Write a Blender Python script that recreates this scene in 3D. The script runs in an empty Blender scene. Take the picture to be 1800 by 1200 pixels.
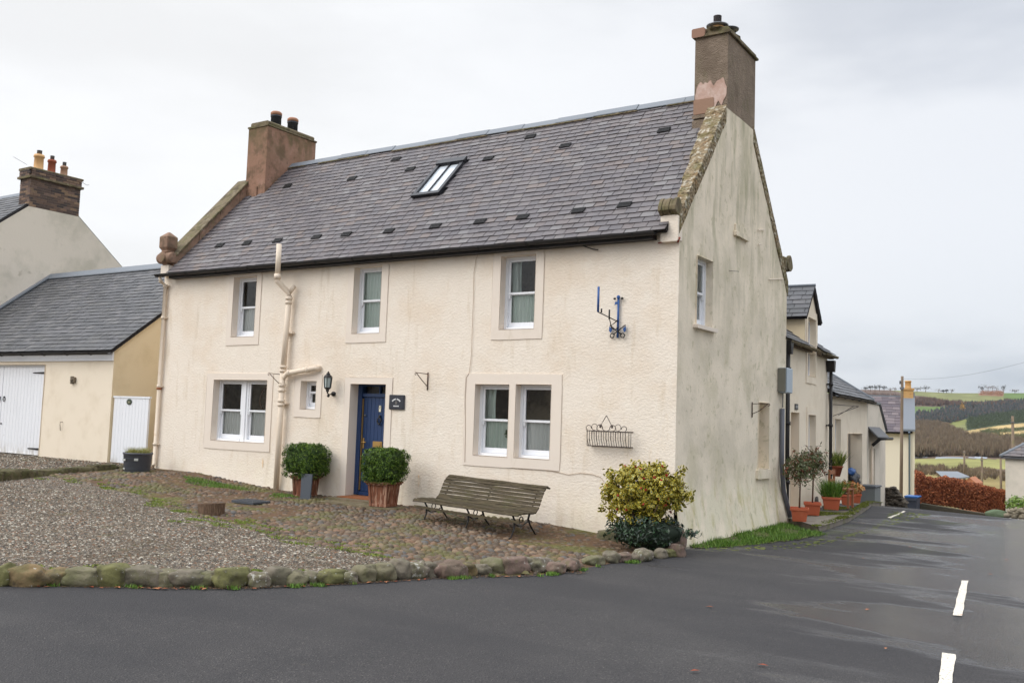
import bpy, math, random
import numpy as np
from mathutils import Vector, Matrix, noise
random.seed(7); rng = np.random.default_rng(7)
scene = bpy.context.scene
COL = scene.collection
PI = math.pi

# ------------------------------------------------------------------ camera
def _rot(yaw, pitch, roll):
    cy, sy, cp, sp, cr, sr = math.cos(yaw), math.sin(yaw), math.cos(pitch), math.sin(pitch), math.cos(roll), math.sin(roll)
    f = np.array([sy*cp, cy*cp, sp]); r = np.array([cy, -sy, 0.]); u = np.cross(r, f)
    return np.array([cr*r + sr*u, -(-sr*r + cr*u), f])
R = _rot(-0.57992685, 0.08141455, 0.03406448)
CAM = np.array([0, 0, 1.7])
cd = bpy.data.cameras.new('camera'); cam = bpy.data.objects.new('camera', cd); COL.objects.link(cam)
cd.sensor_width = 36; cd.lens = 33.0; cd.clip_end = 6000; cd.clip_start = 0.05
m = Matrix(((R[0][0], -R[1][0], -R[2][0], 0), (R[0][1], -R[1][1], -R[2][1], 0), (R[0][2], -R[1][2], -R[2][2], 0), (0, 0, 0, 1)))
cam.matrix_world = Matrix.Translation(CAM) @ m
scene.camera = cam
# surveying helpers: the sight line through a point of the photograph met with a real wall / ground plane
def ray(x, y): return R.T @ np.array([(x-900)/1650, (y-600)/1650, 1.])
def onX(x, y, X): d = ray(x, y); return CAM + d*X/d[0]
def onY(x, y, Y): d = ray(x, y); return CAM + d*Y/d[1]
def onZ(x, y, Z): d = ray(x, y); return CAM + d*(Z-1.7)/d[2]

# ------------------------------------------------------------------ light
scene.view_settings.view_transform = 'Standard'; scene.view_settings.look = 'None'
scene.view_settings.exposure = 0.3; scene.view_settings.gamma = 1
SUN_EL, SUN_AZ = math.radians(36), math.radians(218)     # azimuth clockwise from +y: front left of the house
w = bpy.data.worlds.new('World'); scene.world = w; w.use_nodes = True
nt = w.node_tree; N = nt.nodes; L = nt.links; N.clear()
def wn(t, **k):
    n = N.new(t)
    for a, b in k.items(): setattr(n, a, b)
    return n
out = wn('ShaderNodeOutputWorld'); bg = wn('ShaderNodeBackground'); L.new(bg.outputs[0], out.inputs[0])
sky = wn('ShaderNodeTexSky', sky_type='NISHITA', sun_disc=False); sky.sun_elevation = SUN_EL; sky.sun_rotation = SUN_AZ
skm = wn('ShaderNodeVectorMath', operation='SCALE'); skm.inputs['Scale'].default_value = 0.10; L.new(sky.outputs[0], skm.inputs[0])
tc = wn('ShaderNodeTexCoord'); sep = wn('ShaderNodeSeparateXYZ'); L.new(tc.outputs['Generated'], sep.inputs[0])
def mapr(src, a, b, c=0, d=1):
    n = wn('ShaderNodeMapRange', interpolation_type='SMOOTHSTEP'); n.inputs[1].default_value = a; n.inputs[2].default_value = b
    n.inputs[3].default_value = c; n.inputs[4].default_value = d; L.new(src, n.inputs[0]); return n.outputs[0]
def mixc(f, a, b):
    n = wn('ShaderNodeMix', data_type='RGBA')
    if isinstance(f, float): n.inputs[0].default_value = f
    else: L.new(f, n.inputs[0])
    for k, s in ((6, a), (7, b)):
        if isinstance(s, tuple): n.inputs[k].default_value = (*s, 1)
        else: L.new(s, n.inputs[k])
    return n.outputs[2]
nz = wn('ShaderNodeTexNoise'); nz.inputs['Scale'].default_value = 1.7; nz.inputs['Detail'].default_value = 6; nz.inputs['Roughness'].default_value = .5
mp = wn('ShaderNodeMapping'); mp.inputs['Scale'].default_value = (1, 1, 3.2); L.new(tc.outputs['Generated'], mp.inputs[0]); L.new(mp.outputs[0], nz.inputs['Vector'])
hx = mapr(sep.outputs[0], -0.80, -0.02)                       # bright to the left, blue grey to the right
low = mixc(hx, (.84, .845, .85), (.40, .455, .535))
mid = mixc(hx, (.86, .865, .87), (.60, .635, .70))
el1 = mapr(sep.outputs[2], 0.02, 0.22)
c1 = mixc(el1, low, mid)
dk = wn('ShaderNodeVectorMath', operation='SCALE'); dk.inputs['Scale'].default_value = .89; L.new(c1, dk.inputs[0])
cl = mixc(mapr(nz.outputs[0], .40, .60), dk.outputs[0], mixc(.55, c1, (.84, .85, .865)))
c2 = mixc(mapr(sep.outputs[2], 0.40, 0.85), cl, (1.75, 1.80, 1.90))     # an overcast sky is brightest overhead
c3 = mixc(.94, skm.outputs[0], c2)
L.new(c3, bg.inputs[0]); bg.inputs[1].default_value = 1.0
sd = bpy.data.lights.new('sun', 'SUN'); sd.energy = 1.3; sd.angle = math.radians(38); sd.color = (1, .955, .90)
so = bpy.data.objects.new('sun', sd); COL.objects.link(so)
sdir = Vector((math.sin(SUN_AZ)*math.cos(SUN_EL), math.cos(SUN_AZ)*math.cos(SUN_EL), math.sin(SUN_EL)))
so.rotation_euler = sdir.to_track_quat('Z', 'Y').to_euler(); so.location = (-20, -20, 30)

# ------------------------------------------------------------------ materials
def c(r, g, b, k=1.0):
    f = lambda v: ((v/255+.055)/1.055)**2.4 if v > 10 else v/255/12.92
    return (f(r)*k, f(g)*k, f(b)*k)
MATS = {}
def mat(name, base, rough=.8, lay=(), bump=(), island=0., metal=0., spec=.4, islcol=None, voro=None, rlay=None, coat=0, backc=None):
    """lay: (colour, scale, lo, hi, stretch xyz, (zlo, zhi) or None, amount); bump: (scale, strength, dist, kind, stretch)"""
    if name in MATS: return MATS[name]
    M = bpy.data.materials.new(name); M.use_nodes = True; t = M.node_tree; n = t.nodes; l = t.links
    b = n['Principled BSDF']; b.inputs['Metallic'].default_value = metal; b.inputs['Specular IOR Level'].default_value = spec
    b.inputs['Roughness'].default_value = rough
    geo = n.new('ShaderNodeNewGeometry'); pos = geo.outputs['Position']
    def mix(f, a, bb, bt='MIX'):
        q = n.new('ShaderNodeMix'); q.data_type = 'RGBA'; q.blend_type = bt
        for i, s in ((0, f), (6, a), (7, bb)):
            if isinstance(s, (int, float)): q.inputs[i].default_value = s
            elif isinstance(s, tuple): q.inputs[i].default_value = (*s, 1)
            else: l.new(s, q.inputs[i])
        return q.outputs[2]
    def ramp(src, lo, hi, a=0., bb=1.):
        q = n.new('ShaderNodeMapRange'); q.interpolation_type = 'SMOOTHSTEP'
        for i, v in enumerate((lo, hi, a, bb)): q.inputs[i+1].default_value = v
        l.new(src, q.inputs[0]); return q.outputs[0]
    def nse(scale, st=None, det=5, rgh=.6, kind='n'):
        v = pos
        if st:
            mpn = n.new('ShaderNodeVectorMath'); mpn.operation = 'MULTIPLY'; mpn.inputs[1].default_value = st; l.new(pos, mpn.inputs[0]); v = mpn.outputs[0]
        if kind == 'v':
            q = n.new('ShaderNodeTexVoronoi'); q.inputs['Scale'].default_value = scale; l.new(v, q.inputs['Vector']); return q.outputs['Distance']
        q = n.new('ShaderNodeTexNoise'); q.inputs['Scale'].default_value = scale; q.inputs['Detail'].default_value = det; q.inputs['Roughness'].default_value = rgh
        l.new(v, q.inputs['Vector']); return q.outputs[0]
    def mul(a, bb):
        q = n.new('ShaderNodeMath'); q.operation = 'MULTIPLY'
        for i, s in ((0, a), (1, bb)):
            if isinstance(s, (int, float)): q.inputs[i].default_value = s
            else: l.new(s, q.inputs[i])
        return q.outputs[0]
    col = base
    if voro:
        q = n.new('ShaderNodeTexVoronoi'); q.inputs['Scale'].default_value = voro[0]; l.new(pos, q.inputs['Vector'])
        sp = n.new('ShaderNodeSeparateColor'); l.new(q.outputs['Color'], sp.inputs[0])
        cr = n.new('ShaderNodeValToRGB'); l.new(sp.outputs[0], cr.inputs[0]); e = cr.color_ramp; cols = voro[1]
        e.interpolation = 'CONSTANT'
        for i, cc in enumerate(cols):
            el = e.elements[i] if i < 2 else e.elements.new(1)
            el.position = i/len(cols); el.color = (*cc, 1)
        col = mix(voro[2], base, cr.outputs[0])
    if islcol:
        cr = n.new('ShaderNodeValToRGB'); l.new(geo.outputs['Random Per Island'], cr.inputs[0]); e = cr.color_ramp; e.interpolation = 'CONSTANT'
        for i, cc in enumerate(islcol):
            el = e.elements[i] if i < 2 else e.elements.new(1)
            el.position = i/len(islcol); el.color = (*cc, 1)
        col = cr.outputs[0]
    elif island:
        f = ramp(geo.outputs['Random Per Island'], 0, 1, 1-island, 1+island)
        q = n.new('ShaderNodeVectorMath'); q.operation = 'SCALE'
        if isinstance(col, tuple): q.inputs[0].default_value = col
        else: l.new(col, q.inputs[0])
        l.new(f, q.inputs['Scale']); col = q.outputs[0]
    for ly in lay:
        cc, sc, lo, hi, st, zr, am = ly[:7]
        f = ramp(nse(sc, st), lo, hi)
        if zr is not None:
            s3 = n.new('ShaderNodeSeparateXYZ'); l.new(pos, s3.inputs[0])
            ax = zr[2] if len(zr) > 2 else 2
            f = mul(f, ramp(s3.outputs[ax], zr[0], zr[1], 1., 0.) if zr[1] > zr[0] else ramp(s3.outputs[ax], zr[1], zr[0], 0., 1.))
            if len(zr) > 3: f = mul(f, ramp(s3.outputs[ax], zr[3], zr[4]))
        col = mix(mul(f, am), col, cc)
    if isinstance(col, tuple): b.inputs['Base Color'].default_value = (*col, 1)
    else: l.new(col, b.inputs['Base Color'])
    if rlay:   # (scale, lo, hi, rough_a, rough_b, stretch)
        l.new(ramp(nse(rlay[0], rlay[5], 4, .55), rlay[1], rlay[2], rlay[3], rlay[4]), b.inputs['Roughness'])
    prev = None
    for bp in bump:
        sc, stg, dist = bp[:3]; kind = bp[3] if len(bp) > 3 else 'n'; st = bp[4] if len(bp) > 4 else None
        q = n.new('ShaderNodeBump'); q.inputs['Strength'].default_value = stg; q.inputs['Distance'].default_value = dist
        l.new(nse(sc, st, 4, .6, kind), q.inputs['Height'])
        if prev: l.new(prev, q.inputs['Normal'])
        prev = q.outputs[0]
    if prev: l.new(prev, b.inputs['Normal'])
    if coat: b.inputs['Coat Weight'].default_value = coat
    MATS[name] = M
    return M
CREAM = c(238, 227, 212); 
harl = mat('cream_harling', CREAM, .88, [(c(230, 213, 192), 1.1, .42, .72, None, None, .7), (c(244, 236, 222), 4, .5, .8, None, None, .5), (c(196, 176, 146), 3, .50, .72, (1, 1, .35), (-.1, .55), .7), (c(240, 230, 206), 2, .35, .6, None, (.1, .9), .5),
        (c(198, 180, 152), 3.2, .60, .74, (1, 1, .16), None, .40), (c(176, 166, 140), 11, .66, .74, None, None, .4), (c(206, 186, 156), 6, .55, .7, (1, 1, .2), (3.9, 4.6, 2, 4.5, 3.9), .3)], [(19, .55, .020, 'n', (1, 1, 1.5)), (6, .25, .03), (65, .45, .008)])
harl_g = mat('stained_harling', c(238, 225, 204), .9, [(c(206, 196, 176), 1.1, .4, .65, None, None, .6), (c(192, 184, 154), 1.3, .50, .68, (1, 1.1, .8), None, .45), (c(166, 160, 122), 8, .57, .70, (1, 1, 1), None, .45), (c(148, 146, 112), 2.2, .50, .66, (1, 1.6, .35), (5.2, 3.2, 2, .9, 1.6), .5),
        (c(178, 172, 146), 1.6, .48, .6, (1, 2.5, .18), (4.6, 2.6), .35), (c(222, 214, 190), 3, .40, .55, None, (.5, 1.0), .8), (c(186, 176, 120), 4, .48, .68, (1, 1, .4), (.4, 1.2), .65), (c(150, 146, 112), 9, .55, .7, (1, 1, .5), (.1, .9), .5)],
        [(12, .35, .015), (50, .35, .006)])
surr = mat('painted_margin', c(232, 220, 206), .8, [(c(218, 203, 186), 3, .5, .8, None, None, .5), (c(196, 182, 158), 4, .6, .75, (1, 1, .3), None, .4)], [(30, .15, .004)])
ctile = mat('cream_smooth', c(236, 223, 202), .8, [(c(212, 196, 170), 2, .45, .75, None, None, .5), (c(190, 180, 150), 2, .5, .8, (1, 1, .4), (.1, .8), .5)], [(25, .2, .01)])
ctan = mat('tan_harling', c(230, 212, 178), .88, [(c(214, 194, 156), 2, .45, .75, None, None, .6)], [(25, .4, .012)])
cgrey = mat('weathered_render', c(224, 214, 198), .9, [(c(190, 184, 166), 1, .45, .7, None, None, .7), (c(160, 150, 130), 3, .62, .75, None, None, .5)], [(14, .25, .012)])
white = mat('white_paint', c(236, 238, 242), .35, [(c(218, 220, 224), 3, .5, .8, (3, 3, .3), None, .5), (c(178, 172, 158), 5, .40, .62, (2, 2, .6), (.42, .75), .55), (c(196, 192, 182), 16, .64, .72, None, None, .4)])
glass = bpy.data.materials.new('window_glass'); glass.use_nodes = True
_n = glass.node_tree.nodes; _l = glass.node_tree.links; _n.clear()
_o = _n.new('ShaderNodeOutputMaterial'); _mx = _n.new('ShaderNodeMixShader'); _t = _n.new('ShaderNodeBsdfTransparent'); _g = _n.new('ShaderNodeBsdfGlossy'); _f = _n.new('ShaderNodeFresnel')
_t.inputs[0].default_value = (.95, .97, .96, 1); _g.inputs['Roughness'].default_value = .02; _f.inputs[0].default_value = 1.6
_l.new(_f.outputs[0], _mx.inputs[0]); _l.new(_t.outputs[0], _mx.inputs[1]); _l.new(_g.outputs[0], _mx.inputs[2]); _l.new(_mx.outputs[0], _o.inputs[0])
curt = mat('pale_curtain', c(234, 243, 235), .9, [(c(206, 222, 212), 8, .4, .7, (3, 3, .1), None, .5)])
curtw = mat('white_curtain', c(248, 249, 247), .9)
room = mat('interior_wall', c(190, 172, 146), .9, [(c(90, 76, 60), 1.5, .4, .6, None, None, .8)])
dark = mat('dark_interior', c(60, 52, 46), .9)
slate = mat('purple_slate', c(112, 106, 112), .52, [(c(116, 106, 106), 20, .4, .75, None, None, .35), (c(80, 78, 84), 1.3, .45, .7, None, None, .35)], [(45, .3, .005)], spec=.4,
        islcol=[c(101, 96, 97), c(96, 91, 93), c(105, 99, 99), c(92, 88, 90), c(100, 94, 94), c(98, 93, 95), c(109, 104, 103), c(94, 90, 92), c(103, 95, 94), c(98, 94, 96), c(116, 113, 113), c(96, 92, 94), c(101, 96, 97), c(103, 97, 96), c(112, 101, 96), c(90, 86, 88)])
slate_b = mat('grey_slate', c(90, 90, 93), .5, [(c(112, 112, 112), 14, .4, .75, None, None, .3), (c(74, 74, 72), 1.4, .45, .7, None, None, .4)], [(45, .2, .004)], islcol=[c(84, 85, 88), c(92, 92, 95), c(78, 79, 82), c(98, 97, 98), c(87, 87, 90), c(74, 75, 78), c(90, 90, 91), c(82, 83, 86)])
under = mat('slate_shadow_gap', c(40, 37, 38), .9)
lead = mat('grey_lead', c(118, 124, 131), .5, [(c(118, 124, 132), 5, .4, .7, None, None, .6)], [(12, .2, .01)])
blackm = mat('black_iron', c(34, 33, 34), .5, [(c(58, 50, 44), 12, .5, .8, None, None, .4)])
blackp = mat('black_gutter', c(36, 34, 34), .55, [(c(70, 62, 54), 8, .55, .8, None, None, .5)])
creamp = mat('cream_pipe', c(226, 210, 190), .6, [(c(196, 168, 132), 7, .58, .8, None, None, .6)])
stone_br = mat('brown_sandstone', c(136, 110, 92), .9, [(c(160, 128, 108), 2.5, .45, .65, None, None, .7), (c(92, 78, 62), 4, .5, .7, None, None, .7), (c(118, 112, 74), 6, .55, .75, (1, 1, .5), None, .5), (c(176, 170, 158), 14, .66, .72, None, None, .6)], [(14, .5, .02), (50, .3, .006)])
chim_l = mat('chimney_sandstone', c(148, 114, 94), .9, [(c(166, 130, 112), 2.6, .45, .62, None, None, .7), (c(104, 84, 64), 3, .46, .66, None, None, .8), (c(100, 90, 60), 4, .40, .66, (1, 1, .4), (8.5, 7.2), .85), (c(84, 68, 52), 9, .56, .7, (1, 1, .5), None, .5)], [(9, .5, .02), (40, .35, .006)])
chim_r = mat('chimney_roughcast', c(128, 113, 98), .95, [(c(150, 134, 118), 3, .45, .7, None, None, .6), (c(98, 84, 70), 2.2, .45, .7, None, None, .6), (c(108, 104, 76), 5, .5, .75, (1, 1, .5), None, .45), (c(84, 70, 58), 26, .56, .7, None, None, .7)], [(42, .5, .02, 'v'), (12, .5, .02)])
chim_p = mat('bare_pink_render', c(190, 160, 146), .9, [(c(206, 184, 172), 7, .45, .65, None, None, .8), (c(160, 128, 110), 5, .5, .7, None, None, .6)], [(10, .4, .02)])
mossst = mat('mossy_stone', c(118, 106, 84), .95, [(c(96, 94, 58), 7, .44, .64, None, None, .7), (c(150, 140, 122), 11, .55, .7, None, None, .7), (c(78, 68, 54), 5, .48, .66, None, None, .7)], [(18, .6, .02)])
lichen = mat('lichen_slate', c(138, 122, 96), .95, [(c(186, 180, 164), 12, .52, .60, None, None, .85), (c(136, 104, 66), 8, .5, .62, None, None, .7), (c(104, 104, 66), 4, .48, .62, None, None, .6), (c(88, 76, 60), 16, .52, .65, None, None, .8)], [(16, .9, .04, 'v')])
terra = mat('terracotta', c(190, 98, 66), .7, [(c(206, 124, 92), 5, .5, .75, None, None, .5)])
buff = mat('buff_clay', c(214, 170, 118), .7, [(c(180, 130, 84), 6, .55, .75, None, None, .5)])
redc = mat('red_clay', c(150, 82, 58), .8)
metal = mat('grey_metal', c(120, 122, 126), .4, metal=.7)
brass = mat('brass', c(186, 150, 92), .35, metal=.6)
doorb = mat('blue_door_paint', c(28, 56, 98), .42, [(c(24, 46, 84), 4, .4, .7, (6, 6, .4), None, .5)], spec=.5)
signb = mat('blue_enamel', c(44, 86, 148), .4)
slateboard = mat('slate_board', c(70, 76, 84), .4)
timber = mat('weathered_slat', c(76, 66, 46), .85, [(c(58, 50, 36), 5, .4, .62, (1, 6, 6), None, .85), (c(132, 120, 98), 9, .55, .70, (1, 8, 8), None, .6), (c(74, 70, 42), 3, .5, .7, None, None, .6)], [(30, .5, .006, 'n', (.3, 6, 6))], island=.12)
planterw = mat('stained_planter_wood', c(132, 82, 58), .8, [(c(92, 54, 38), 5, .4, .62, (6, 6, .5), None, .85), (c(186, 150, 126), 5, .50, .64, (5, 5, .5), None, .8), (c(120, 112, 84), 3, .55, .75, None, None, .4)], [(30, .3, .006, 'n', (5, 5, .4))])
barkm = mat('bark', c(92, 72, 56), .9, [(c(136, 112, 90), 16, .45, .65, (3, 3, .5), None, .7)], [(20, .8, .02, 'n', (3, 3, .5))])
box_leaf = mat('box_leaf', c(70, 98, 36), .55, islcol=[c(66, 92, 30), c(84, 112, 36), c(50, 76, 26), c(112, 136, 48), c(70, 98, 32), c(40, 62, 22), c(94, 120, 40)], spec=.25)
hl_y = mat('holly_margin', c(196, 182, 78), .4, islcol=[c(190, 170, 56), c(202, 184, 80), c(174, 152, 44), c(184, 168, 66)], spec=.4)
hl_g = mat('holly_centre', c(58, 84, 40), .35, islcol=[c(46, 72, 30), c(62, 90, 36), c(76, 98, 40), c(38, 58, 28)], spec=.5)
berry = mat('red_berry', c(150, 24, 18), .35)
darkleaf = mat('dark_glossy_leaf', c(32, 52, 34), .35, islcol=[c(28, 46, 30), c(38, 62, 38), c(44, 70, 42), c(24, 40, 28)], spec=.5)
phot = mat('photinia_leaf', c(96, 104, 66), .45, islcol=[c(96, 106, 66), c(118, 124, 86), c(84, 96, 56), c(126, 96, 72), c(108, 116, 80), c(92, 102, 62), c(90, 100, 62), c(134, 82, 62)])
grassm = mat('grass_blade', c(88, 124, 42), .6, islcol=[c(84, 122, 38), c(104, 142, 50), c(72, 106, 34), c(122, 150, 62), c(90, 118, 44)])
mossm = mat('moss', c(98, 108, 40), .9, islcol=[c(92, 104, 38), c(112, 120, 44), c(84, 92, 36), c(120, 128, 52)], bump=[(60, .5, .01)])
drygr = mat('dry_grass_blade', c(150, 146, 82), .7, islcol=[c(150, 146, 82), c(120, 132, 60), c(172, 160, 104)])
beech = mat('beech_leaf', c(170, 92, 52), .8, islcol=[c(168, 98, 62), c(148, 84, 54), c(188, 120, 80), c(130, 74, 50), c(176, 106, 68), c(112, 68, 48)])
leafm = mat('fallen_leaf', c(150, 92, 58), .8, islcol=[c(160, 96, 60), c(130, 78, 52), c(176, 118, 80), c(142, 70, 44)])
gravcols = [c(112, 103, 90), c(134, 125, 110), c(90, 82, 72), c(124, 106, 88), c(72, 66, 58), c(158, 150, 136), c(114, 98, 80), c(86, 78, 66), c(182, 176, 162), c(100, 93, 84), c(122, 90, 68), c(80, 76, 72), c(60, 54, 46), c(104, 94, 80)]
gravel = mat('gravel_bed', c(118, 108, 100), .95, [(c(96, 86, 76), 1.2, .45, .7, None, None, .5), (c(98, 104, 60), 1.6, .6, .72, None, None, .5)], [(55, 1., .02, 'v')], voro=(48, gravcols, .85))
gravst = mat('gravel_stone', c(140, 130, 120), .85, [(c(74, 62, 46), .9, .48, .72, None, None, .5), (c(96, 98, 50), 1.7, .60, .72, None, None, .45)], islcol=gravcols)
cobcols = [c(102, 83, 66), c(116, 98, 79), c(92, 75, 61), c(98, 89, 78), c(128, 107, 85), c(80, 66, 52), c(108, 86, 67), c(104, 93, 81), c(90, 81, 58), c(90, 88, 85), c(119, 92, 70), c(75, 62, 50)]
cobst = mat('cobble_stone', c(120, 100, 86), .6, [(c(96, 94, 46), 1.1, .50, .62, None, None, .75), (c(70, 56, 44), 5, .48, .66, None, None, .6)], [(25, .3, .01)], islcol=cobcols)
earth = mat('mossy_earth', c(98, 74, 52), .95, [(c(92, 98, 40), 1.1, .47, .62, None, None, .8), (c(70, 56, 44), 6, .45, .7, None, None, .7)], [(25, .8, .02)])
asph = mat('wet_asphalt', c(52, 50, 51), .8, [(c(68, 66, 65), .55, .42, .70, None, None, .55), (c(44, 43, 45), .9, .45, .65, (1, .5, 1), None, .55), (c(128, 123, 117), 85, .58, .68, None, None, .7), (c(16, 16, 18), 75, .54, .64, None, None, .85), (c(38, 37, 40), .35, .45, .6, (.4, 1.3, 1), None, .6), (c(80, 74, 66), 5, .66, .74, None, None, .5), (c(30, 29, 30), 12, .60, .72, (1, .4, 1), None, .4), (c(84, 88, 60), 1.4, .5, .7, (1, .6, 1), (20, 23, 1, 14, 18), .6)],
        [(75, .9, .010, 'v'), (40, .15, .006)], spec=.5)
def wet_zone(m):
    t = m.node_tree; n, l = t.nodes, t.links; b = n['Principled BSDF']; g = n.new('ShaderNodeNewGeometry'); sp = n.new('ShaderNodeSeparateXYZ'); l.new(g.outputs['Position'], sp.inputs[0])
    mp = n.new('ShaderNodeVectorMath'); mp.operation = 'MULTIPLY'; mp.inputs[1].default_value = (.5, 1.35, 1); l.new(g.outputs['Position'], mp.inputs[0])
    q = n.new('ShaderNodeTexNoise'); q.inputs['Scale'].default_value = .55; q.inputs['Detail'].default_value = 7; q.inputs['Roughness'].default_value = .58; l.new(mp.outputs[0], q.inputs['Vector'])
    zx = n.new('ShaderNodeMapRange'); zx.interpolation_type = 'SMOOTHSTEP'; zx.inputs[1].default_value = -4.4; zx.inputs[2].default_value = -.6; zx.inputs[3].default_value = -.14; zx.inputs[4].default_value = .15; l.new(sp.outputs[0], zx.inputs[0])
    zy = n.new('ShaderNodeMapRange'); zy.interpolation_type = 'SMOOTHSTEP'; zy.inputs[1].default_value = 6; zy.inputs[2].default_value = 14; zy.inputs[3].default_value = -.10; zy.inputs[4].default_value = .08; l.new(sp.outputs[1], zy.inputs[0])
    a = n.new('ShaderNodeMath'); l.new(q.outputs[0], a.inputs[0]); l.new(zx.outputs[0], a.inputs[1]); a2 = n.new('ShaderNodeMath'); l.new(a.outputs[0], a2.inputs[0]); l.new(zy.outputs[0], a2.inputs[1])
    w = n.new('ShaderNodeMapRange'); w.interpolation_type = 'SMOOTHSTEP'; w.inputs[1].default_value = .45; w.inputs[2].default_value = .57; w.inputs[3].default_value = .82; w.inputs[4].default_value = .12; l.new(a2.outputs[0], w.inputs[0]); l.new(w.outputs[0], b.inputs['Roughness'])
wet_zone(asph)
paint = mat('road_paint', c(226, 218, 202), .7, [(c(120, 116, 110), 60, .50, .64, None, None, .85)], [(90, .3, .004)])
flag = mat('pavement_slab', c(132, 124, 114), .85, [(c(104, 108, 60), 2, .5, .65, None, None, .7), (c(104, 92, 84), 5, .45, .7, None, None, .5)], [(30, .4, .01)])
redpip = mat('rust_red_paint', c(150, 70, 50), .6)

# ------------------------------------------------------------------ mesh helpers
class MB:
    def __init__(s, tf=None): s.v = []; s.f = []; s.mi = []; s.cur = 0; s.tf = tf; s.sm = []; s.smooth = False
    def P(s, p): return tuple(s.tf(*p)) if s.tf else tuple(p)
    def add(s, vs, fs):
        o = len(s.v); s.v += [s.P(p) for p in vs]; s.f += [tuple(i+o for i in f) for f in fs]; s.mi += [s.cur]*len(fs); s.sm += [s.smooth]*len(fs)
    def box(s, x0, x1, y0, y1, z0, z1, b=0):
        if b:
            s.prism([(x0+b, z0), (x1-b, z0), (x1, z0+b), (x1, z1-b), (x1-b, z1), (x0+b, z1), (x0, z1-b), (x0, z0+b)], y0, y1); return
        s.add([(x, y, z) for z in (z0, z1) for y in (y0, y1) for x in (x0, x1)], [(0, 2, 3, 1), (4, 5, 7, 6), (0, 1, 5, 4), (2, 6, 7, 3), (0, 4, 6, 2), (1, 3, 7, 5)])
    def prism(s, poly, a, b, axis=1):          # polygon (p, q) extruded along axis
        n = len(poly); mk = {0: lambda p, q, t: (t, p, q), 1: lambda p, q, t: (p, t, q), 2: lambda p, q, t: (p, q, t)}[axis]
        s.add([mk(p, q, a) for p, q in poly] + [mk(p, q, b) for p, q in poly], [tuple(range(n)), tuple(range(2*n-1, n-1, -1))] + [(i, i+n, (i+1) % n+n, (i+1) % n) for i in range(n)])
    def tube(s, path, r, n=8, cap=True):
        path = [Vector(p) for p in path]; rs = r if isinstance(r, (list, tuple)) else [r]*len(path); vs = []; fs = []
        for i, p in enumerate(path):
            d = (path[min(i+1, len(path)-1)] - path[max(i-1, 0)]); d = d.normalized() if d.length > 1e-9 else Vector((0, 0, 1))
            a = Vector((0, 0, 1)) if abs(d.z) < .9 else Vector((1, 0, 0)); u = d.cross(a).normalized(); v = d.cross(u)
            for k in range(n):
                t = 2*PI*k/n; vs.append(tuple(p + (u*math.cos(t)+v*math.sin(t))*rs[i]))
        for i in range(len(path)-1):
            for k in range(n): fs.append((i*n+k, i*n+(k+1) % n, (i+1)*n+(k+1) % n, (i+1)*n+k))
        if cap: fs += [tuple(range(n-1, -1, -1)), tuple(range((len(path)-1)*n, len(path)*n))]
        o = s.smooth; s.smooth = n > 5; s.add(vs, fs); s.smooth = o
    def lathe(s, prof, cx, cy, n=16, sx=1, sy=1, rot=0):        # (r, z)
        vs = []; fs = []
        for r, z in prof:
            for k in range(n): t = 2*PI*k/n+rot; vs.append((cx+r*sx*math.cos(t), cy+r*sy*math.sin(t), z))
        m = len(prof)
        for i in range(m-1):
            for k in range(n): fs.append((i*n+k, i*n+(k+1) % n, (i+1)*n+(k+1) % n, (i+1)*n+k))
        fs += [tuple(range(n-1, -1, -1)), tuple(range((m-1)*n, m*n))]
        o = s.smooth; s.smooth = n > 8; s.add(vs, fs); s.smooth = o
    def blob(s, cx, cy, cz, rx, ry, rz, sub=2, amp=.15, fr=1.5, seed=0, rz_=0, flat=0):
        vs, fs = ICO[sub]; o = Vector((seed*3.7, seed*1.3, seed*9.1)); res = []
        cr, sr = math.cos(rz_), math.sin(rz_)
        for v in vs:
            k = 1 + amp*noise.noise(Vector(v)*fr+o)*2
            q = [math.copysign(abs(t)**(1-flat), t) for t in v]
            x, y, z = q[0]*k*rx, q[1]*k*ry, q[2]*k*rz
            res.append((cx+x*cr-y*sr, cy+x*sr+y*cr, cz+z))
        oo = s.smooth; s.smooth = True; s.add(res, fs); s.smooth = oo
    def build(s, name, mats, parent=None, label=None, cat=None, group=None, kind=None, bevel=0, origin=None):
        V = np.array(s.v, float).reshape(-1, 3)
        if parent is not None: org = world_loc(parent)
        elif origin is not None: org = np.array(origin, float)
        else: org = np.array([(V[:, 0].min()+V[:, 0].max())/2, (V[:, 1].min()+V[:, 1].max())/2, V[:, 2].min()])
        me = bpy.data.meshes.new(name); me.from_pydata((V-org).tolist(), [], s.f)
        if not isinstance(mats, (list, tuple)): mats = [mats]
        for q in mats: me.materials.append(q)
        me.polygons.foreach_set('material_index', s.mi); me.polygons.foreach_set('use_smooth', s.sm); me.update()
        o = bpy.data.objects.new(name, me); COL.objects.link(o)
        if parent is not None: o.parent = parent
        else: o.location = org
        WL[o.name] = org
        if bevel:
            md = o.modifiers.new('bevel', 'BEVEL'); md.width = bevel; md.segments = 2; md.limit_method = 'ANGLE'
        return tag(o, label, cat, group, kind)
WL = {}
def world_loc(o): return WL[o.name]
def tag(o, label=None, cat=None, group=None, kind=None):
    if label: o['label'] = label
    if cat: o['category'] = cat
    if group: o['group'] = group
    if kind: o['kind'] = kind
    return o
def thing(name, loc, label, cat, group=None):
    o = bpy.data.objects.new(name, None); COL.objects.link(o); o.location = tuple(loc); o.empty_display_size = .2
    WL[o.name] = np.array(loc, float); return tag(o, label, cat, group)
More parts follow.
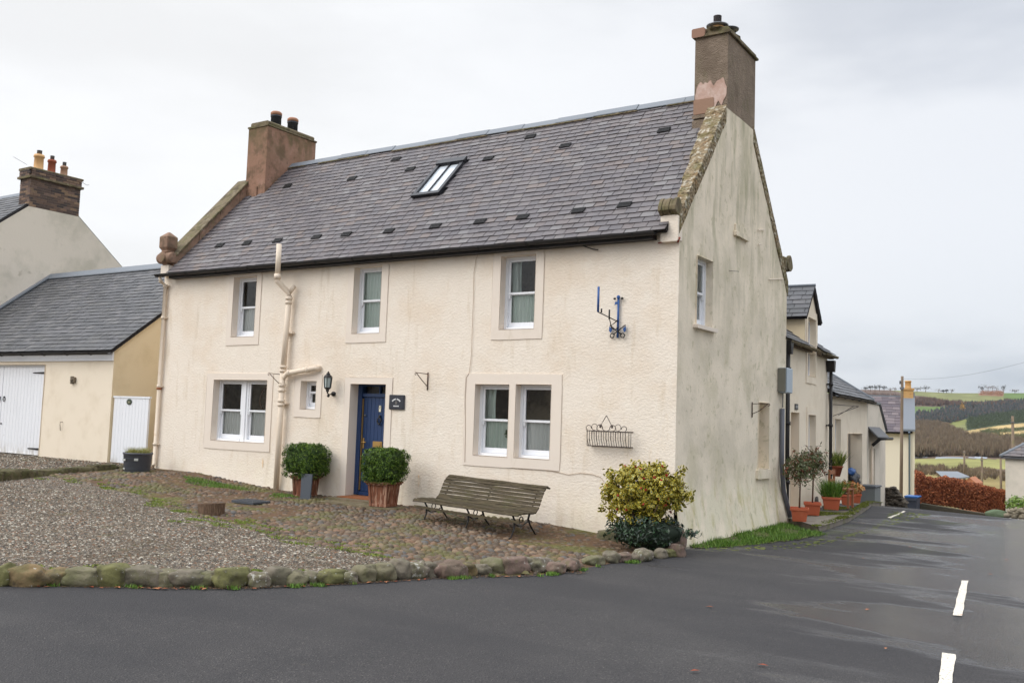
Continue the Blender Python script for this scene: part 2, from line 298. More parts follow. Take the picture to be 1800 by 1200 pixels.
def ico(sub):
    t = (1+5**.5)/2; v = [(-1, t, 0), (1, t, 0), (-1, -t, 0), (1, -t, 0), (0, -1, t), (0, 1, t), (0, -1, -t), (0, 1, -t), (t, 0, -1), (t, 0, 1), (-t, 0, -1), (-t, 0, 1)]
    f = [(0, 11, 5), (0, 5, 1), (0, 1, 7), (0, 7, 10), (0, 10, 11), (1, 5, 9), (5, 11, 4), (11, 10, 2), (10, 7, 6), (7, 1, 8), (3, 9, 4), (3, 4, 2), (3, 2, 6), (3, 6, 8), (3, 8, 9), (4, 9, 5), (2, 4, 11), (6, 2, 10), (8, 6, 7), (9, 8, 1)]
    v = [tuple(Vector(p).normalized()) for p in v]
    for _ in range(sub):
        d = {}; nf = []
        def midp(a, b):
            k = (min(a, b), max(a, b))
            if k not in d: v.append(tuple(((Vector(v[a])+Vector(v[b]))/2).normalized())); d[k] = len(v)-1
            return d[k]
        for a, b, cc in f:
            x, y, z = midp(a, b), midp(b, cc), midp(cc, a); nf += [(a, x, z), (b, y, x), (cc, z, y), (x, y, z)]
        f = nf
    return v, f
ICO = {k: ico(k) for k in range(4)}
def scatter(name, tv, tf_, pos, mats, scale, rotm=None, smooth=False, mi=None, **kw):
    """many copies of one small template in ONE mesh (leaves of a crown, pebbles of a bed). rotm (n,3,3)"""
    tv = np.array(tv, float); n = len(pos); sc = np.asarray(scale, float)
    if sc.ndim == 1: sc = sc[:, None].repeat(3, 1)
    if rotm is None:
        a = rng.uniform(0, 2*PI, n); rotm = np.zeros((n, 3, 3)); rotm[:, 0, 0] = np.cos(a); rotm[:, 0, 1] = -np.sin(a); rotm[:, 1, 0] = np.sin(a); rotm[:, 1, 1] = np.cos(a); rotm[:, 2, 2] = 1
    V = np.einsum('nij,nkj->nki', rotm, tv[None]*sc[:, None, :]) + np.asarray(pos)[:, None, :]
    V = V.reshape(-1, 3); k = len(tv)
    org = kw.pop('origin', None); parent = kw.pop('parent', None)
    if parent is not None: org = world_loc(parent)
    elif org is None: org = np.array([V[:, 0].mean(), V[:, 1].mean(), V[:, 2].min()])
    V = V - np.asarray(org)
    me = bpy.data.meshes.new(name); me.vertices.add(len(V)); me.vertices.foreach_set('co', V.ravel())
    lens = np.array([len(f) for f in tf_]); flat = np.concatenate([np.array(f) for f in tf_])
    li = (flat[None, :] + (np.arange(n)*k)[:, None]).ravel(); tot = np.tile(lens, n); st = np.concatenate([[0], np.cumsum(tot)[:-1]])
    me.loops.add(len(li)); me.loops.foreach_set('vertex_index', li.astype(np.int32)); me.polygons.add(len(tot))
    me.polygons.foreach_set('loop_start', st.astype(np.int32)); me.polygons.foreach_set('loop_total', tot.astype(np.int32))
    if mi is not None: me.polygons.foreach_set('material_index', np.tile(np.array(mi), n).astype(np.int32))
    me.polygons.foreach_set('use_smooth', np.full(len(tot), smooth)); me.update(calc_edges=True)
    for q in (mats if isinstance(mats, (list, tuple)) else [mats]): me.materials.append(q)
    o = bpy.data.objects.new(name, me); COL.objects.link(o)
    if parent is not None: o.parent = parent
    else: o.location = tuple(org)
    WL[o.name] = np.asarray(org, float)
    return tag(o, kw.get('label'), kw.get('cat'), kw.get('group'), kw.get('kind'))
def rotdirs(d, roll=None):
    """frames whose local z looks along d (n,3)"""
    d = d/np.linalg.norm(d, axis=1, keepdims=True); a = rng.normal(size=d.shape); u = np.cross(d, a); u /= np.linalg.norm(u, axis=1, keepdims=True); v = np.cross(d, u)
    return np.stack([u, v, d], 2)
LEAF = ([(-1, 0, 0), (0, -.42, .10), (1, 0, -.05), (0, .42, .10)], [(0, 1, 2, 3)])
def cluster(name, cen, rad, n, size, mats, parent, power=.45, sq=2.0, tmpl=LEAF, mi=None, up=.3, jit=.7, smin=.7, cut=None, lump=.0, lab=None):
    """leaves through the volume of a (super)ellipsoid, denser to the outside"""
    d = rng.normal(size=(n, 3)); d /= np.linalg.norm(d, axis=1, keepdims=True)
    k = (np.abs(d)**sq).sum(1)**(-1/sq); r = rng.uniform(0, 1, n)**power
    if lump:
        nn = np.array([noise.noise(Vector(q)*2.3+Vector(cen)) for q in d]); r *= 1+lump*nn*2
    p = d*(k*r)[:, None]*np.array(rad)+np.array(cen)
    nd = d+rng.normal(size=(n, 3))*jit+np.array([0, 0, up])
    if cut is not None: q = cut(p); p, nd = p[q], nd[q]
    return scatter(name, tmpl[0], tmpl[1], p, mats, size*rng.uniform(smin, 1.25, len(p)), rotdirs(nd), mi=mi, parent=parent)
def grass(name, pts, h, mats, w_=.012, **kw):
    n = len(pts); tv = [(-1, 0, 0), (1, 0, 0), (.3, .5, 1)]; a = rng.uniform(0, 2*PI, n); H = h*rng.uniform(.5, 1.3, n)
    rt = np.zeros((n, 3, 3)); rt[:, 0, 0] = np.cos(a); rt[:, 0, 1] = -np.sin(a); rt[:, 1, 0] = np.sin(a); rt[:, 1, 1] = np.cos(a); rt[:, 2, 2] = 1
    rt[:, 0, 2] = rng.normal(size=n)*.35; rt[:, 1, 2] = rng.normal(size=n)*.35
    return scatter(name, tv, [(0, 1, 2)], pts, mats, np.stack([np.full(n, w_), H*.5, H], 1), rt, **kw)
def inpoly(x, y, poly):
    x = np.asarray(x); y = np.asarray(y); r = np.zeros(x.shape, bool); j = len(poly)-1
    for i in range(len(poly)):
        xi, yi = poly[i]; xj, yj = poly[j]
        r ^= ((yi > y) != (yj > y)) & (x < (xj-xi)*(y-yi)/((yj-yi) or 1e-9)+xi); j = i
    return r
def clip2(poly, planes):
    for (a, b, cc) in planes:     # keep a*u+b*v+c >= 0
        o = []
        for i in range(len(poly)):
            p, q = poly[i], poly[(i+1) % len(poly)]; dp = a*p[0]+b*p[1]+cc; dq = a*q[0]+b*q[1]+cc
            if dp >= 0: o.append(p)
            if dp*dq < 0: t = dp/(dp-dq); o.append((p[0]+t*(q[0]-p[0]), p[1]+t*(q[1]-p[1])))
        poly = o
        if len(poly) < 3: return []
    return poly
def line2(p, q):   # half plane on the right-hand/below side of p->q
    return (q[1]-p[1], -(q[0]-p[0]), -(q[1]-p[1])*p[0]+(q[0]-p[0])*p[1])
def wallgrid(mb, u0, u1, v0, v1, holes=(), step=.3, clip=(), reveal=.2, disp=None, dh=0):
    us = {u0, u1}; vs = {v0, v1}
    for h in holes: us |= {h[0], h[2]}; vs |= {h[1], h[3]}
    def fill(s, a, b):
        s = sorted(x for x in s if a-1e-6 <= x <= b+1e-6); o = []
        for i in range(len(s)-1):
            n = max(1, int(math.ceil((s[i+1]-s[i])/step))); o += [s[i]+(s[i+1]-s[i])*k/n for k in range(n)]
        return o+[s[-1]]
    U = fill(us, u0, u1); V = fill(vs, v0, v1); d = {}; vv = []; ff = []
    def vid(u, v):
        k = (round(u, 4), round(v, 4))
        if k not in d: d[k] = len(vv); vv.append((u, disp(u, v) if disp else 0, v))
        return d[k]
    for i in range(len(U)-1):
        for j in range(len(V)-1):
            uc, vc = (U[i]+U[i+1])/2, (V[j]+V[j+1])/2
            if any(h[0] < uc < h[2] and h[1] < vc < h[3] for h in holes): continue
            p = clip2([(U[i], V[j]), (U[i+1], V[j]), (U[i+1], V[j+1]), (U[i], V[j+1])], clip)
            if p: ff.append(tuple(vid(*q) for q in p))
    s = mb.smooth; mb.smooth = True; mb.add(vv, ff); mb.smooth = s
    for h in holes:
        a, b, cc, dd = h[:4]
        for p, q in (((a, b), (a, dd)), ((a, dd), (cc, dd)), ((cc, dd), (cc, b)), ((cc, b), (a, b))):
            w0 = -.02
            mb.add([(p[0], w0, p[1]), (q[0], w0, q[1]), (q[0], reveal, q[1]), (p[0], reveal, p[1])], [(0, 1, 2, 3)])

# ------------------------------------------------------------------ ground
XL, XR, YF, YB = -17.75, -5.57, 13.0, 18.35
def road_z(x, y):
    z = np.interp(y, [-30, 6, 9, 12, 14, 18, 21, 24, 27.5, 31.3, 34, 60, 150, 333], [0, 0, -.03, -.085, -.115, -.125, -.105, -.11, -.37, -.64, -.95, -4, -9, -14])
    return z - np.clip(np.asarray(x)+5.5, 0, 12)*.03*np.clip((np.asarray(y)-21)/6, 0, 1)
CURB = [(-14.5, 1.2), (-11.2, 2.9), (-9.4, 4.32), (-8.75, 4.86), (-8.31, 5.2), (-7.89, 5.53), (-7.53, 5.8), (-7.05, 6.26), (-6.54, 7.13), (-6.12, 8.06), (-5.85, 8.53), (-5.53, 8.95), (-5.36, 9.47), (-5.33, 10.3), (-5.24, 11.06), (-5.2, 11.84), (-5.3, 12.55), (-5.5, 12.98)]
CX = [p[0] for p in CURB]; CY = [p[1] for p in CURB]
def curb_x(y): return np.interp(y, CY, CX)
def curb_y(x): return np.interp(x, [-14.5, -11.2, -9.4, -8.75, -8.31, -7.89, -7.53, -7.05, -6.54, -6.12, -5.85, -5.53, -5.36], [1.2, 2.9, 4.32, 4.86, 5.2, 5.53, 5.8, 6.26, 7.13, 8.06, 8.53, 8.95, 9.6])
def yard_z(x, y):
    zw = np.interp(x, [-30, -17.9, -16.2, -13.7, -10.8, -8, -6.3, -5.3], [.40, .37, .33, .15, .10, .06, -.05, -.09])
    cy = curb_y(x); t = np.clip((np.asarray(y)-cy)/(13-cy), 0, 1)
    zc = np.where(np.asarray(y) > 8.5, road_z(x, y)+.03, .05)
    z = zc+(zw-zc)*t
    e = np.clip(np.minimum(np.asarray(y)-cy, curb_x(y)-np.asarray(x))/.22, 0, 1)-.0; e = e*e*(3-2*e); z = (road_z(x, y)-.03)*(1-e)+z*e
    return z + .010*np.sin(np.asarray(x)*2.1+np.asarray(y)*1.3)
def sheet(name, xs, ys, zf, m, keep=None, **kw):
    mb = MB(); mb.smooth = True; nx, ny = len(xs), len(ys); X, Y = np.meshgrid(xs, ys); Z = zf(X, Y)
    vs = np.stack([X, Y, Z], 2).reshape(-1, 3).tolist(); fs = []
    for j in range(ny-1):
        for i in range(nx-1):
            if keep is None or keep((xs[i]+xs[i+1])/2, (ys[j]+ys[j+1])/2): fs.append((j*nx+i, j*nx+i+1, (j+1)*nx+i+1, (j+1)*nx+i))
    mb.add(vs, fs); return mb.build(name, m, origin=(0, 0, 0), **kw)
sheet('road', list(np.arange(-30, -8, 1.))+list(np.arange(-8, 4, .5))+list(np.arange(4, 20, 1.)), list(np.arange(-12, 36.1, .5)), lambda x, y: road_z(x, y)+.008*np.sin(x*1.7)*np.sin(y*.9), asph, keep=lambda x, y: not (XL+.6 < x < XR-.5 and YF+.5 < y < YB-.3), kind='structure')
# gravel drive and cobbled forecourt
GB = [(-19, 10.7), (-17.0, 10.38), (-14.15, 10.15), (-11.66, 9.3), (-10.03, 9.0), (-7.98, 8.55), (-7.01, 8.35), (-6.27, 8.3), (-5.9, 8.6)]
def gb_y(x): return np.interp(x, [p[0] for p in GB], [p[1] for p in GB])
def yard_in(x, y): return (x < curb_x(y)-.10) & (y < 13.3) & (y > curb_y(x)+.10)
xs = np.arange(-24, -5.2, .14); ys = np.arange(.8, 13.3, .14)
sheet('gravel_drive', list(xs), list(ys), yard_z, gravel, keep=lambda x, y: bool(yard_in(x, y)) and y < gb_y(x)+.25 and x > -24, kind='structure')
sheet('cobbled_forecourt', list(xs), list(ys), lambda x, y: yard_z(x, y)+.004, earth, keep=lambda x, y: bool(yard_in(x, y)) and y > gb_y(x)+.1 and x > -18.4, kind='structure')
# individual pebbles over the drive
def sample(n, x0, x1, y0, y1, ok):
    x = rng.uniform(x0, x1, n); y = rng.uniform(y0, y1, n); k = ok(x, y); return x[k], y[k]
vis = lambda x, y: (np.arctan2(x, y) > -1.16) & (np.arctan2(x, y) < .1)
px, py = [], []
for (n, yl, yh) in ((100000, 4, 7.5), (70000, 7.5, 9.5), (26000, 9.5, 11.5)):
    a, b = sample(n, -18, -5.2, yl, yh, lambda x, y: yard_in(x, y) & (y < gb_y(x)+rng.normal(size=x.shape)*.14) & vis(x, y)); px.append(a); py.append(b)
px = np.concatenate(px); py = np.concatenate(py); n = len(px)
oct_v = [(1, 0, 0), (0, 1, 0), (-1, .1, 0), (0, -1, 0), (0, .1, .8), (.6, .6, .5), (-.5, -.6, .55)]; oct_f = [(0, 5, 4), (5, 1, 4), (1, 2, 4), (2, 6, 4), (6, 3, 4), (3, 0, 4), (0, 1, 5), (2, 3, 6)]
sc = .0075+.014*rng.uniform(0, 1, n)**3
scatter('gravel', oct_v, oct_f, np.stack([px, py, yard_z(px, py)-.001], 1), gravst, np.stack([sc*rng.uniform(.8, 1.4, n), sc, sc*rng.uniform(.5, 1, n)], 1), kind='stuff')
# cobbles laid in loose rows
tv = [(0, 0, 1)]+[(.72*math.cos(t*PI/4), .72*math.sin(t*PI/4), .72) for t in range(8)]+[(math.cos(t*PI/4), math.sin(t*PI/4), 0) for t in range(8)]
tf2 = [(0, 1+i, 1+(i+1) % 8) for i in range(8)]+[(1+i, 9+i, 9+(i+1) % 8, 1+(i+1) % 8) for i in range(8)]
cp = []
yy = 8.0
while yy < 13.05:
    rowh = random.uniform(.085, .115); xx = -18.4
    while xx < -5.2:
        wdt = random.uniform(.06, .16)
        x_, y_ = xx+wdt/2, yy+rowh/2+.03*math.sin(xx*1.7)+random.uniform(-.02, .02)
        if y_ > gb_y(x_)+random.uniform(-.05, .15) and x_ < curb_x(y_)-.12 and not (x_ < -17.75 and y_ > 12.6): cp.append((x_, y_, wdt/2*random.uniform(.84, 1.03), rowh/2*random.uniform(.84, 1.06)))
        xx += wdt
    yy += rowh
cp = np.array(cp); nn = len(cp); bare = np.array([noise.noise(Vector((a*.8, b*.8, 3))) for a, b in cp[:, :2]])
sink = np.where((cp[:, 0] < -10.5) & (bare > .0), .022, 0)+np.where((cp[:, 0] > -7.6) & (cp[:, 1] > 11), .02, 0)
scatter('cobblestones', tv, tf2, np.stack([cp[:, 0], cp[:, 1], yard_z(cp[:, 0], cp[:, 1])-.004-sink*.8], 1), cobst, np.stack([cp[:, 2], cp[:, 3], rng.uniform(.02, .045, nn)], 1),
        rotm=np.stack([np.array(Matrix.Rotation(random.uniform(-.25, .25), 3, 'Z') @ Matrix.Rotation(random.uniform(-.12, .12), 3, 'X')) for _ in range(nn)]), smooth=True, kind='stuff')
# moss and grass tufts
def patch(n, cx, cy, rx, ry, zf, ok=None):
    a = rng.uniform(0, 2*PI, n); r = np.sqrt(rng.uniform(0, 1, n))*(1+.3*np.sin(a*3)); x = cx+rx*r*np.cos(a); y = cy+ry*r*np.sin(a)
    if ok is not None: k = ok(x, y); x, y = x[k], y[k]
    return np.stack([x, y, zf(x, y)], 1)
P = [patch(2600, -15.0, 12.3, .8, .3, yard_z), patch(700, -12.95, 12.35, .35, .25, yard_z), patch(250, -9.3, 12.7, .6, .15, yard_z)]
grass('grass_tufts', np.concatenate(P), .035, grassm, .006, kind='stuff')
P = []
for i in range(70):
    x = random.uniform(-17, -6.3); y = float(gb_y(x))+random.gauss(.15, .25); P.append(patch(90, x, y, .22, .08, yard_z))
for i in range(46):
    x = random.uniform(-9.3, -6.3); y = float(curb_y(x))+random.uniform(.12, 1.0); P.append(patch(40, x, y, .07, .04, yard_z))
P = np.concatenate(P); P[:, 2] += .012
grass('moss_tufts', P, .016, mat('moss_sprig', c(120, 136, 54), .8, islcol=[c(120, 140, 52), c(98, 116, 42), c(136, 148, 62), c(110, 120, 60)]), .010, kind='stuff')
# verge at the foot of the gable
VG = [(-5.55, 13.3), (-5.25, 13.2), (-4.95, 14.0), (-4.55, 15.6), (-4.4, 16.9), (-4.75, 17.0), (-5.4, 17.8), (-5.56, 17.8)]
sheet('grass_verge', list(np.arange(-5.6, -4.2, .1)), list(np.arange(13.1, 18, .1)), lambda x, y: road_z(x, y)+.002+.02*np.clip((-4.8-x), 0, 1), mat('verge_soil', c(84, 92, 44), .95, [(c(72, 62, 46), 5, .45, .6, None, None, .8)], [(30, .8, .02)]), keep=lambda x, y: bool(inpoly(x, y, VG)), kind='structure')
gx, gy = sample(26000, -5.6, -4.2, 13.1, 18, lambda x, y: inpoly(x+rng.normal(size=x.shape)*.05, y+rng.normal(size=x.shape)*.08, VG) & (rng.uniform(0, 1, x.shape) < np.clip(.75-np.abs(x+5.3)*.6+.9*np.sin(x*7+y*2)*np.sin(y*3.1), .04, 1)))
grass('verge_grass', np.stack([gx, gy, road_z(gx, gy)+.004+.02*np.clip(-4.8-gx, 0, 1)], 1), rng.uniform(.02, .075, len(gx)), grassm, .007, kind='stuff')
gx, gy = sample(1500, -5.4, -3.2, 13, 23, lambda x, y: (x < -3.9+.05*(y-18)) & inpoly(x, y, [(-5.5, 13), (-4.6, 14.4), (-4.1, 16.7), (-4.1, 20), (-4.8, 25), (-3.6, 25), (-3.4, 18), (-4.0, 15), (-5.1, 12.7)]))
scatter('moss_speckle', oct_v, oct_f, np.stack([gx, gy, road_z(gx, gy)+.001], 1), mossm, np.stack([rng.uniform(.01, .05, len(gx)), rng.uniform(.01, .06, len(gx)), np.full(len(gx), .008)], 1), kind='stuff')
# fallen leaves
cx_, cy_ = sample(1500, -16, -5.4, 8.3, 13, lambda x, y: yard_in(x, y) & (y > gb_y(x)) & (y < 12.95)); scatter('leaf_crumbs', LEAF[0], LEAF[1], np.stack([cx_, cy_, yard_z(cx_, cy_)+.03], 1), mat('leaf_crumb', c(110, 76, 50), .9, islcol=[c(110, 76, 50), c(134, 90, 58), c(88, 62, 42), c(150, 112, 74)]), rng.uniform(.006, .020, len(cx_)), kind='stuff')
lx, ly = sample(26, -6.5, -.5, 6, 22, lambda x, y: (x > curb_x(y)+.1))
lx2 = rng.uniform(-9, -5.3, 46); ly2 = curb_y(lx2)-rng.uniform(.02, .14, 46)
lx = np.concatenate([lx, lx2]); ly = np.concatenate([ly, ly2])
scatter('fallen_leaves', LEAF[0], LEAF[1], np.stack([lx, ly, road_z(lx, ly)+.016], 1), leafm, rng.uniform(.022, .045, len(lx)), kind='stuff')
# worn dashed centre line and the edge line
def decal(poly, name, **kw):
    mb = MB(); n = len(poly); k = 10; vs = []
    (a, b, cc, d) = poly
    for i in range(k+1):
        t = i/k
        for s_ in range(2):
            p, q = ((a, d), (b, cc))[s_]; j = random.uniform(-.006, .006) if 0 < i < k else 0
            x = p[0]+(q[0]-p[0])*t+j; y = p[1]+(q[1]-p[1])*t; vs.append((x, y, float(road_z(x, y))+.008*math.sin(x*1.7)*math.sin(y*.9)+.006))
    mb.add(vs, [(2*i, 2*i+1, 2*i+3, 2*i+2) for i in range(k)]); return mb.build(name, paint, origin=(0, 0, 0), kind='structure', **kw)
def q4(*pp): return [tuple(onZ(x, y, z)[:2]) for x, y, z in pp]
decal(q4((1690, 1018, -.08), (1702.5, 1018, -.08), (1691, 1080.5, -.04), (1675, 1079, -.04)), 'road_marking')
decal(q4((1656, 1143, -.01), (1680, 1146, -.01), (1670, 1230, 0), (1646, 1230, 0)), 'road_marking')
decal(q4((1588, 895.5, -.1), (1592, 896.5, -.1), (1566, 910, -.1), (1560, 909, -.1)), 'road_marking')
# pavement of the cottage row
PV = [(-5.6, 18.42), (-4.58, 17.1), (-4.6, 19.3), (-4.85, 21.5), (-5.12, 23.6), (-5.65, 27.4), (-6.25, 28.0), (-6.3, 24), (-5.75, 18.42)]
mb = MB(); N_ = len(PV); top = [(x, y, float(road_z(x, y))+.10) for x, y in PV]; bot = [(x, y, float(road_z(x, y))-.1) for x, y in PV]
mb.add(top+bot, [tuple(range(N_))]+[(i, (i+1) % N_, (i+1) % N_+N_, i+N_) for i in range(N_)]); mb.build('pavement', flag, kind='structure', bevel=.02)
P = []
for i in range(60):
    t = random.random(); y = 17.2+t*10; x = np.interp(y, [17.1, 19.3, 21.5, 23.6, 27.4], [-4.62, -4.66, -4.9, -5.17, -5.7])
    P.append(patch(60, x-.02, y, .10, .2, lambda a, b: road_z(a, b)+.10))
P += [patch(1200, -5.15, 19.7, .3, .4, lambda a, b: road_z(a, b)+.10), patch(1000, -5.3, 21.2, .3, .6, lambda a, b: road_z(a, b)+.10)]
grass('pavement_moss', np.concatenate(P), .02, mossm, .012, kind='stuff')

# boulders edging the drive: pixel of the middle of each foot, width and height in the photograph's pixels, colour
def bmat(nm, a, b, l=.3): return mat(nm, a, .92, [(b, 5, .42, .62, None, None, .8), (c(92, 92, 54), 9, .55, .66, None, None, .4), (c(176, 174, 164), 24, .68-.05*l, .73-.05*l, None, None, .85), (c(66, 60, 50), 7, .52, .66, None, None, .6)], [(7, .8, .03), (22, .7, .012), (70, .5, .005)])
B_och = bmat('ochre_boulder', c(124, 104, 74), c(98, 92, 60)); B_gg = bmat('grey_green_boulder', c(116, 110, 88), c(94, 94, 64)); B_ms = bmat('mossy_boulder', c(108, 106, 66), c(92, 90, 58), .8)
B_pk = bmat('pink_boulder', c(120, 100, 90), c(100, 88, 74), .6); B_li = bmat('lichen_boulder', c(116, 106, 94), c(102, 100, 74), 2.2); B_gy = bmat('grey_boulder', c(116, 108, 94), c(94, 90, 72), .5)
BL = [(2, 1030, 22, 42, B_ms, 'mossy green boulder cut off by the left edge of the photo at the roadside'),
 (42, 1031, 64, 40, B_och, 'large sloping ochre brown boulder, second from the left in the row along the road'),
 (91, 1030, 40, 32, B_och, 'small squarish brown boulder right of the large sloping ochre one'),
 (138, 1031, 57, 34, B_gg, 'long grey green boulder between the squarish brown one and the bright mossy one'),
 (191, 1032, 45, 42, B_ms, 'bright yellow green mossy boulder with white lichen spots on top'),
 (245, 1031, 57, 37, B_gy, 'wide flat-topped grey boulder with a yellow left end, right of the brightest mossy one'),
 (287, 1031, 30, 31, B_gg, 'small round green boulder right of the wide flat-topped grey one'),
 (327, 1032, 49, 32, B_gy, 'plain grey wedge shaped boulder left of the orange leaves at the kerb'),
 (367, 1032, 35, 28, B_gg, 'low green boulder directly behind the orange leaves at the kerb'),
 (411, 1033, 54, 37, B_ms, 'big domed boulder with yellow moss at top, below the log section'),
 (457, 1031, 33, 28, B_li, 'white speckled low boulder right of the big domed mossy one'),
 (489, 1029, 40, 35, B_gy, 'upright rounded grey boulder below the drain cover'),
 (525, 1028, 34, 26, B_gg, 'flat sandy boulder speckled with lichen, left of a dark small one'),
 (554, 1026, 26, 24, B_li, 'small dark boulder crusted with white lichen, below the left planter'),
 (590, 1025, 43, 26, B_ms, 'long low green boulder right of the small lichen crusted one'),
 (619, 1024, 22, 22, B_li, 'little white flecked boulder squeezed between two green boulders'),
 (648, 1021, 34, 33, B_gg, 'tall green boulder, left of a pair below the blue door'),
 (678, 1018, 33, 33, B_gg, 'pale olive boulder, right of a pair below the blue door'),
 (708, 1016, 30, 40, B_gy, 'tallest olive grey boulder below the right planter'),
 (738, 1014, 30, 30, B_li, 'boulder blotched with white and orange lichen beside the tallest one'),
 (761, 1012, 23, 29, B_gy, 'narrow grey boulder left of the red brown ones'),
 (796, 1012, 44, 30, B_pk, 'large red brown boulder below the left end of the bench'),
 (825, 1008, 22, 24, B_och, 'small orange sandstone boulder right of the large red brown one'),
 (850, 1007, 26, 20, B_gy, 'low dull grey boulder below the middle of the bench'),
 (876, 1005, 40, 30, B_gg, 'pale boulder with a lichen cap leaning to the right, below the bench'),
 (912, 1005, 44, 32, B_pk, 'big brown purple boulder below the right leg of the bench'),
 (935, 1000, 20, 27, B_gy, 'slim grey boulder tucked behind the big brown purple one'),
 (960, 1000, 42, 28, B_li, 'boulder with a large white lichen patch sloping to the right'),
 (989, 1002, 30, 21, B_pk, 'rounded pink boulder right of the white patched one'),
 (1018, 997, 30, 22, B_pk, 'speckled pinkish boulder between bench and holly bush'),
 (1050, 995, 44, 17, B_gg, 'long flat grey green boulder left of the holly bush'),
 (1082, 990, 26, 22, B_gy, 'small grey boulder under the left edge of the holly bush'),
 (1105, 988, 34, 16, B_pk, 'low mauve boulder in front of the holly bush'),
 (1137, 985, 44, 22, B_li, 'long white mottled boulder below the middle of the holly bush'),
 (1168, 980, 24, 18, B_gy, 'small square boulder below the right part of the holly bush'),
 (1187, 977, 26, 16, B_ms, 'low mossy boulder next to the corner stone of the house'),
 (1203, 977, 22, 26, B_pk, 'dark reddish upright boulder against the corner of the house')]
for i, (x, y, wp, hp, mt, lab) in enumerate(BL):
    g = onZ(x, y, 0.0 if x < 1020 else -.07); g[2] = float(road_z(g[0], g[1])); dep = float(R[2] @ (g-CAM)); ww = wp/1650*dep/2*1.06; hh = hp/1650*dep*1.0
    j = min(range(len(CURB)-1), key=lambda k: (CURB[k][0]-g[0])**2+(CURB[k][1]-g[1])**2); ang = math.atan2(CURB[j+1][1]-CURB[j][1], CURB[j+1][0]-CURB[j][0])
    dv = math.cos(ang+.58); k_ = max(abs(dv), .55)
    mb = MB(); off = .09+random.uniform(-.03, .02); gx_, gy_ = g[0]-off*math.sin(ang)*1., g[1]+off*math.cos(ang)
    mb.blob(gx_, gy_, g[2]+hh*.36, ww/k_*.69, min(max(.09, hh*.7), .115), hh*.55, 3, .13, 1.6, i*1.7+3, ang+random.uniform(-.15, .15), random.uniform(.12, .34))
    mb.build('boulder', mt, label=lab, cat='boulder', group='boulders edging the drive')
P = []
for i in range(260):
    k = random.random()*(len(CURB)-2)+1; j_ = int(k); f_ = k-j_; x = CURB[j_][0]+(CURB[j_+1][0]-CURB[j_][0])*f_; y = CURB[j_][1]+(CURB[j_+1][1]-CURB[j_][1])*f_
    if noise.noise(Vector((x*3, y*3, 1))) > .12: P.append(patch(22, x+random.uniform(-.01, .06), y-random.uniform(-.02, .05), .05, .03, lambda a, b: road_z(a, b)+.004))
grass('kerb_weeds', np.concatenate(P), .035, grassm, .006, kind='stuff')
dx_ = rng.uniform(-9.3, -5.2, 2600); dy_ = curb_y(dx_)-rng.uniform(-.10, .10, 2600)
scatter('kerb_litter', LEAF[0], LEAF[1], np.stack([dx_, dy_, road_z(dx_, dy_)+.012], 1), mat('leaf_litter', c(84, 64, 46), .9, islcol=[c(74, 58, 42), c(98, 76, 54), c(60, 48, 38), c(120, 84, 58), c(88, 84, 52)]), rng.uniform(.006, .018, 2600), kind='stuff')
# low stone edging of the upper gravel terrace
EP = [(-16.5, 8.2), (-16.9, 8.9), (-17.15, 9.36), (-17.45, 10.1), (-17.68, 10.85), (-17.85, 11.6), (-17.98, 12.3), (-18.2, 12.95)]
names = ['mossy terrace edging block cut off by the left edge of the photo', 'jagged dark mossy edging block at the left end of the terrace', 'thick mossy edging block below the garage doors', 'long dark green edging block in the middle of the terrace edge', 'straight edging block below the cream garage wall', 'mossy edging block two before the black tub', 'last mossy edging block behind the black tub']
sheet('gravel_terrace', list(np.arange(-30, -16.2, .2)), list(np.arange(6, 13.01, .2)), lambda x, y: .375+0*x, gravel, keep=lambda x, y: x < np.interp(y, [p[1] for p in EP], [p[0] for p in EP])-.12, kind='structure')
px_, py_ = sample(14000, -24, -17, 9, 13, lambda x, y: x < np.interp(y, [p[1] for p in EP], [p[0] for p in EP])-.1)
scatter('terrace_gravel', oct_v, oct_f, np.stack([px_, py_, np.full(len(px_), .374)], 1), gravst, rng.uniform(.014, .03, len(px_)), kind='stuff')
for i in range(len(EP)-1):
    (x0, y0), (x1, y1) = EP[i], EP[i+1]; cx, cy = (x0+x1)/2, (y0+y1)/2; an = math.atan2(y1-y0, x1-x0); ln = math.hypot(x1-x0, y1-y0)/2
    mb = MB(); mb.blob(cx-.05, cy, .26, ln*1.02, .15, .14+.02*(i % 3), 2, .10, 2.2, i+40, an, .62); mb.build('edging_block', mat('dark_mossy_block', c(92, 84, 60), .95, [(c(72, 74, 40), 6, .42, .62, None, None, .8), (c(54, 46, 34), 9, .5, .65, None, None, .8)], [(12, .9, .03)]), label=names[i], cat='edging stone', group='stone blocks edging the upper terrace')

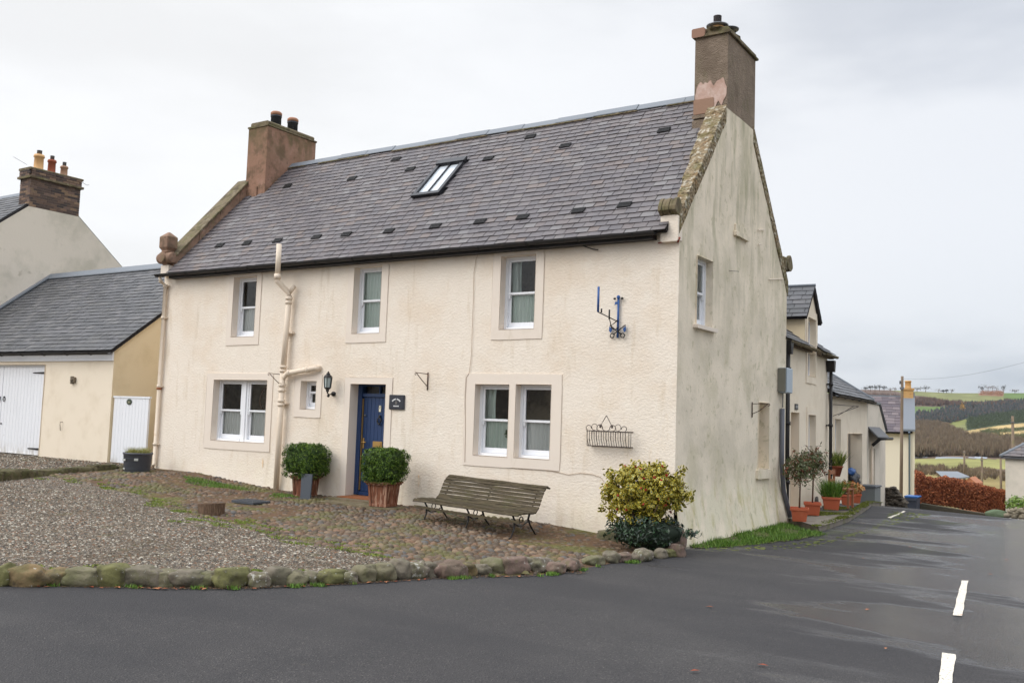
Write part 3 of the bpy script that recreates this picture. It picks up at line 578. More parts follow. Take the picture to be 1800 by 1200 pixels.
# ------------------------------------------------------------------ wide landscape: valley and hill
def land_z(d):
    return np.interp(d, [0, 30, 40, 60, 120, 250, 330, 460, 873, 1250, 1600, 1720, 2600], [-2.0, -2.0, -2.2, -4.2, -7.5, -10, -10.6, -10.2, 1.7, 30, 66, 68.5, 50])
TC = {'green': c(96, 116, 66), 'ygreen': c(122, 124, 82), 'olive': c(128, 132, 78), 'brown': c(104, 88, 78), 'scrub': c(122, 104, 78), 'dark': c(58, 66, 70), 'pine': c(64, 76, 56), 'tan': c(184, 160, 112), 'gorse': c(84, 88, 54), 'field': c(142, 140, 88), 'river': c(168, 176, 186), 'rough': c(138, 124, 82), 'rust': c(142, 108, 88)}
COVER = [('rough', [(1480, 822), (1830, 822), (1830, 930), (1480, 930)]), ('brown', [(1480, 748), (1830, 770), (1830, 830), (1480, 830)]),
 ('field', [(1600, 807), (1830, 807), (1830, 824), (1600, 822)]), ('river', [(1600, 802), (1660, 803.5), (1700, 804), (1735, 801.5), (1735, 806), (1600, 804.5)]),
 ('scrub', [(1560, 735), (1700, 738), (1760, 760), (1760, 800), (1560, 803)]),
 ('tan', [(1697, 757), (1750, 749), (1830, 739), (1830, 788), (1775, 775), (1740, 771), (1695, 774)]), ('gorse', [(1725, 756), (1740, 752), (1745, 772), (1722, 776)]), ('gorse', [(1740, 757), (1770, 752), (1830, 748), (1830, 752), (1772, 759), (1740, 761)]), ('gorse', [(1748, 767), (1830, 760), (1830, 770), (1750, 771)]), ('gorse', [(1695, 765), (1722, 763), (1722, 767), (1700, 768)]),
 ('green', [(1480, 710), (1690, 714), (1683, 722), (1640, 731), (1560, 736)]), ('ygreen', [(1663, 754), (1700, 744), (1698, 757), (1666, 761)]), ('olive', [(1672, 742), (1700, 736), (1702, 744), (1665, 754)]),
 ('brown', [(1480, 680), (1560, 684), (1600, 694), (1645, 701), (1690, 706), (1720, 709), (1760, 704), (1830, 700), (1830, 712), (1700, 716), (1600, 713), (1480, 713)]),
 ('dark', [(1600, 731), (1640, 726), (1672, 716), (1700, 712), (1760, 708), (1830, 704), (1830, 721), (1765, 725), (1740, 729), (1700, 735), (1670, 742), (1600, 744)]),
 ('green', [(1712, 734), (1766, 726), (1766, 729), (1712, 737)]), ('pine', [(1700, 739), (1735, 730), (1766, 729), (1830, 718), (1830, 741), (1750, 748), (1698, 757)]),
 ('rust', [(1720, 689), (1765, 689), (1765, 697), (1720, 695)])]
az = np.concatenate([np.linspace(-PI, -.42, 60), np.linspace(-.40, .03, 330), np.linspace(.06, PI, 70)]); ds = np.concatenate([np.linspace(28, 330, 34), np.linspace(340, 900, 60), np.linspace(910, 1720, 90), [2000, 2600]])
mb = MB(); mb.smooth = True; A, D = np.meshgrid(az, ds); X = D*np.sin(A); Y = D*np.cos(A)
Z = land_z(D) + np.clip((D-600)/900, 0, 1)*(1.2*np.sin(A*23+1)+1*np.sin(A*9)) + .6*np.sin(A*60+D*.02)*np.clip((D-80)/300, 0, 1)
def land_at(px_, py_):
    """point of the landscape seen at a photograph pixel"""
    d = ray(px_, py_); best = None
    for t in np.concatenate([np.linspace(60, 1700, 830)]):
        h = math.hypot(d[0], d[1]); q = CAM + d*t/h; a = math.atan2(q[0], q[1])
        z = float(land_z(t)) + min(max((t-600)/900, 0), 1)*(1.2*math.sin(a*23+1)+1*math.sin(a*9))
        if z >= q[2]: return np.array([q[0], q[1], z])
    return None
mb.add(np.stack([X, Y, Z], 2).reshape(-1, 3).tolist(), [(j*len(az)+i, j*len(az)+i+1, (j+1)*len(az)+i+1, (j+1)*len(az)+i) for j in range(len(ds)-1) for i in range(len(az)-1)])
hillm = bpy.data.materials.new('hill_cover'); hillm.use_nodes = True; t_ = hillm.node_tree; b_ = t_.nodes['Principled BSDF']; b_.inputs['Roughness'].default_value = .95; b_.inputs['Specular IOR Level'].default_value = .1
at_ = t_.nodes.new('ShaderNodeVertexColor'); at_.layer_name = 'cover'; nz_ = t_.nodes.new('ShaderNodeTexNoise'); nz_.inputs['Scale'].default_value = .035; nz_.inputs['Detail'].default_value = 8; ge_ = t_.nodes.new('ShaderNodeNewGeometry'); t_.links.new(ge_.outputs['Position'], nz_.inputs['Vector'])
mr_ = t_.nodes.new('ShaderNodeMapRange'); mr_.inputs[1].default_value = .3; mr_.inputs[2].default_value = .7; mr_.inputs[3].default_value = .75; mr_.inputs[4].default_value = 1.2; t_.links.new(nz_.outputs[0], mr_.inputs[0])
vm_ = t_.nodes.new('ShaderNodeVectorMath'); vm_.operation = 'SCALE'; t_.links.new(at_.outputs[0], vm_.inputs[0]); t_.links.new(mr_.outputs[0], vm_.inputs['Scale']); t_.links.new(vm_.outputs[0], b_.inputs['Base Color'])
ho = mb.build('hills', hillm, kind='structure', origin=(0, 0, 0))
Pw = np.stack([X.ravel(), Y.ravel(), Z.ravel()-1.7], 1) @ R.T; pxs = 900+1650*Pw[:, 0]/np.maximum(Pw[:, 2], 1e-3); pys = 600+1650*Pw[:, 1]/np.maximum(Pw[:, 2], 1e-3)
col = np.tile(np.array(TC['ygreen']), (len(pxs), 1)); front = Pw[:, 2] > 10
dd = D.ravel(); col[dd < 800] = TC['brown']; col[dd < 500] = TC['olive']; col[dd < 320] = TC['rough']; up_ = dd > 1000
jx = pxs + np.array([2.5*noise.noise(Vector((x*.01, y*.01, 0))) for x, y in zip(X.ravel(), Y.ravel())]); jy = pys + np.array([1.6*noise.noise(Vector((x*.012, y*.012, 5))) for x, y in zip(X.ravel(), Y.ravel())])
inview = front & (pxs > 1450) & (pxs < 1850)
col[inview & (pys < 712)] = TC['ygreen']; col[Y.ravel() < 0] = c(118, 110, 98)
for k_, poly in COVER: col[inview & inpoly(jx, jy, poly)] = TC[k_]
gsel = inview & (pxs > 1700) & (pys < 704) & (pys > 688); col[gsel & (pxs > 1765)] = TC['green']
va = ho.data.color_attributes.new('cover', 'FLOAT_COLOR', 'POINT'); va.data.foreach_set('color', np.concatenate([col, np.ones((len(col), 1))], 1).ravel())
# woods: one mass each
def twig_tree(k=44, spread=.42):
    v, f = [], []
    for i in range(k):
        a = random.uniform(0, 2*PI); r = random.uniform(.05, spread); h = random.uniform(.5, 1.); x, y = r*math.cos(a), r*math.sin(a); b = len(v); wd = .022
        v += [(x*.3-wd, y*.3, .0), (x*.3+wd, y*.3, 0), (x+random.uniform(-.1, .1), y, h)]; f.append((b, b+1, b+2))
        b = len(v); q = random.uniform(.02, .04); z = random.uniform(.3, .8)*h; v += [(x-q, y, z-.12), (x+q, y+q, z-.1), (x+random.uniform(-.12, .12), y, z+.22)]; f.append((b, b+1, b+2))
    return v, f
cone_v = []; cone_f = []
for l_ in range(4):
    b = len(cone_v); r = .26*(1-l_*.2); z = .1+l_*.2
    cone_v += [(r*math.cos(t*PI/3+l_), r*math.sin(t*PI/3+l_), z+.04*(t % 2)) for t in range(6)]+[(0, 0, z+.38)]; cone_f += [(b+i, b+(i+1) % 6, b+6) for i in range(6)]
def crown_t():
    v, f = [], []
    for i in range(34):
        d = Vector((random.gauss(0, 1), random.gauss(0, 1), random.gauss(0, 1))).normalized()*random.uniform(.5, 1); p = Vector((d.x*.42, d.y*.42, .58+d.z*.38)); q = .11; b = len(v)
        for _ in range(3): v.append(tuple(p+Vector((random.uniform(-q, q), random.uniform(-q, q), random.uniform(-q, q)))))
        f.append((b, b+1, b+2))
    return v, f
def wood(name, poly, n, tmpl, h, m, sm=False):
    xs_, ys_ = [p[0] for p in poly], [p[1] for p in poly]; pts = []
    while len(pts) < n:
        x, y = random.uniform(min(xs_), max(xs_)), random.uniform(min(ys_), max(ys_))
        if inpoly(np.array([x]), np.array([y]), poly)[0]:
            q = land_at(x, y)
            if q is not None: pts.append(q)
            else: n -= 1
    pts = np.array(pts); return scatter(name, tmpl[0], tmpl[1], pts, m, h*rng.uniform(.6, 1.25, len(pts)), kind='stuff', smooth=sm)
m_bare = mat('bare_wood', c(118, 102, 82), .95, islcol=[c(118, 104, 84), c(134, 118, 94), c(104, 90, 76), c(124, 104, 84), c(110, 98, 76)]); m_purp = mat('purple_wood', c(98, 84, 80), .95, islcol=[c(98, 84, 80), c(108, 92, 84), c(88, 76, 76), c(116, 96, 82), c(142, 104, 76)])
m_con = mat('conifer_needles', c(62, 68, 70), .9, islcol=[c(58, 66, 66), c(70, 74, 78), c(54, 60, 62), c(82, 78, 78), c(66, 74, 66), c(92, 80, 72)]); m_pine = mat('pine_wood', c(66, 78, 54), .9, islcol=[c(66, 78, 54), c(58, 70, 50), c(76, 88, 60)]); m_gor = mat('gorse_bush', c(80, 86, 50), .9, islcol=[c(80, 86, 50), c(70, 76, 46), c(92, 94, 58)])
tw = twig_tree(); ct = crown_t()
wood('bare_valley_wood', [(1600, 745), (1660, 748), (1700, 770), (1770, 774), (1800, 785), (1800, 802), (1600, 804)], 1500, tw, 6.5, m_bare)
wood('bare_hillside_wood', [(1500, 695), (1600, 701), (1645, 705), (1690, 711), (1720, 713), (1760, 709), (1820, 706), (1820, 712), (1700, 718), (1690, 714), (1600, 713), (1500, 713)], 900, tw, 7, m_purp)
wood('conifer_wood', [(1603, 733), (1640, 728), (1672, 718), (1700, 714), (1760, 710), (1815, 707), (1815, 724), (1765, 727), (1740, 731), (1700, 737), (1670, 744), (1603, 746)], 1300, (cone_v, cone_f), 6.5, m_con)
wood('pine_wood', [(1702, 742), (1735, 733), (1766, 731), (1815, 721), (1815, 743), (1750, 750), (1700, 758)], 900, ct, 5.5, m_pine)
wood('gorse_scrub', [(1722, 760), (1745, 757), (1770, 756), (1815, 752), (1815, 758), (1772, 761), (1745, 776), (1722, 776)], 260, ct, 3, m_gor)
wood('gorse_bank', [(1748, 768), (1815, 762), (1815, 778), (1750, 773)], 200, ct, 3, m_gor)
wood('rusty_thicket', [(1722, 692), (1765, 692), (1765, 697), (1722, 696)], 120, ct, 6, mat('rusty_thicket', c(158, 116, 92), .95, islcol=[c(158, 116, 92), c(142, 104, 84), c(170, 128, 98)]))
wood('riverside_scrub', [(1610, 822), (1700, 826), (1765, 832), (1765, 845), (1610, 836)], 160, tw, 2.5, m_bare)
# single trees on the skyline
def sky_tree(px_, py_, h, wd, lab, mtc, dense=60):
    g = land_at(px_, py_)
    if g is None: d = ray(px_, py_); g = CAM+d*1640/math.hypot(d[0], d[1]); g[2] -= 1
    g = g-np.array([0, 0, 1.])
    wd *= 1.35; t = thing('hill_tree', g, lab, 'tree', 'trees on the skyline'); mb = MB(); mb.tube([tuple(g), tuple(g+np.array([0, 0, h*.7]))], [.5, .25], 5); mb.build('trunk', barkm, t)
    cluster('crown', (g[0], g[1], g[2]+h*.72), (wd/2, wd/2, h*.30), dense, 1.1, mtc, t, power=.6, lump=.3)
SK = [(1521, 688, 9, 8, 'dark flat-topped tree at the far left of the skyline row'), (1530, 688, 11, 10, 'broad dark pine in the skyline row left of the pole'), (1538, 688, 11, 9, 'second broad dark pine in the skyline row left of the pole'), (1546, 688, 12, 10, 'tallest dark pine of the skyline row left of the pole'), (1554, 688, 10, 8, 'dark pine at the right end of the skyline row left of the pole'), (1565, 689, 8, 6, 'thin bare skyline tree between the pine row and the pole'), (1573, 689, 9, 7, 'pale bare skyline tree just left of the pole'),
      (1612, 689, 9, 11, 'low grey skyline tree right of the buff chimney'), (1627, 689, 11, 13, 'dark round skyline tree right of the buff chimney'), (1650, 690, 7, 11, 'faint low skyline tree above the green field'), (1658, 690, 5, 4, 'left of two small dark bushes on the skyline'), (1664, 690, 6, 5, 'right of two small dark bushes on the skyline'), (1673, 690, 7, 6, 'thin skyline tree right of the two small bushes'),
      (1726, 690, 14, 9, 'lone pine left of the rusty thicket on the hill'), (1737, 690, 15, 9, 'bare tall tree above the rusty thicket, leftmost'), (1745, 690, 15, 10, 'bare tall tree in the middle of the rusty thicket'), (1752, 690, 13, 8, 'bare tall tree right of the middle of the rusty thicket'), (1764, 691, 15, 7, 'tall tree at the right end of the rusty thicket'), (1784, 692, 8, 14, 'low wide tree at the right edge of the skyline')]
m_dk = mat('far_dark_crown', c(70, 72, 70), .95, islcol=[c(70, 74, 70), c(84, 84, 80)]); m_pl = mat('far_bare_crown', c(120, 116, 112), .95, islcol=[c(120, 116, 114), c(138, 132, 128)])
for s_ in SK: sky_tree(*s_, m_pl if ('bare' in s_[4] or 'faint' in s_[4] or 'low' in s_[4] or 'thin' in s_[4]) else m_dk, 36 if 'bare' in s_[4] or 'thin' in s_[4] or 'faint' in s_[4] else 80)
g = land_at(1692, 728); t = thing('hill_tree', g, 'small golden yellow tree glowing in the dark conifer wood', 'tree'); mb = MB(); mb.tube([tuple(g), (g[0], g[1], g[2]+6)], .3, 5); mb.build('trunk', barkm, t); cluster('crown', (g[0], g[1], g[2]+9), (3.5, 3.5, 6), 120, .9, mat('golden_crown', c(178, 138, 66), .9), t)

# ------------------------------------------------------------------ building helpers
def sash_window(parent, tf, u0, v0, u1, v1, dep=.135, curtain='both', surround=None, reveal=.3, label=None, cm=None, meet=.5, flip=False):
    """white sash window in an opening; sub-parts pane, curtain, surround"""
    mb = MB(tf); f = .055; w0 = dep; o = .012
    a, b, cc, d = u0, v0, u1, v1; vm = b+(d-b)*meet
    mb.box(a, a+f, w0, w0+.10, b, d); mb.box(cc-f, cc, w0, w0+.10, b, d); mb.box(a+f, cc-f, w0, w0+.10, d-f*.8, d); mb.box(a+f, cc-f, w0-.02, w0+.10, b, b+.045)
    # upper sash in front, lower sash behind
    s_ = .042; ia, ic = a+f+.003, cc-f-.003
    def sash(v_0, v_1, w1, bot, topr):
        mb.box(ia, ia+s_, w1, w1+.035, v_0, v_1); mb.box(ic-s_, ic, w1, w1+.035, v_0, v_1); mb.box(ia+s_, ic-s_, w1, w1+.035, v_0, v_0+bot); mb.box(ia+s_, ic-s_, w1, w1+.035, v_1-topr, v_1)
    sash(vm-.015, d-f*.8-.003, w0+.012, .035, .035); sash(b+.048, vm+.012, w0+.05, .085, .035)
    for hx_ in (ia, ic-s_): mb.prism([(hx_, vm-.017), (hx_+s_, vm-.017), (hx_+s_*.8, vm-.085), (hx_+s_*.2, vm-.085)], w0+.014, w0+.045)
    wi = mb.build('window', white, parent, label=label)
    g = MB(tf); g.add([(ia+s_, w0+.03, vm), (ic-s_, w0+.03, vm), (ic-s_, w0+.03, d-f), (ia+s_, w0+.03, d-f)], [(0, 1, 2, 3)]); g.add([(ia+s_, w0+.07, b+.1), (ic-s_, w0+.07, b+.1), (ic-s_, w0+.07, vm), (ia+s_, w0+.07, vm)], [(0, 1, 2, 3)])
    g.build('pane', glass, wi)
    if curtain:
        q = MB(tf); q.smooth = True
        def drape(ua, ub, va, vb, w_, k=9):
            n = max(8, int((ub-ua)*70)); ph = random.random()*6; vs = []; 
            for j in range(5):
                for i in range(n+1):
                    t = i/n; u = ua+(ub-ua)*t; am = .030*(1+.5*math.sin(t*7+ph)); vs.append((u+.01*math.sin(j+t*9), w_+.012+am*math.sin(t*k*5.0*(ub-ua)/.5+ph+j*.12), va+(vb-va)*j/4))
            q.add(vs, [(j*(n+1)+i, j*(n+1)+i+1, (j+1)*(n+1)+i+1, (j+1)*(n+1)+i) for j in range(4) for i in range(n)])
        if curtain in ('low', 'both'): drape(a+.02, cc-.02, b+.06, vm+.03, w0+.115)
        if curtain == 'full': drape(a+.02, cc-.02, b+.06, d, w0+.115)
        if curtain == 'both': drape(a+.02, a+(cc-a)*.30, vm, d, w0+.14, 7)
        if curtain == 'split': drape(a+.08, a+(cc-a)*.66, b+.06, vm+.03, w0+.115); drape(a+(cc-a)*.64, cc-.02, b+.06, vm+.02, w0+.12); drape(a+.02, a+(cc-a)*.35, vm, d, w0+.14, 6)
        q.build('curtain', cm or curtw, wi)
    if surround:
        margin(wi, tf, [(u0, v0, u1, v1)], surround)
    return wi
def margin(parent, tf, holes, r, m=None, name='surround', y0=-.014):
    """smooth painted margin round one or more openings: r = (u0, v0, u1, v1)"""
    mb = MB(tf); us = sorted({r[0], r[2]} | {h[0] for h in holes} | {h[2] for h in holes}); vs = sorted({r[1], r[3]} | {h[1] for h in holes} | {h[3] for h in holes})
    d = {}; vv = []; ff = []
    def vid(u, v, w_):
        if (u, v, w_) not in d: d[(u, v, w_)] = len(vv); vv.append((u+(random.uniform(-.008, .008) if (u in (r[0], r[2]) or v in (r[1], r[3])) else 0), w_, v+(random.uniform(-.006, .006) if v in (r[1], r[3]) else 0)))
        return d[(u, v, w_)]
    for i in range(len(us)-1):
        for j in range(len(vs)-1):
            if any(h[0] < (us[i]+us[i+1])/2 < h[2] and h[1] < (vs[j]+vs[j+1])/2 < h[3] for h in holes): continue
            a, b, cc, e = us[i], vs[j], us[i+1], vs[j+1]; ff.append((vid(a, b, y0), vid(cc, b, y0), vid(cc, e, y0), vid(a, e, y0)))
    for (a, b), (cc, e) in (((r[0], r[1]), (r[2], r[1])), ((r[2], r[1]), (r[2], r[3])), ((r[2], r[3]), (r[0], r[3])), ((r[0], r[3]), (r[0], r[1]))):
        ff.append((vid(a, b, y0), vid(cc, e, y0), vid(cc, e, .03), vid(a, b, .03)))
    for h in holes:      # smooth painted reveals just inside the cut edge
        e_ = .003; a, b, cc, dd = h[0]+e_, h[1]+e_, h[2]-e_, h[3]-e_
        o = len(vv); vv += [(a, y0, b), (a, y0, dd), (cc, y0, dd), (cc, y0, b), (a, .3, b), (a, .3, dd), (cc, .3, dd), (cc, .3, b)]
        ff += [(o+0, o+1, o+5, o+4), (o+1, o+2, o+6, o+5), (o+2, o+3, o+7, o+6), (o+3, o+0, o+4, o+7)]
    mb.add(vv, ff); return mb.build(name, m or surr, parent)
def slates(name, parent, m, P0, du, ds_, n, U, S, gauge=.148, wid=.225, bounds=None, skip=None, thick=.009):
    """courses of separate slates: P0 eave corner, du along, ds_ up the slope, n outward normal"""
    P0, du, ds_, n = map(Vector, (P0, du, ds_, n)); mb = MB(); k = 0; s = 0
    while s < S-.03:
        u = -(k % 2)*wid*.5-random.uniform(0, .05); g = gauge*(1 if k else .8)
        while u < U:
            w_ = wid*random.uniform(.82, 1.16); a, b = u+.005, u+w_-.005; s0 = s+random.uniform(-.005, .005)+.014*noise.noise(Vector((u*.6, s*.8, 2))); s1 = min(s+g*1.5, S); u += w_
            lo, hi = (bounds(s0+g/2) if bounds else (0, U))
            a = max(a, lo); b = min(b, hi)
            if b-a < .03: continue
            if skip and skip((a+b)/2, s+g/2): continue
            li = .018+random.uniform(0, .007); tl = random.uniform(-.003, .003); sk = random.uniform(-.006, .006)
            q = lambda uu, ss, h: tuple(P0+du*uu+ds_*ss+n*h)
            mb.add([q(a, s0, li+tl), q(b, s0+sk, li-tl), q(b, s1, .002), q(a, s1, .002), q(a, s0, li+tl-thick), q(b, s0+sk, li-tl-thick)], [(0, 1, 2, 3), (4, 5, 1, 0), (4, 0, 3), (5, 2, 1)])
        s += g; k += 1
    return mb.build(name, m, parent)
def tilebed(mb, P0, du, ds_, n, U, S, dn=-.012, th=.06):
    P0, du, ds_, n = map(Vector, (P0, du, ds_, n)); q = lambda u, s, h: tuple(P0+du*u+ds_*s+n*h)
    mb.add([q(0, 0, dn), q(U, 0, dn), q(U, S, dn), q(0, S, dn), q(0, 0, dn-th), q(U, 0, dn-th), q(U, S, dn-th), q(0, S, dn-th)], [(0, 1, 2, 3), (7, 6, 5, 4), (0, 4, 5, 1), (1, 5, 6, 2), (2, 6, 7, 3), (3, 7, 4, 0)])
def gutter(parent, p0, p1, r=.055, m=None, name='gutter'):
    p0, p1 = Vector(p0), Vector(p1); d = (p1-p0).normalized(); sdv = d.cross(Vector((0, 0, 1))); vs = []; fs = []; n = 8
    for p in (p0, p1):
        for rr in (r, r-.008):
            for k in range(n+1):
                t = PI*k/n; vs.append(tuple(p+sdv*math.cos(t)*rr+Vector((0, 0, -math.sin(t)*rr))))
    q = 2*(n+1)
    for k in range(n): fs += [(k, k+1, q+k+1, q+k), (n+1+k, q+n+1+k, q+n+2+k, n+2+k)]
    fs += [(0, q, q+n+1, n+1), (n, 2*n+1, q+2*n+1, q+n)]
    mb = MB(); mb.add(vs, fs); L_ = (p1-p0).length
    for i in range(int(L_/.95)+1):
        p = p0+d*min(i*.95+.1, L_-.03); mb.tube([tuple(p+sdv*r*1.08+Vector((0, 0, 0))), tuple(p+sdv*r*.8+Vector((0, 0, -r*.8))), tuple(p+Vector((0, 0, -r*1.12))), tuple(p-sdv*r*.8+Vector((0, 0, -r*.8)))], .009, 4)
    return mb.build(name, m or blackp, parent)
def chimney_pot(parent, x, y, z, r, h, m, cap=None, name='chimney_pot'):
    mb = MB(); mb.cur = 0; mb.lathe([(r*1.0, z-.05), (r*1.0, z+.05), (r*.93, z+.07), (r*.88, z+h*.8), (r*1.06, z+h*.83), (r*1.06, z+h*.9), (r*.95, z+h), (r*.7, z+h), (r*.7, z+h-.05)], x, y, 18)
    p = mb.build(name, m, parent); return p
def T_F(u, w_, v): return (u, YF+w_, v)
def T_G(u, w_, v): return (XR-w_, u, v)

# ================================================================== the corner house
house = thing('stone_house', ((XL+XR)/2, (YF+YB)/2, -.1), 'cream two storey corner house with slate roof, two brown chimneys and blue front door', 'house')
ZE, ZRG, YR = 4.60, 7.60, 15.67; EY = 12.80; SL = (ZRG-ZE)/(YR-EY)
W1 = (-15.45, 3.17, -14.76, 4.41); W2 = (-12.10, 3.17, -11.42, 4.42); W3 = (-8.78, 3.17, -8.09, 4.41)
LW = (-15.89, 1.04, -14.29, 2.29); SW = (-13.35, 1.74, -12.94, 2.28); DR = (-12.06, .16, -11.20, 2.235); RA = (-9.22, 1.06, -8.53, 2.255); RB = (-8.40, 1.06, -7.72, 2.26)
holesF = [W1, W2, W3, LW, SW, DR, RA, RB]
def wob(u, v): return .014*noise.noise(Vector((u*.9, v*.9, 0)))+.006*noise.noise(Vector((u*4, v*4, 0)))
def dispF(u, v):
    e = min(1, (u-XL)/.3, (XR-u)/.3)
    for h in holesF:
        if h[0]-.32 < u < h[2]+.32 and h[1]-.32 < v < h[3]+.32: e = min(e, 0)
    return (wob(u, v)*max(e, 0) - .07*max(0, .55-v)**1.2*1.2*(0 if DR[0]-.3 < u < DR[2]+.3 else 1))
G1 = (13.68, 3.24, 14.34, 4.33); G2 = (16.72, .93, 17.30, 2.14)
holesG = [G1, G2]
GP = [(13.0, 4.85), (14.85, 7.05), (16.26, 7.05), (18.35, 4.60)]
def dispG(u, v):
    e = min(1, (u-YF)/.3, (YB-u)/.3)
    for h in holesG:
        if h[0]-.2 < u < h[2]+.2 and h[1]-.2 < v < h[3]+.2: e = 0
    b = -.16*max(0, .75-v)**1.3*(1.0 if True else 0)
    return 1.6*wob(u+50, v)*max(e, 0)+b-.02*max(0, noise.noise(Vector((u*2.5, v*2.5, 9))))*(v < .8)
mb = MB(T_F); wallgrid(mb, XL, XR, -.25, 4.62, holesF, .25, reveal=.28, disp=dispF)
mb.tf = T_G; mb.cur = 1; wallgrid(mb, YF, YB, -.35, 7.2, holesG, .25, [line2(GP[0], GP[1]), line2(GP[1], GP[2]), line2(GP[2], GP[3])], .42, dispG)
mb.tf = lambda u, w_, v: (XL+w_, u, v); mb.cur = 0; wallgrid(mb, YF, YB, -.1, 7.3, (), .6, [line2((13.0, 4.9), (14.85, 6.98)), line2((14.85, 6.98), (16.3, 6.98)), line2((16.3, 6.98), (18.35, 4.9))])
mb.tf = lambda u, w_, v: (u, YB-w_, v); wallgrid(mb, XL, XR, -.3, 4.62, (), .8)
# blind back of the recess in the gable's lower opening
mb.tf = T_G; mb.cur = 2; mb.box(G2[0], G2[2], .40, .46, G2[1], G2[3])
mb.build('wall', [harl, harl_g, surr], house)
mb = MB(); mb.box(XL+.3, XR-.75, YF+1.15, YF+1.22, .1, 4.5); mb.box(XL+.2, XR-.2, YF+.3, YB-.3, 2.62, 2.70)
for x in (-13.8, -12.6, -10.6, -6.9): mb.box(x, x+.06, YF+.32, YF+1.15, .2, 4.5)
mb.box(XR-.95, XR-.9, YF+.35, YB-.3, .1, 4.5); mb.box(XL+.2, XR-.2, YF+.25, YB-.3, .02, .12)
mb.build('partition', room, house)
sash_window(house, T_F, *W1, curtain='low', surround=(W1[0]-.15, W1[1]-.17, W1[2]+.14, W1[3]+.10))
sash_window(house, T_F, *W2, curtain='full', cm=curt, surround=(W2[0]-.15, W2[1]-.17, W2[2]+.16, W2[3]+.13))
sash_window(house, T_F, *W3, curtain='both', cm=curt, surround=(W3[0]-.16, W3[1]-.17, W3[2]+.15, W3[3]+.14))
mid = (LW[0]+LW[2])/2
wl = sash_window(house, T_F, LW[0], LW[1], mid-.03, LW[3], curtain='low', label='left ground floor sash pair beside the black tub')
mb = MB(T_F); mb.box(mid-.0295, mid+.0495, .115, .23, LW[1], LW[3]-.002, .006); mb.build('mullion', white, wl)
sash_window(house, T_F, mid+.05, LW[1], LW[2], LW[3], dep=.136, curtain='low', label='right sash of the double window, dark spoked wheel behind its upper pane')
margin(wl, T_F, [LW], (LW[0]-.22, LW[1]-.17, LW[2]+.16, LW[3]+.13))
wr = sash_window(house, T_F, *RA, curtain='split', cm=curt); sash_window(house, T_F, *RB, curtain='low')
margin(wr, T_F, [RA, RB], (RA[0]-.21, RA[1]-.17, RB[2]+.19, RB[3]+.17))
wq = sash_window(house, T_F, *SW, dep=.14, curtain=None, meet=.60, surround=(SW[0]-.17, SW[1]-.16, SW[2]+.14, SW[3]+.13), label='tiny sash window left of the lantern')
mb = MB(T_F); mb.box(SW[0]+.07, SW[2]-.07, .30, .31, SW[1]+.07, SW[3]-.25); mb.build('blind', curt, wq)
sash_window(house, T_G, *G1, dep=.10, curtain='full', cm=curtw)
mb = MB(T_G); mb.box(G1[0]-.08, G1[2]+.12, -.075, .02, G1[1]-.055, G1[1]+.005, .008); mb.build('sill', surr, house, label='projecting sill of the upper gable window'); mb = MB(T_G); mb.box(15.33, 16.0, -.05, .01, 4.95, 5.03, .01); mb.box(15.38, 15.95, -.02, .01, 5.03, 5.16, .006); mb.build('ledge', harl_g, house); mb = MB(T_G); mb.box(G2[0]-.09, G2[2]+.1, -.05, .01, G2[1]-.17, G2[1]-.004, .01)
mb.build('sill', harl_g, house, label='sill of the blind gable recess')
margin(house, T_G, [G2], (G2[0]-.01, G2[1]-.01, G2[2]+.09, G2[3]+.09), harl_g, 'surround', -.004)
# ---- front door
dw = .22
mb = MB(T_F); a, b, cc, d = DR
margin(house, T_F, [DR], (a-.15, .06, cc+.15, d+.12), name='door_surround')
mb = MB(T_F); mb.smooth = False
nb = 8; u0, u1 = a+.12, cc-.012; bw = (u1-u0)/nb; zd = 1.995; z0 = .26
for i in range(nb): mb.box(u0+i*bw+.003, u0+(i+1)*bw-.003, dw+.03, dw+.07, z0, zd, .005)
mb.box(u0, u1, dw+.045, dw+.075, z0, zd)
door = mb.build('door', doorb, house, label='blue vertically boarded front door')
mb = MB(T_F); mb.box(a, a+.10, dw-.02, dw+.12, z0-.06, d); mb.box(a+.10, cc, dw, dw+.12, zd+.01, zd+.075, .012); mb.box(a+.10, cc, dw+.02, dw+.12, d-.035, d); mb.box(a+.112+.36, a+.112+.385, dw+.03, dw+.09, zd+.075, d-.035); mb.box(cc-.012, cc, dw, dw+.1, z0, d); mb.box(a+.1, cc, dw, dw+.12, z0-.07, z0-.005)
mb.build('door_frame', doorb, house)
mb = MB(T_F); mb.add([(a+.1, dw+.07, zd+.075), (cc, dw+.07, zd+.075), (cc, dw+.07, d-.035), (a+.1, dw+.07, d-.035)], [(0, 1, 2, 3)]); mb.build('fanlight', glass, door)
mb = MB(T_F); mb.box(a+.101, a+.117, dw+.005, dw+.034, z0+.02, zd-.02); mb.build('brass_strip', brass, door)
mb = MB(T_F); mb.box(a+.135, a+.168, dw+.018, dw+.03, 1.05, 1.24, .004); mb.tube([(a+.152, dw-.03, 1.16), (a+.152, dw+.02, 1.16)], .012, 8); mb.tube([(a+.152, dw-.03, 1.16), (a+.25, dw-.028, 1.163)], .011, 8); mb.build('handle', brass, door)
ux = a+.50
mb = MB(T_F); mb.box(ux-.11, ux+.11, dw+.012, dw+.03, 1.08, 1.19, .006); mb.box(ux-.085, ux+.085, dw+.004, dw+.013, 1.105, 1.165, .004); mb.build('letterbox', brass, door)
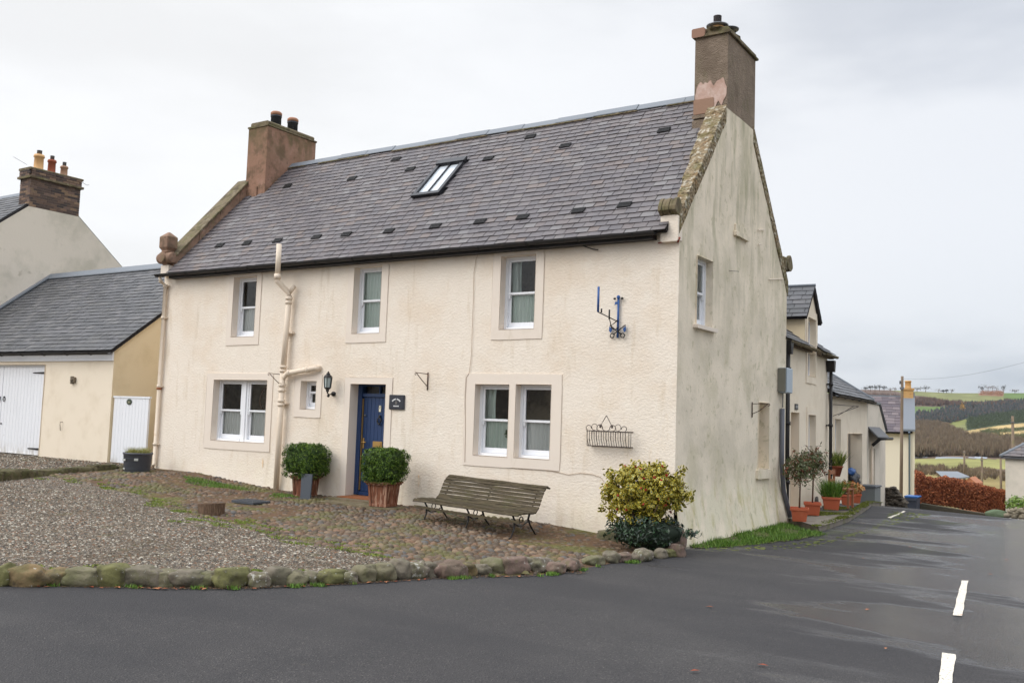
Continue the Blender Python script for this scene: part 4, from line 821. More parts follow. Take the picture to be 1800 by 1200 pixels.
mb = MB(T_F); mb.tube([(ux+.03+.045*math.sin(t), dw+.0, 1.57-.055*math.cos(t)) for t in np.linspace(0, 2*PI, 13)], .012, 6); mb.blob(ux+.03, dw+.01, 1.645, .024, .02, .035, 1, 0); mb.blob(ux+.03, dw+.0, 1.51, .03, .02, .02, 1, 0); mb.build('knocker', blackm, door)
mb = MB(T_F); mb.box(ux+.0, ux+.045, dw+.016, dw+.03, 1.735, 1.85, .004); mb.build('number_plate', mat('cream_enamel', c(232, 226, 200), .4), door)
mb = MB(T_F); mb.tube([(ux+.012, dw+.012, 1.832), (ux+.022, dw+.012, 1.838), (ux+.032, dw+.012, 1.832), (ux+.030, dw+.012, 1.815), (ux+.012, dw+.012, 1.795), (ux+.034, dw+.012, 1.795)], .0028, 4); mb.build('number', blackm, door)
mb = MB(T_F); mb.lathe([(.02, 0), (.02, .012)], 0, 0, 12); mb.v = []; mb.f = []; mb.mi = []; mb.sm = []
mb.tube([(a+.17, dw+.005, 1.66), (a+.17, dw+.03, 1.66)], .018, 12); mb.build('lock', metal, door)
mb = MB(); mb.box(a-.12, cc+.26, YF-.42, YF+.34, -.05, .165, .012); mb.build('doorstep', mat('step_stone', c(122, 108, 90), .85, [(c(96, 92, 62), 4, .45, .65, None, None, .7)], [(25, .4, .01)]), house)
mb = MB(); mb.box(a+.02, cc-.03, YF-.26, YF+.2, .167, .185, .006); mb.build('doormat', mat('coir', c(142, 88, 54), .95, bump=[(120, .8, .006)]), label='brown coir doormat on the step of the blue door', cat='doormat')
# ---- roof
mb = MB(); SLOPE = math.hypot(YR-EY, ZRG-ZE); ds_ = Vector((0, (YR-EY)/SLOPE, (ZRG-ZE)/SLOPE)); nrm = Vector((0, -ds_.z, ds_.y)); db_ = Vector((0, -ds_.y, ds_.z)); nb_ = Vector((0, ds_.z, ds_.y))
XA, XB = XL+.36, XR-.14
tilebed(mb, (XA, EY, ZE), (1, 0, 0), ds_, nrm, XB-XA, SLOPE); tilebed(mb, (XA, 2*YR-EY, ZE), (1, 0, 0), db_, nb_, XB-XA, SLOPE)
roof = mb.build('roof', under, house)
SKY = (-11.66, -10.98, 5.92, 6.82)
def rp(x, z, h=0): s = (z-ZE)/ds_.z; p = Vector((x, EY, ZE))+ds_*s+nrm*h; return tuple(p)
vents = [(-16.43, 5.2), (-15.54, 5.18), (-14.59, 5.16), (-13.46, 5.14), (-12.65, 5.13), (-11.54, 5.1), (-10.44, 5.1), (-9.45, 5.1), (-8.56, 5.1), (-7.48, 5.11), (-6.65, 5.13), (-16.11, 6.83), (-14.04, 6.76), (-13.16, 7.18), (-12.43, 6.78), (-10.43, 6.75), (-9.75, 7.22), (-8.71, 6.79), (-6.72, 6.81)]
sof = lambda z: (z-ZE)/ds_.z
slates('slate_covering', roof, slate, (XA, EY-.03, ZE-.03), (1, 0, 0), ds_, nrm, XB-XA, SLOPE-.02, .143, .215, bounds=lambda s: (0 if s < 2.9 else (.62 if s < 99 else 0), XB-XA if s < 3.0 else XB-XA-.45),
       skip=lambda u, s: SKY[0]-.02 < XA+u < SKY[1]+.02 and sof(SKY[2]) < s < sof(SKY[3]))
slates('back_slates', roof, slate, (XB, 2*YR-EY+.03, ZE-.03), (-1, 0, 0), db_, nb_, XB-XA, SLOPE-.02, .3, .5)
for x, z in vents:
    mb = MB(); tf = lambda u, w_, v, x=x, z=z: tuple(Vector(rp(x, z))+Vector((1, 0, 0))*u+ds_*v+nrm*(.018+w_)); mb.tf = tf
    mb.prism([(-.06, .0), (-.06, .022), (.065, .012), (.085, 0)], -.115, .115, 0) if False else mb.box(-.115, .115, 0, .016, -.055, .07)
    mb.box(-.115, .115, .016, .024, .055, .075)
    for k in range(5): mb.box(-.115, .115, .016, .021, -.05+k*.022, -.042+k*.022)
    mb.build('roof_vent', mat('black_vent', c(28, 27, 27), .5), roof)
mb = MB(); x = XA+.55
while x < XB-.3:
    l_ = random.uniform(.75, .95); x2 = min(x+l_, XB-.3); zz = ZRG+.02+.01*math.sin(x*2); mb.prism([(YR-.13, zz-.10), (YR-.13, zz-.085), (YR-.02, zz+.035), (YR+.02, zz+.035), (YR+.13, zz-.085), (YR+.13, zz-.10), (YR, zz+.015)], x+.004, x2-.004, 0); x = x2
mb.build('ridge', lead, roof)
mb = MB(); x = XA+.6
while x < XB-.6:
    if noise.noise(Vector((x*.9, 3, 1))) > -.15: mb.blob(x, YR-.145, ZRG-.105, .08, .018, .018, 1, .3, 3, x)
    elif mb.v: mb.build('ridge_mortar', mossst, roof); mb = MB()
    x += .09
if mb.v: mb.build('ridge_mortar', mossst, roof)
# skylight
tfS = lambda u, w_, v: tuple(Vector((u, EY, ZE))+ds_*v+nrm*(.0+w_))
s0, s1 = sof(SKY[2]), sof(SKY[3]); mb = MB(tfS); a, b = SKY[0], SKY[1]
mb.box(a, a+.075, -.02, .075, s0, s1); mb.box(b-.075, b, -.02, .075, s0, s1); mb.box(a+.075, b-.075, -.02, .075, s0, s0+.085); mb.box(a+.075, b-.075, -.02, .07, s1-.15, s1); mb.box(a-.02, b+.02, .055, .105, s1-.14, s1+.01, .01); mb.box(a-.01, b+.01, .05, .085, s0-.02, s0+.05, .01); mb.box((a+b)/2-.012, (a+b)/2+.012, .035, .06, s0+.085, s1-.15)
skl = mb.build('skylight', mat('black_skylight_frame', c(40, 41, 46), .4), roof)
mb = MB(tfS); mb.add([(a+.07, .03, s0+.08), (b-.07, .03, s0+.08), (b-.07, .03, s1-.14), (a+.07, .03, s1-.14)], [(0, 1, 2, 3)]); mb.build('pane', mat('sky_reflection_pane', c(206, 214, 220), .12, [(c(176, 184, 190), 7, .45, .65, None, None, .6)], [(25, .2, .01)], spec=.8), skl)  # pale blotchy colour paints the sky's reflection on the pane
# gutter and pipes
gutter(house, (XL+.02, EY-.035, ZE-.035), (XR-.30, EY-.035, ZE-.035), .06)
mb = MB(); mb.box(XL+.36, XR-.37, EY+.035, YF+.01, ZE-.13, ZE-.055); mb.build('fascia', blackp, house)
mb = MB(); px0 = -17.62
mb.tube([(px0, EY-.02, 4.53), (px0, EY+.0, 4.42), (px0, YF-.06, 4.34), (px0, YF-.06, .45), (px0, YF-.1, .40)], .042, 10)
for z in (4.3, 3.6, 2.1, .85): mb.tube([(px0, YF-.06, z), (px0, YF-.06, z+.06)], .052, 10); mb.box(px0-.08, px0+.08, YF-.045, YF, z+.015, z+.045)
dp = mb.build('downpipe', creamp, house, label='cream rainwater downpipe at the left corner')
mb = MB(); mb.tube([(px0, YF-.06, 2.06), (px0, YF-.06, 2.10)], .054, 10); mb.build('joint', mat('rusty_joint', c(156, 96, 62), .7), dp)
mb = MB(); sx, sy = -13.77, YF-.11
mb.tube([(-13.80, sy-.24, 4.30), (-13.80, sy-.24, 4.93)], .052, 12); mb.tube([(-13.80, sy-.24, 4.24), (-13.80, sy-.24, 4.34)], .066, 12)
mb.tube([(-13.80, sy-.24, 4.28), (-13.80, sy-.24, 4.20), (-13.72, sy, 4.00), (-13.70, sy, 3.92)], .052, 12); mb.tube([(-13.72, sy, 3.99), (-13.60, sy+.03, 4.13)], .045, 10)
mb.tube([(-13.70, sy, 3.93), (-13.76, sy, 2.42)], .055, 12)
for z in (3.86, 3.78, 2.52, 2.44): mb.tube([(-13.70-(3.93-z)*.04, sy, z), (-13.70-(3.93-z)*.04, sy, z+.05)], .07, 12)
mb.box(-13.83, -13.60, sy+.02, YF, 3.20, 3.235); mb.tube([(-13.76, sy, 2.48), (-13.78, sy, .12)], .056, 12)
for z in (2.16, 2.06, 1.86, 1.78): mb.tube([(-13.765, sy, z), (-13.765, sy, z+.05)], .072, 12)
mb.box(-13.86, -13.66, sy+.02, YF, 1.82, 1.85)
mb.tube([(-13.76, sy-.01, 2.22), (-13.73, sy-.01, 2.34), (-13.62, sy-.01, 2.42), (-12.92, sy+.02, 2.52), (-12.86, sy+.10, 2.52)], .052, 12); mb.tube([(-13.60, sy-.01, 2.425), (-13.54, sy-.01, 2.432)], .066, 12); mb.tube([(-13.13, sy+.01, 2.487), (-13.07, sy+.01, 2.497)], .062, 12)
mb.build('soil_pipe', creamp, house, label='cream cast iron soil pipe with side branch above the tiny window')
# copings, skews, skewputts
mb = MB(); y = 12.94
def copz(y): return 4.85+(y-13)*1.189
while y < 14.86:
    y2 = min(y+random.uniform(.26, .42), 14.86); j = random.uniform(0, .02)
    z1, z2 = copz(y), copz(y2-.012); mb.prism([(y, z1-.26), (y2-.012, z2-.26), (y2-.012, z2+.035+j), (y, z1+.035+j)], XR-.17-.09*(y-13)+random.uniform(-.02, .02), XR+.015+random.uniform(-.008, .012), 0); y = y2
mb.build('coping', lichen, house, label='lichen mottled slabs along the front slope of the right gable', bevel=.012); mb = MB(); y = 16.24
while y < 18.36:
    y2 = min(y+.4, 18.4); z1, z2 = 7.05-(y-16.26)*1.172, 7.05-(y2-16.26)*1.172; mb.prism([(y, z1-.26), (y2-.01, z2-.26), (y2-.01, z2+.04), (y, z1+.04)], XR-.40, XR+.02, 0); y = y2
mb.build('coping', lichen, house, label='slabs along the far slope of the right gable', bevel=.012)
mb = MB(); y = 12.98
while y < 14.9:
    y2 = min(y+random.uniform(.45, .6), 14.9); z1, z2 = 5.02+(y-13)*1.10, 5.02+(y2-.01-13)*1.10; j = random.uniform(0, .012)
    mb.cur = 0; mb.prism([(y, z1-.34), (y2-.01, z2-.34), (y2-.01, z2-.02), (y, z1-.02)], XL+.0, XL+.37, 0); mb.cur = 1; mb.prism([(y, z1-.02), (y2-.01, z2-.02), (y2-.01, z2+.04+j), (y, z1+.04+j)], XL-.03, XL+.40, 0); y = y2
mb.build('coping', [stone_br, mossst], house, label='brown sandstone coping with mossy top along the left gable', bevel=.01); mb = MB(); y = 16.3
while y < 18.35: y2 = y+.5; z1, z2 = 7.1-(y-16.3)*1.1, 7.1-(y2-16.3)*1.1; mb.cur = 1; mb.prism([(y, z1-.3), (y2-.01, z2-.3), (y2-.01, z2+.04), (y, z1+.04)], XL-.03, XL+.40, 0); y = y2
mb.build('coping', [stone_br, mossst], house, label='back slope coping of the left gable', bevel=.01)
def scroll(x0, x1, y, z, r, nm, back=1):
    mb = MB(); pr = []
    for k in range(15): t = PI*1.75*k/14-.4; rr = r*(1-.12*math.sin(3*t)); pr.append((y+back*-rr*math.cos(t)*1.0, z+rr*math.sin(t)))
    n_ = 5
    for i in range(n_):
        a = x0+(x1-x0)*i/n_; b = x0+(x1-x0)*(i+1)/n_; k_ = (1, .9, .97, .86, 1)[i]
        mb.prism([(y+(p-y)*k_, z+(q-z)*k_) for p, q in pr], a, b, 0)
    mb.box(x0+.02, x1-.02, min(y-.02*back, y+.26*back), max(y-.02*back, y+.26*back), z-r*.95, z+r*.7, .02)
    return mb.build('skewputt', mossst, house, label=nm, bevel=.012)
scroll(-5.85, -5.56, 12.94, 4.94, .14, 'green moss covered scroll stone at the right end of the eaves')
scroll(-5.84, -5.52, 18.42, 4.93, .16, 'scroll stone at the back corner of the gable', -1)
mb = MB(); mb.box(-5.84, -5.555, 12.90, 13.06, 4.42, 4.82, .02); mb.build('kneeler', harl, house)
mb = MB(); mb.tube([(-5.90, 12.96, 4.42), (-5.56, 12.92, 4.45)], .009, 6); mb.tube([(-5.57, 12.93, 4.40), (-5.54, 12.94, 4.48)], .014, 6); mb.build('bracket', redpip, house)
mb = MB(); fx, fy = -17.60, 12.93
mb.box(fx-.13, fx+.13, fy-.06, fy+.30, 4.55, 4.78, .01); fk = mb.build('kneeler', surr, house, label='cream painted block under the left finial')
mb = MB(); mb.smooth = False
for sgn in (-1, 1): mb.tube([(fx+sgn*.155-.09*sgn, fy-.02, 4.94), (fx+sgn*.155+.07*sgn, fy-.02, 4.94)], [.13, .115], 14)
mb.tube([(fx, fy-.17, 4.94), (fx, fy+.22, 4.94)], [.115, .125], 16); mb.lathe([(.085, 4.78), (.13, 4.82), (.10, 5.02), (.12, 5.06)], fx, fy, 4, rot=PI/4)
mb.lathe([(.13, 5.05), (.15, 5.08), (.13, 5.10), (.195, 5.17), (.195, 5.40), (.185, 5.415), (.06, 5.50), (.03, 5.52)], fx, fy, 4, rot=PI/4)
mb.build('skewputt', stone_br, house, label='carved block finial on a scroll at the left end of the eaves', bevel=.01)
# chimneys
mb = MB(); cx0, cx1, cy0, cy1 = -17.44, -16.78, 14.84, 16.40
mb.box(cx0, cx1, cy0, cy1, 6.2, 8.36, .012); mb.box(cx0-.01, cx0+.42, cy0-.03, cy0+.3, 5.9, 6.93, .015)
cl_ = mb.build('chimney', [chim_l], house, label='left chimney of brown sandstone render with two black pots')
mb = MB(); mb.box(cx0-.02, cx1+.02, cy0-.02, cy1+.02, 8.355, 8.40, .01); mb.box(cx0+.03, cx1-.03, cy0+.03, cy1-.03, 8.40, 8.50, .03); mb.build('cap', mossst, cl_)
for y in (15.36, 15.90):
    pm = MB(); pm.lathe([(.13, 8.42), (.125, 8.75), (.135, 8.75), (.135, 8.78), (.12, 8.78), (.12, 8.85)], -17.1, y, 18); p_ = pm.build('chimney_pot', mat('black_pot', c(62, 66, 74), .5), cl_); pm = MB(); pm.lathe([(.137, 8.79), (.137, 8.85), (.11, 8.88), (.05, 8.885)], -17.1, y, 18); pm.build('pot_rim', mat('rim_clay', c(168, 122, 96), .8), p_)
mb = MB(); rx0, rx1, ry0, ry1 = -6.17, -5.575, 14.92, 16.33
mb.box(rx0, rx1, ry0, ry1, 6.3, 8.38, .012)
for (z0_, z1_, a_, b_) in ((6.3, 6.92, .03, 0), (6.94, 7.0, .05, .12)): mb.box(rx0-.02, rx1-.12, ry0-a_, ry0+.1, z0_, z1_, .012)
cr_ = mb.build('chimney', chim_r, house, label='right chimney of dark brown roughcast with a pink bare patch')
# bare patch where the roughcast has fallen off: an irregular thin skin of the undercoat
pts = []
for k in range(64):
    t = 2*PI*k/64; pts.append((-5.87+.285*math.cos(t)*(1+.12*noise.noise(Vector((math.cos(t)*2, math.sin(t)*2, 3))))*(1 if math.cos(t) < 0 else 1.0), 7.36+.255*math.sin(t)*(1+.75*noise.noise(Vector((math.cos(t)*3.5, math.sin(t)*2.5, 8))))))
pts = [(min(max(x, rx0+.005), rx1-.012), z) for x, z in pts]
mb = MB(); mb.prism(pts, ry0-.012, ry0+.01); mb.build('bare_patch', chim_p, cr_)
mb = MB(); mb.box(rx0-.005, rx0+.36, ry0-.022, ry0+.01, 7.02, 7.28, .01); mb.build('sandstone_block', mat('sandstone_block', c(152, 122, 102), .9, bump=[(20, .4, .01)]), cr_)
mb = MB(); mb.box(rx0-.04, rx1+.045, ry0-.045, ry1+.045, 8.375, 8.42, .01); mb.box(rx0-.0, rx1+.01, ry0-.0, ry1+.01, 8.42, 8.50, .025); mb.blob(-5.84, 15.5, 8.5, .24, .62, .08, 2, .2, 3, 4); mb.blob(-6.03, 15.02, 8.50, .12, .09, .06, 2, .15, 2, 7); mb.build('cap', mossst, cr_, label='mossy cap')
mb = MB(); mb.box(rx0-.05, rx0+.19, ry0-.055, ry0+.16, 8.38, 8.54, .02); mb.build('cap_brick', mat('old_brick', c(150, 116, 98), .85), cr_)
mb = MB(); mb.lathe([(.145, 8.5), (.145, 8.60), (.13, 8.65), (.09, 8.68)], -5.9, 15.25, 20); pp = mb.build('chimney_pot', buff, cr_)
mb = MB(); mb.lathe([(.19, 8.665), (.195, 8.685), (.11, 8.70), (.0, 8.705)], -5.9, 15.25, 22); mb.lathe([(.16, 8.64), (.165, 8.655), (.0, 8.69)], -5.74, 15.42, 20); mb.build('cowl_plate', metal, pp)
mb = MB(); mb.lathe([(.068, 8.70), (.068, 8.85), (.072, 8.85), (.072, 8.86), (.05, 8.865)], -5.9, 15.25, 16)
for k in range(7): mb.lathe([(.071, 8.715+k*.02), (.071, 8.722+k*.02)], -5.9, 15.25, 16)
mb.tube([(-5.66, 15.5, 8.45), (-5.66, 15.5, 8.66)], .006, 5); mb.build('flue', mat('dark_flue', c(74, 68, 68), .5), pp)
# cables
def facade_path(pts, yy=YF-.012): return [(float(onY(x, y, YF)[0]), yy, float(onY(x, y, YF)[2])) for x, y in pts]
mb = MB(); mb.tube(facade_path([(300, 487), (420, 476), (560, 463), (700, 452), (838, 443)]), .004, 5, False); mb.tube(facade_path([(843, 444), (838, 455), (834, 480), (833, 530), (831, 580), (830, 620), (826, 655), (821, 663), (819, 700), (819, 760), (818, 812)], YF-.018), .004, 5, False)
mb.tube(facade_path([(818, 814), (860, 819), (905, 822), (950, 824), (975, 828), (1000, 834), (1020, 831), (1040, 833), (1056, 838), (1062, 846)], YF-.01), .004, 5, False); mb.build('cable', mat('painted_cable', c(176, 154, 130), .8), house)
mb = MB(); mb.tube(facade_path([(1003, 417), (1015, 426), (1030, 434), (1045, 439), (1054, 440)], YF-.05), .009, 6); mb.tube([(-5.5, 15.4, 4.33), (-5.56, 15.1, 4.3)], .004, 4); mb.build('loose_cable', blackm, house)
mb = MB()
for (x0_, y0_, x1_, y1_) in ((1352, 491, 1377, 490), (1333, 404, 1345, 404), (1333, 429, 1338, 430)): mb.tube([tuple(onX(x0_, y0_, XR+.02)), tuple(onX(x1_, y1_, XR+.02))], .008, 5)
mb.build('conduit_stub', surr, house)
# rust runs below the iron fixings
rust = mat('rust_stain', c(232, 200, 158), .9, [(c(240, 226, 206), 14, .4, .6, (2, 2, .5), None, .9)])
# ---- fittings on the walls, each a thing of its own
mb = MB(); lx_, lz = -12.47, 2.0; ly_ = YF-.19
lan = thing('wall_lantern', (lx_, YF, 1.98), 'black carriage lantern on the wall left of the blue door', 'lantern')
mb = MB(); mb.lathe([(.0, 2.455), (.018, 2.45), (.014, 2.43), (.035, 2.42), (.04, 2.39), (.06, 2.385), (.085, 2.345), (.085, 2.335)], lx_, ly_, 6); mb.lathe([(.035, 2.115), (.062, 2.135), (.065, 2.155)], lx_, ly_, 6); mb.lathe([(.01, 2.06), (.03, 2.085), (.03, 2.115)], lx_, ly_, 8)
for k in range(6): t = k*PI/3; mb.tube([(lx_+.062*math.cos(t), ly_+.062*math.sin(t), 2.15), (lx_+.078*math.cos(t), ly_+.078*math.sin(t), 2.34)], .007, 5)
mb.build('lamp_body', blackm, lan); mb = MB(); mb.lathe([(.056, 2.152), (.071, 2.338)], lx_, ly_, 6); mb.build('lamp_glass', mat('lantern_glass', c(170, 182, 180), .15, spec=.8), lan)
mb = MB(); mb.tube([(lx_, ly_, 2.09), (lx_, ly_+.0, 2.05), (lx_, ly_+.05, 2.02), (lx_-.01, ly_+.10, 2.03), (lx_-.01, YF-.02, 2.045)], .012, 7); mb.tube([(lx_-.01, YF-.035, 2.04), (lx_-.01, YF, 2.04)], .045, 12); mb.blob(lx_-.02, ly_+.05, 2.0, .025, .03, .03, 1, 0); mb.build('wall_bracket', blackm, lan)
mb = MB(T_F); mb.box(-11.095, -10.75, -.028, 0, 1.785, 2.045, .01); mb.box(-11.075, -10.77, -.033, -.02, 1.805, 2.025)
plq = thing('house_plaque', (-10.92, YF, 1.78), 'square black house name plaque with white lettering right of the blue door', 'plaque'); mb.build('board', mat('black_plaque', c(52, 54, 62), .4), plq)
wlet = mat('white_lettering', c(226, 226, 226), .5)
for i in range(11):
    t = math.radians(55-i*11); mb = MB(T_F); cx_, cz_ = -10.925+.105*math.sin(-t), 1.885+.085*math.cos(t)
    q = []
    for (p_, r_) in ((-.007, -.012), (.007, -.012), (.007, .012), (-.007, .012)): q.append((cx_+p_*math.cos(t)-r_*math.sin(t)*1.0, cz_+p_*math.sin(t)+r_*math.cos(t)))
    if i in (5,): continue
    mb.prism(q, -.037, -.031); mb.build('letter', wlet, plq)
mb = MB(T_F)
for k in range(5): mb.box(-10.985+k*.026, -10.967+k*.026, -.037, -.031, 1.835, 1.855)
mb.build('lettering', wlet, plq)
mb = MB(T_F); mb.box(-10.945, -10.932, -.037, -.031, 1.875, 1.935); mb.box(-10.918, -10.905, -.037, -.031, 1.875, 1.935); mb.box(-10.93, -10.92, -.037, -.031, 1.90, 1.91); mb.build('emblem', mat('dull_grey_mark', c(120, 116, 112), .5), plq)
def hang_bracket(x, z, lab, tf=T_F, o=.36, dirn=-1, h=.28):
    t = thing('hanging_bracket', tf(x, 0, z-h), lab, 'bracket', 'iron hanging basket brackets'); mb = MB(tf)
    mb.tube([(x, -.012, z+.03), (x, -.012, z-h)], .010, 6); mb.tube([(x, -.012, z), (x+.0, -o, z+.01), (x, -o-.01, z-.02), (x, -o+.02, z-.035)], .007, 6); mb.tube([(x, -.012, z-h+.06), (x, -o*.45, z-.12), (x, -o+.03, z)], .007, 6)
    mb.build('arm', mat('rusty_iron', c(74, 58, 50), .7, [(c(128, 80, 52), 14, .5, .7, None, None, .6)]), t); return t
hang_bracket(-13.89, 2.40, 'rusty iron hanging bracket between the double window and the soil pipe')
hang_bracket(-10.25, 2.42, 'rusty iron hanging bracket above and right of the black plaque')
hang_bracket(16.35, 2.10, 'thin iron bracket on the stained gable beside the blind lower window', T_G, .32, h=.24)
# rust streaks
for (x, z, w2, h2) in ((-14.3, .55, .03, .2), (-13.92, 1.93, .02, .42), (-10.35, .45, .035, .22)):
    mb = MB(T_F); n = 14; pts = [(x+w2*math.sin(PI*k/n)*(.6+.4*math.sin(k*2.1))-.06*(k/n)*h2, z+h2*k/n) for k in range(n+1)]+[(x-w2*math.sin(PI*k/n)*(.6+.4*math.cos(k*1.7))-.06*(k/n)*h2, z+h2*k/n) for k in range(n-1, 0, -1)]
    wz = float(dispF(x, z)); mb.prism(pts, wz-.006, wz-.001); mb.build('rust_stain', rust, house)
# window-box cradle of iron
cr = thing('iron_window_box', (-6.62, YF, 1.30), 'empty wrought iron trough basket with pointed scrollwork on the wall above the holly', 'wall basket'); mb = MB(T_F); a, b, z0, z1, o = -6.97, -6.26, 1.32, 1.55, .21; rod = mat('brown_iron', c(82, 72, 66), .6)
for z_, o_ in ((z1, o), (z0, o-.05)): mb.tube([(a, -.01, z_), (a, -o_+.03, z_), (a+.04, -o_, z_), (b-.04, -o_, z_), (b, -o_+.03, z_), (b, -.01, z_), (a, -.01, z_)], .007, 5)
n = 17
for i in range(n):
    x = a+.03+(b-a-.06)*i/(n-1); mb.tube([(x, -o, z1), (x+.004, -o-.006, (z0+z1)/2), (x, -o+.05, z0), (x, -.01, z0)], .005 if i % 2 else .007, 5)
for s_ in (-1, 1):
    for w_ in (-.08, -.15): x = a if s_ < 0 else b; mb.tube([(x, w_, z1), (x, w_, z0)], .005, 5)
mb.build('basket', rod, cr); mb = MB(T_F); xm = (a+b)/2
for s_ in (-1, 1):
    mb.tube([(xm, -o, z1+.24), (xm+s_*.05, -o, z1+.16), (xm+s_*.085, -o, z1+.10), (xm+s_*.05, -o, z1+.02), (xm, -o, z1)], .006, 5)
    mb.tube([(xm+s_*(.11+.05*math.cos(t)), -o, z1+.05+.045*math.sin(t)) for t in np.linspace(-1.5, 3.6, 10)], .006, 5)
    mb.tube([(xm+s_*(.20+.05*math.cos(t)), -o, z1+.06+.05*math.sin(t)) for t in np.linspace(-1.7, 4.2, 10)], .005, 5)
    mb.tube([(xm+s_*(.30+.045*math.cos(t)), -o, z1+.045+.04*math.sin(t)) for t in np.linspace(-1, 3.4, 8)], .006, 5)
    mb.blob(xm+s_*.10, -o, z1+.075, .02, .01, .03, 1, 0)
mb.build('scrollwork', rod, cr)
# ornamental blue sign bracket
sb = thing('sign_bracket', (-6.62, YF, 2.98), 'blue and black ornamental iron sign bracket with scrolls, no sign hanging from it', 'sign bracket'); mb = MB(T_F)
p = lambda x, y: (float(onY(x, y, YF)[0]), float(onY(x, y, YF)[2]))
mb.cur = 0; x, z = p(1082, 593)
mb.tube([(-6.55, -.03, 2.99), (-6.55, -.03, 3.62)], .017, 6); mb.blob(-6.55, -.035, 3.62, .028, .028, .035, 1, 0)
tip = (-6.62, -.62)     # the arm swings out from the wall towards the viewer's left
mb.tube([(-6.60, -.60, 3.33), (-6.60, -.60, 3.71)], .017, 6)
for sg in (-1, 1):
    mb.prism([(-6.55+sg*.09, 3.13), (-6.55+sg*.14, 3.17), (-6.55+sg*.145, 3.10), (-6.55+sg*.115, 3.07)], -.045, -.035)
mb.prism([(-6.61, 3.50), (-6.56, 3.52), (-6.56, 3.55), (-6.60, 3.55)], -.045, -.03)
mb.build('blue_bars', signb, sb); mb = MB(T_F)
for s_ in (-1, 1): mb.blob(-6.55+s_*.065, -.035, 3.60, .022, .016, .018, 1, 0)
mb.tube([(-6.55, -.03, 3.24), (-6.60, -.60, 3.33)], .008, 6); mb.tube([(-6.55, -.05, 3.26), (-6.57, -.22, 3.16), (-6.56, -.10, 3.10), (-6.55, -.03, 3.16)], .008, 6); mb.tube([(-6.575, -.28, 3.25), (-6.575, -.28, 3.40)], .012, 6); mb.tube([(-6.595, -.5, 3.33), (-6.595, -.5, 3.39)], .012, 6)
mb.tube([(-6.575, -.28, 3.28), (-6.57, -.20, 3.12), (-6.56, -.12, 3.11)], .008, 6)
for s_ in (-1, 1):
    mb.tube([(-6.55+s_*.135, -.04, 3.185), (-6.55, -.04, 3.09), (-6.55+s_*-.06, -.04, 3.05)], .009, 6); mb.tube([(-6.55+s_*(.09+.035*math.cos(t)), -.04, 3.025+.035*math.sin(t)) for t in np.linspace(2.2, 2.2+2*PI, 10)], .009, 6)
mb.build('scrolls', blackm, sb)
# metre box and cable guard at the back corner, black rain pipe
ub = thing('meter_box', (-5.48, 18.05, 2.40), 'pale grey utility box high on the back corner of the gable', 'utility box'); mb = MB(); mb.box(-5.56, -5.40, 17.86, 18.22, 2.36, 2.84, .015); mb.build('box', mat('grey_box', c(172, 184, 196), .5), ub); mb = MB(); mb.box(-5.56, -5.42, 17.80, 17.86, 2.38, 2.83); mb.build('back_board', mat('grey_board', c(118, 116, 106), .8), ub)
mb = MB(); mb.tube([(-5.53, 18.05, 2.36), (-5.55, 18.10, 2.08)], .01, 5); mb.tube([(-5.52, 17.98, 2.06), (-5.52, 17.98, 1.0), (-5.50, 18.05, .5), (-5.40, 18.15, .0)], .045, 6); mb.build('cable_guard', mat('grey_cable_guard', c(96, 98, 106), .5), house, label='grey cable guard bent outwards at the foot')
# spoked wheel standing inside the room behind the double window
whl = thing('cartwheel', (-14.56, 13.33, 1.6), 'dark spoked wheel seen behind the glass of the double window', 'wheel'); mb = MB(); wx, wy, wz_ = -14.56, 13.33, 1.90
mb.tube([(wx+.29*math.cos(t), wy, wz_+.29*math.sin(t)) for t in np.linspace(0, 2*PI, 25)], .020, 6); mb.build('rim', mat('old_wheel_wood', c(112, 84, 62), .8), whl); mb = MB()
for k in range(16): t = k*PI/8; mb.tube([(wx, wy, wz_), (wx+.29*math.cos(t), wy, wz_+.29*math.sin(t))], .008, 5)
mb.build('spokes', mat('old_wheel_wood', c(112, 84, 62), .8), whl); mb = MB(); mb.tube([(wx, wy-.04, wz_), (wx, wy+.04, wz_)], .05, 12); mb.build('hub', blackm, whl)
wr_ = thing('window_wreath', (-8.72, YF+.26, 1.36), 'small green wreath hanging inside the left pane of the right-hand double window', 'wreath'); cluster('leaves', (-8.72, YF+.26, 1.44), (.055, .02, .075), 160, .014, box_leaf, wr_, power=.2)

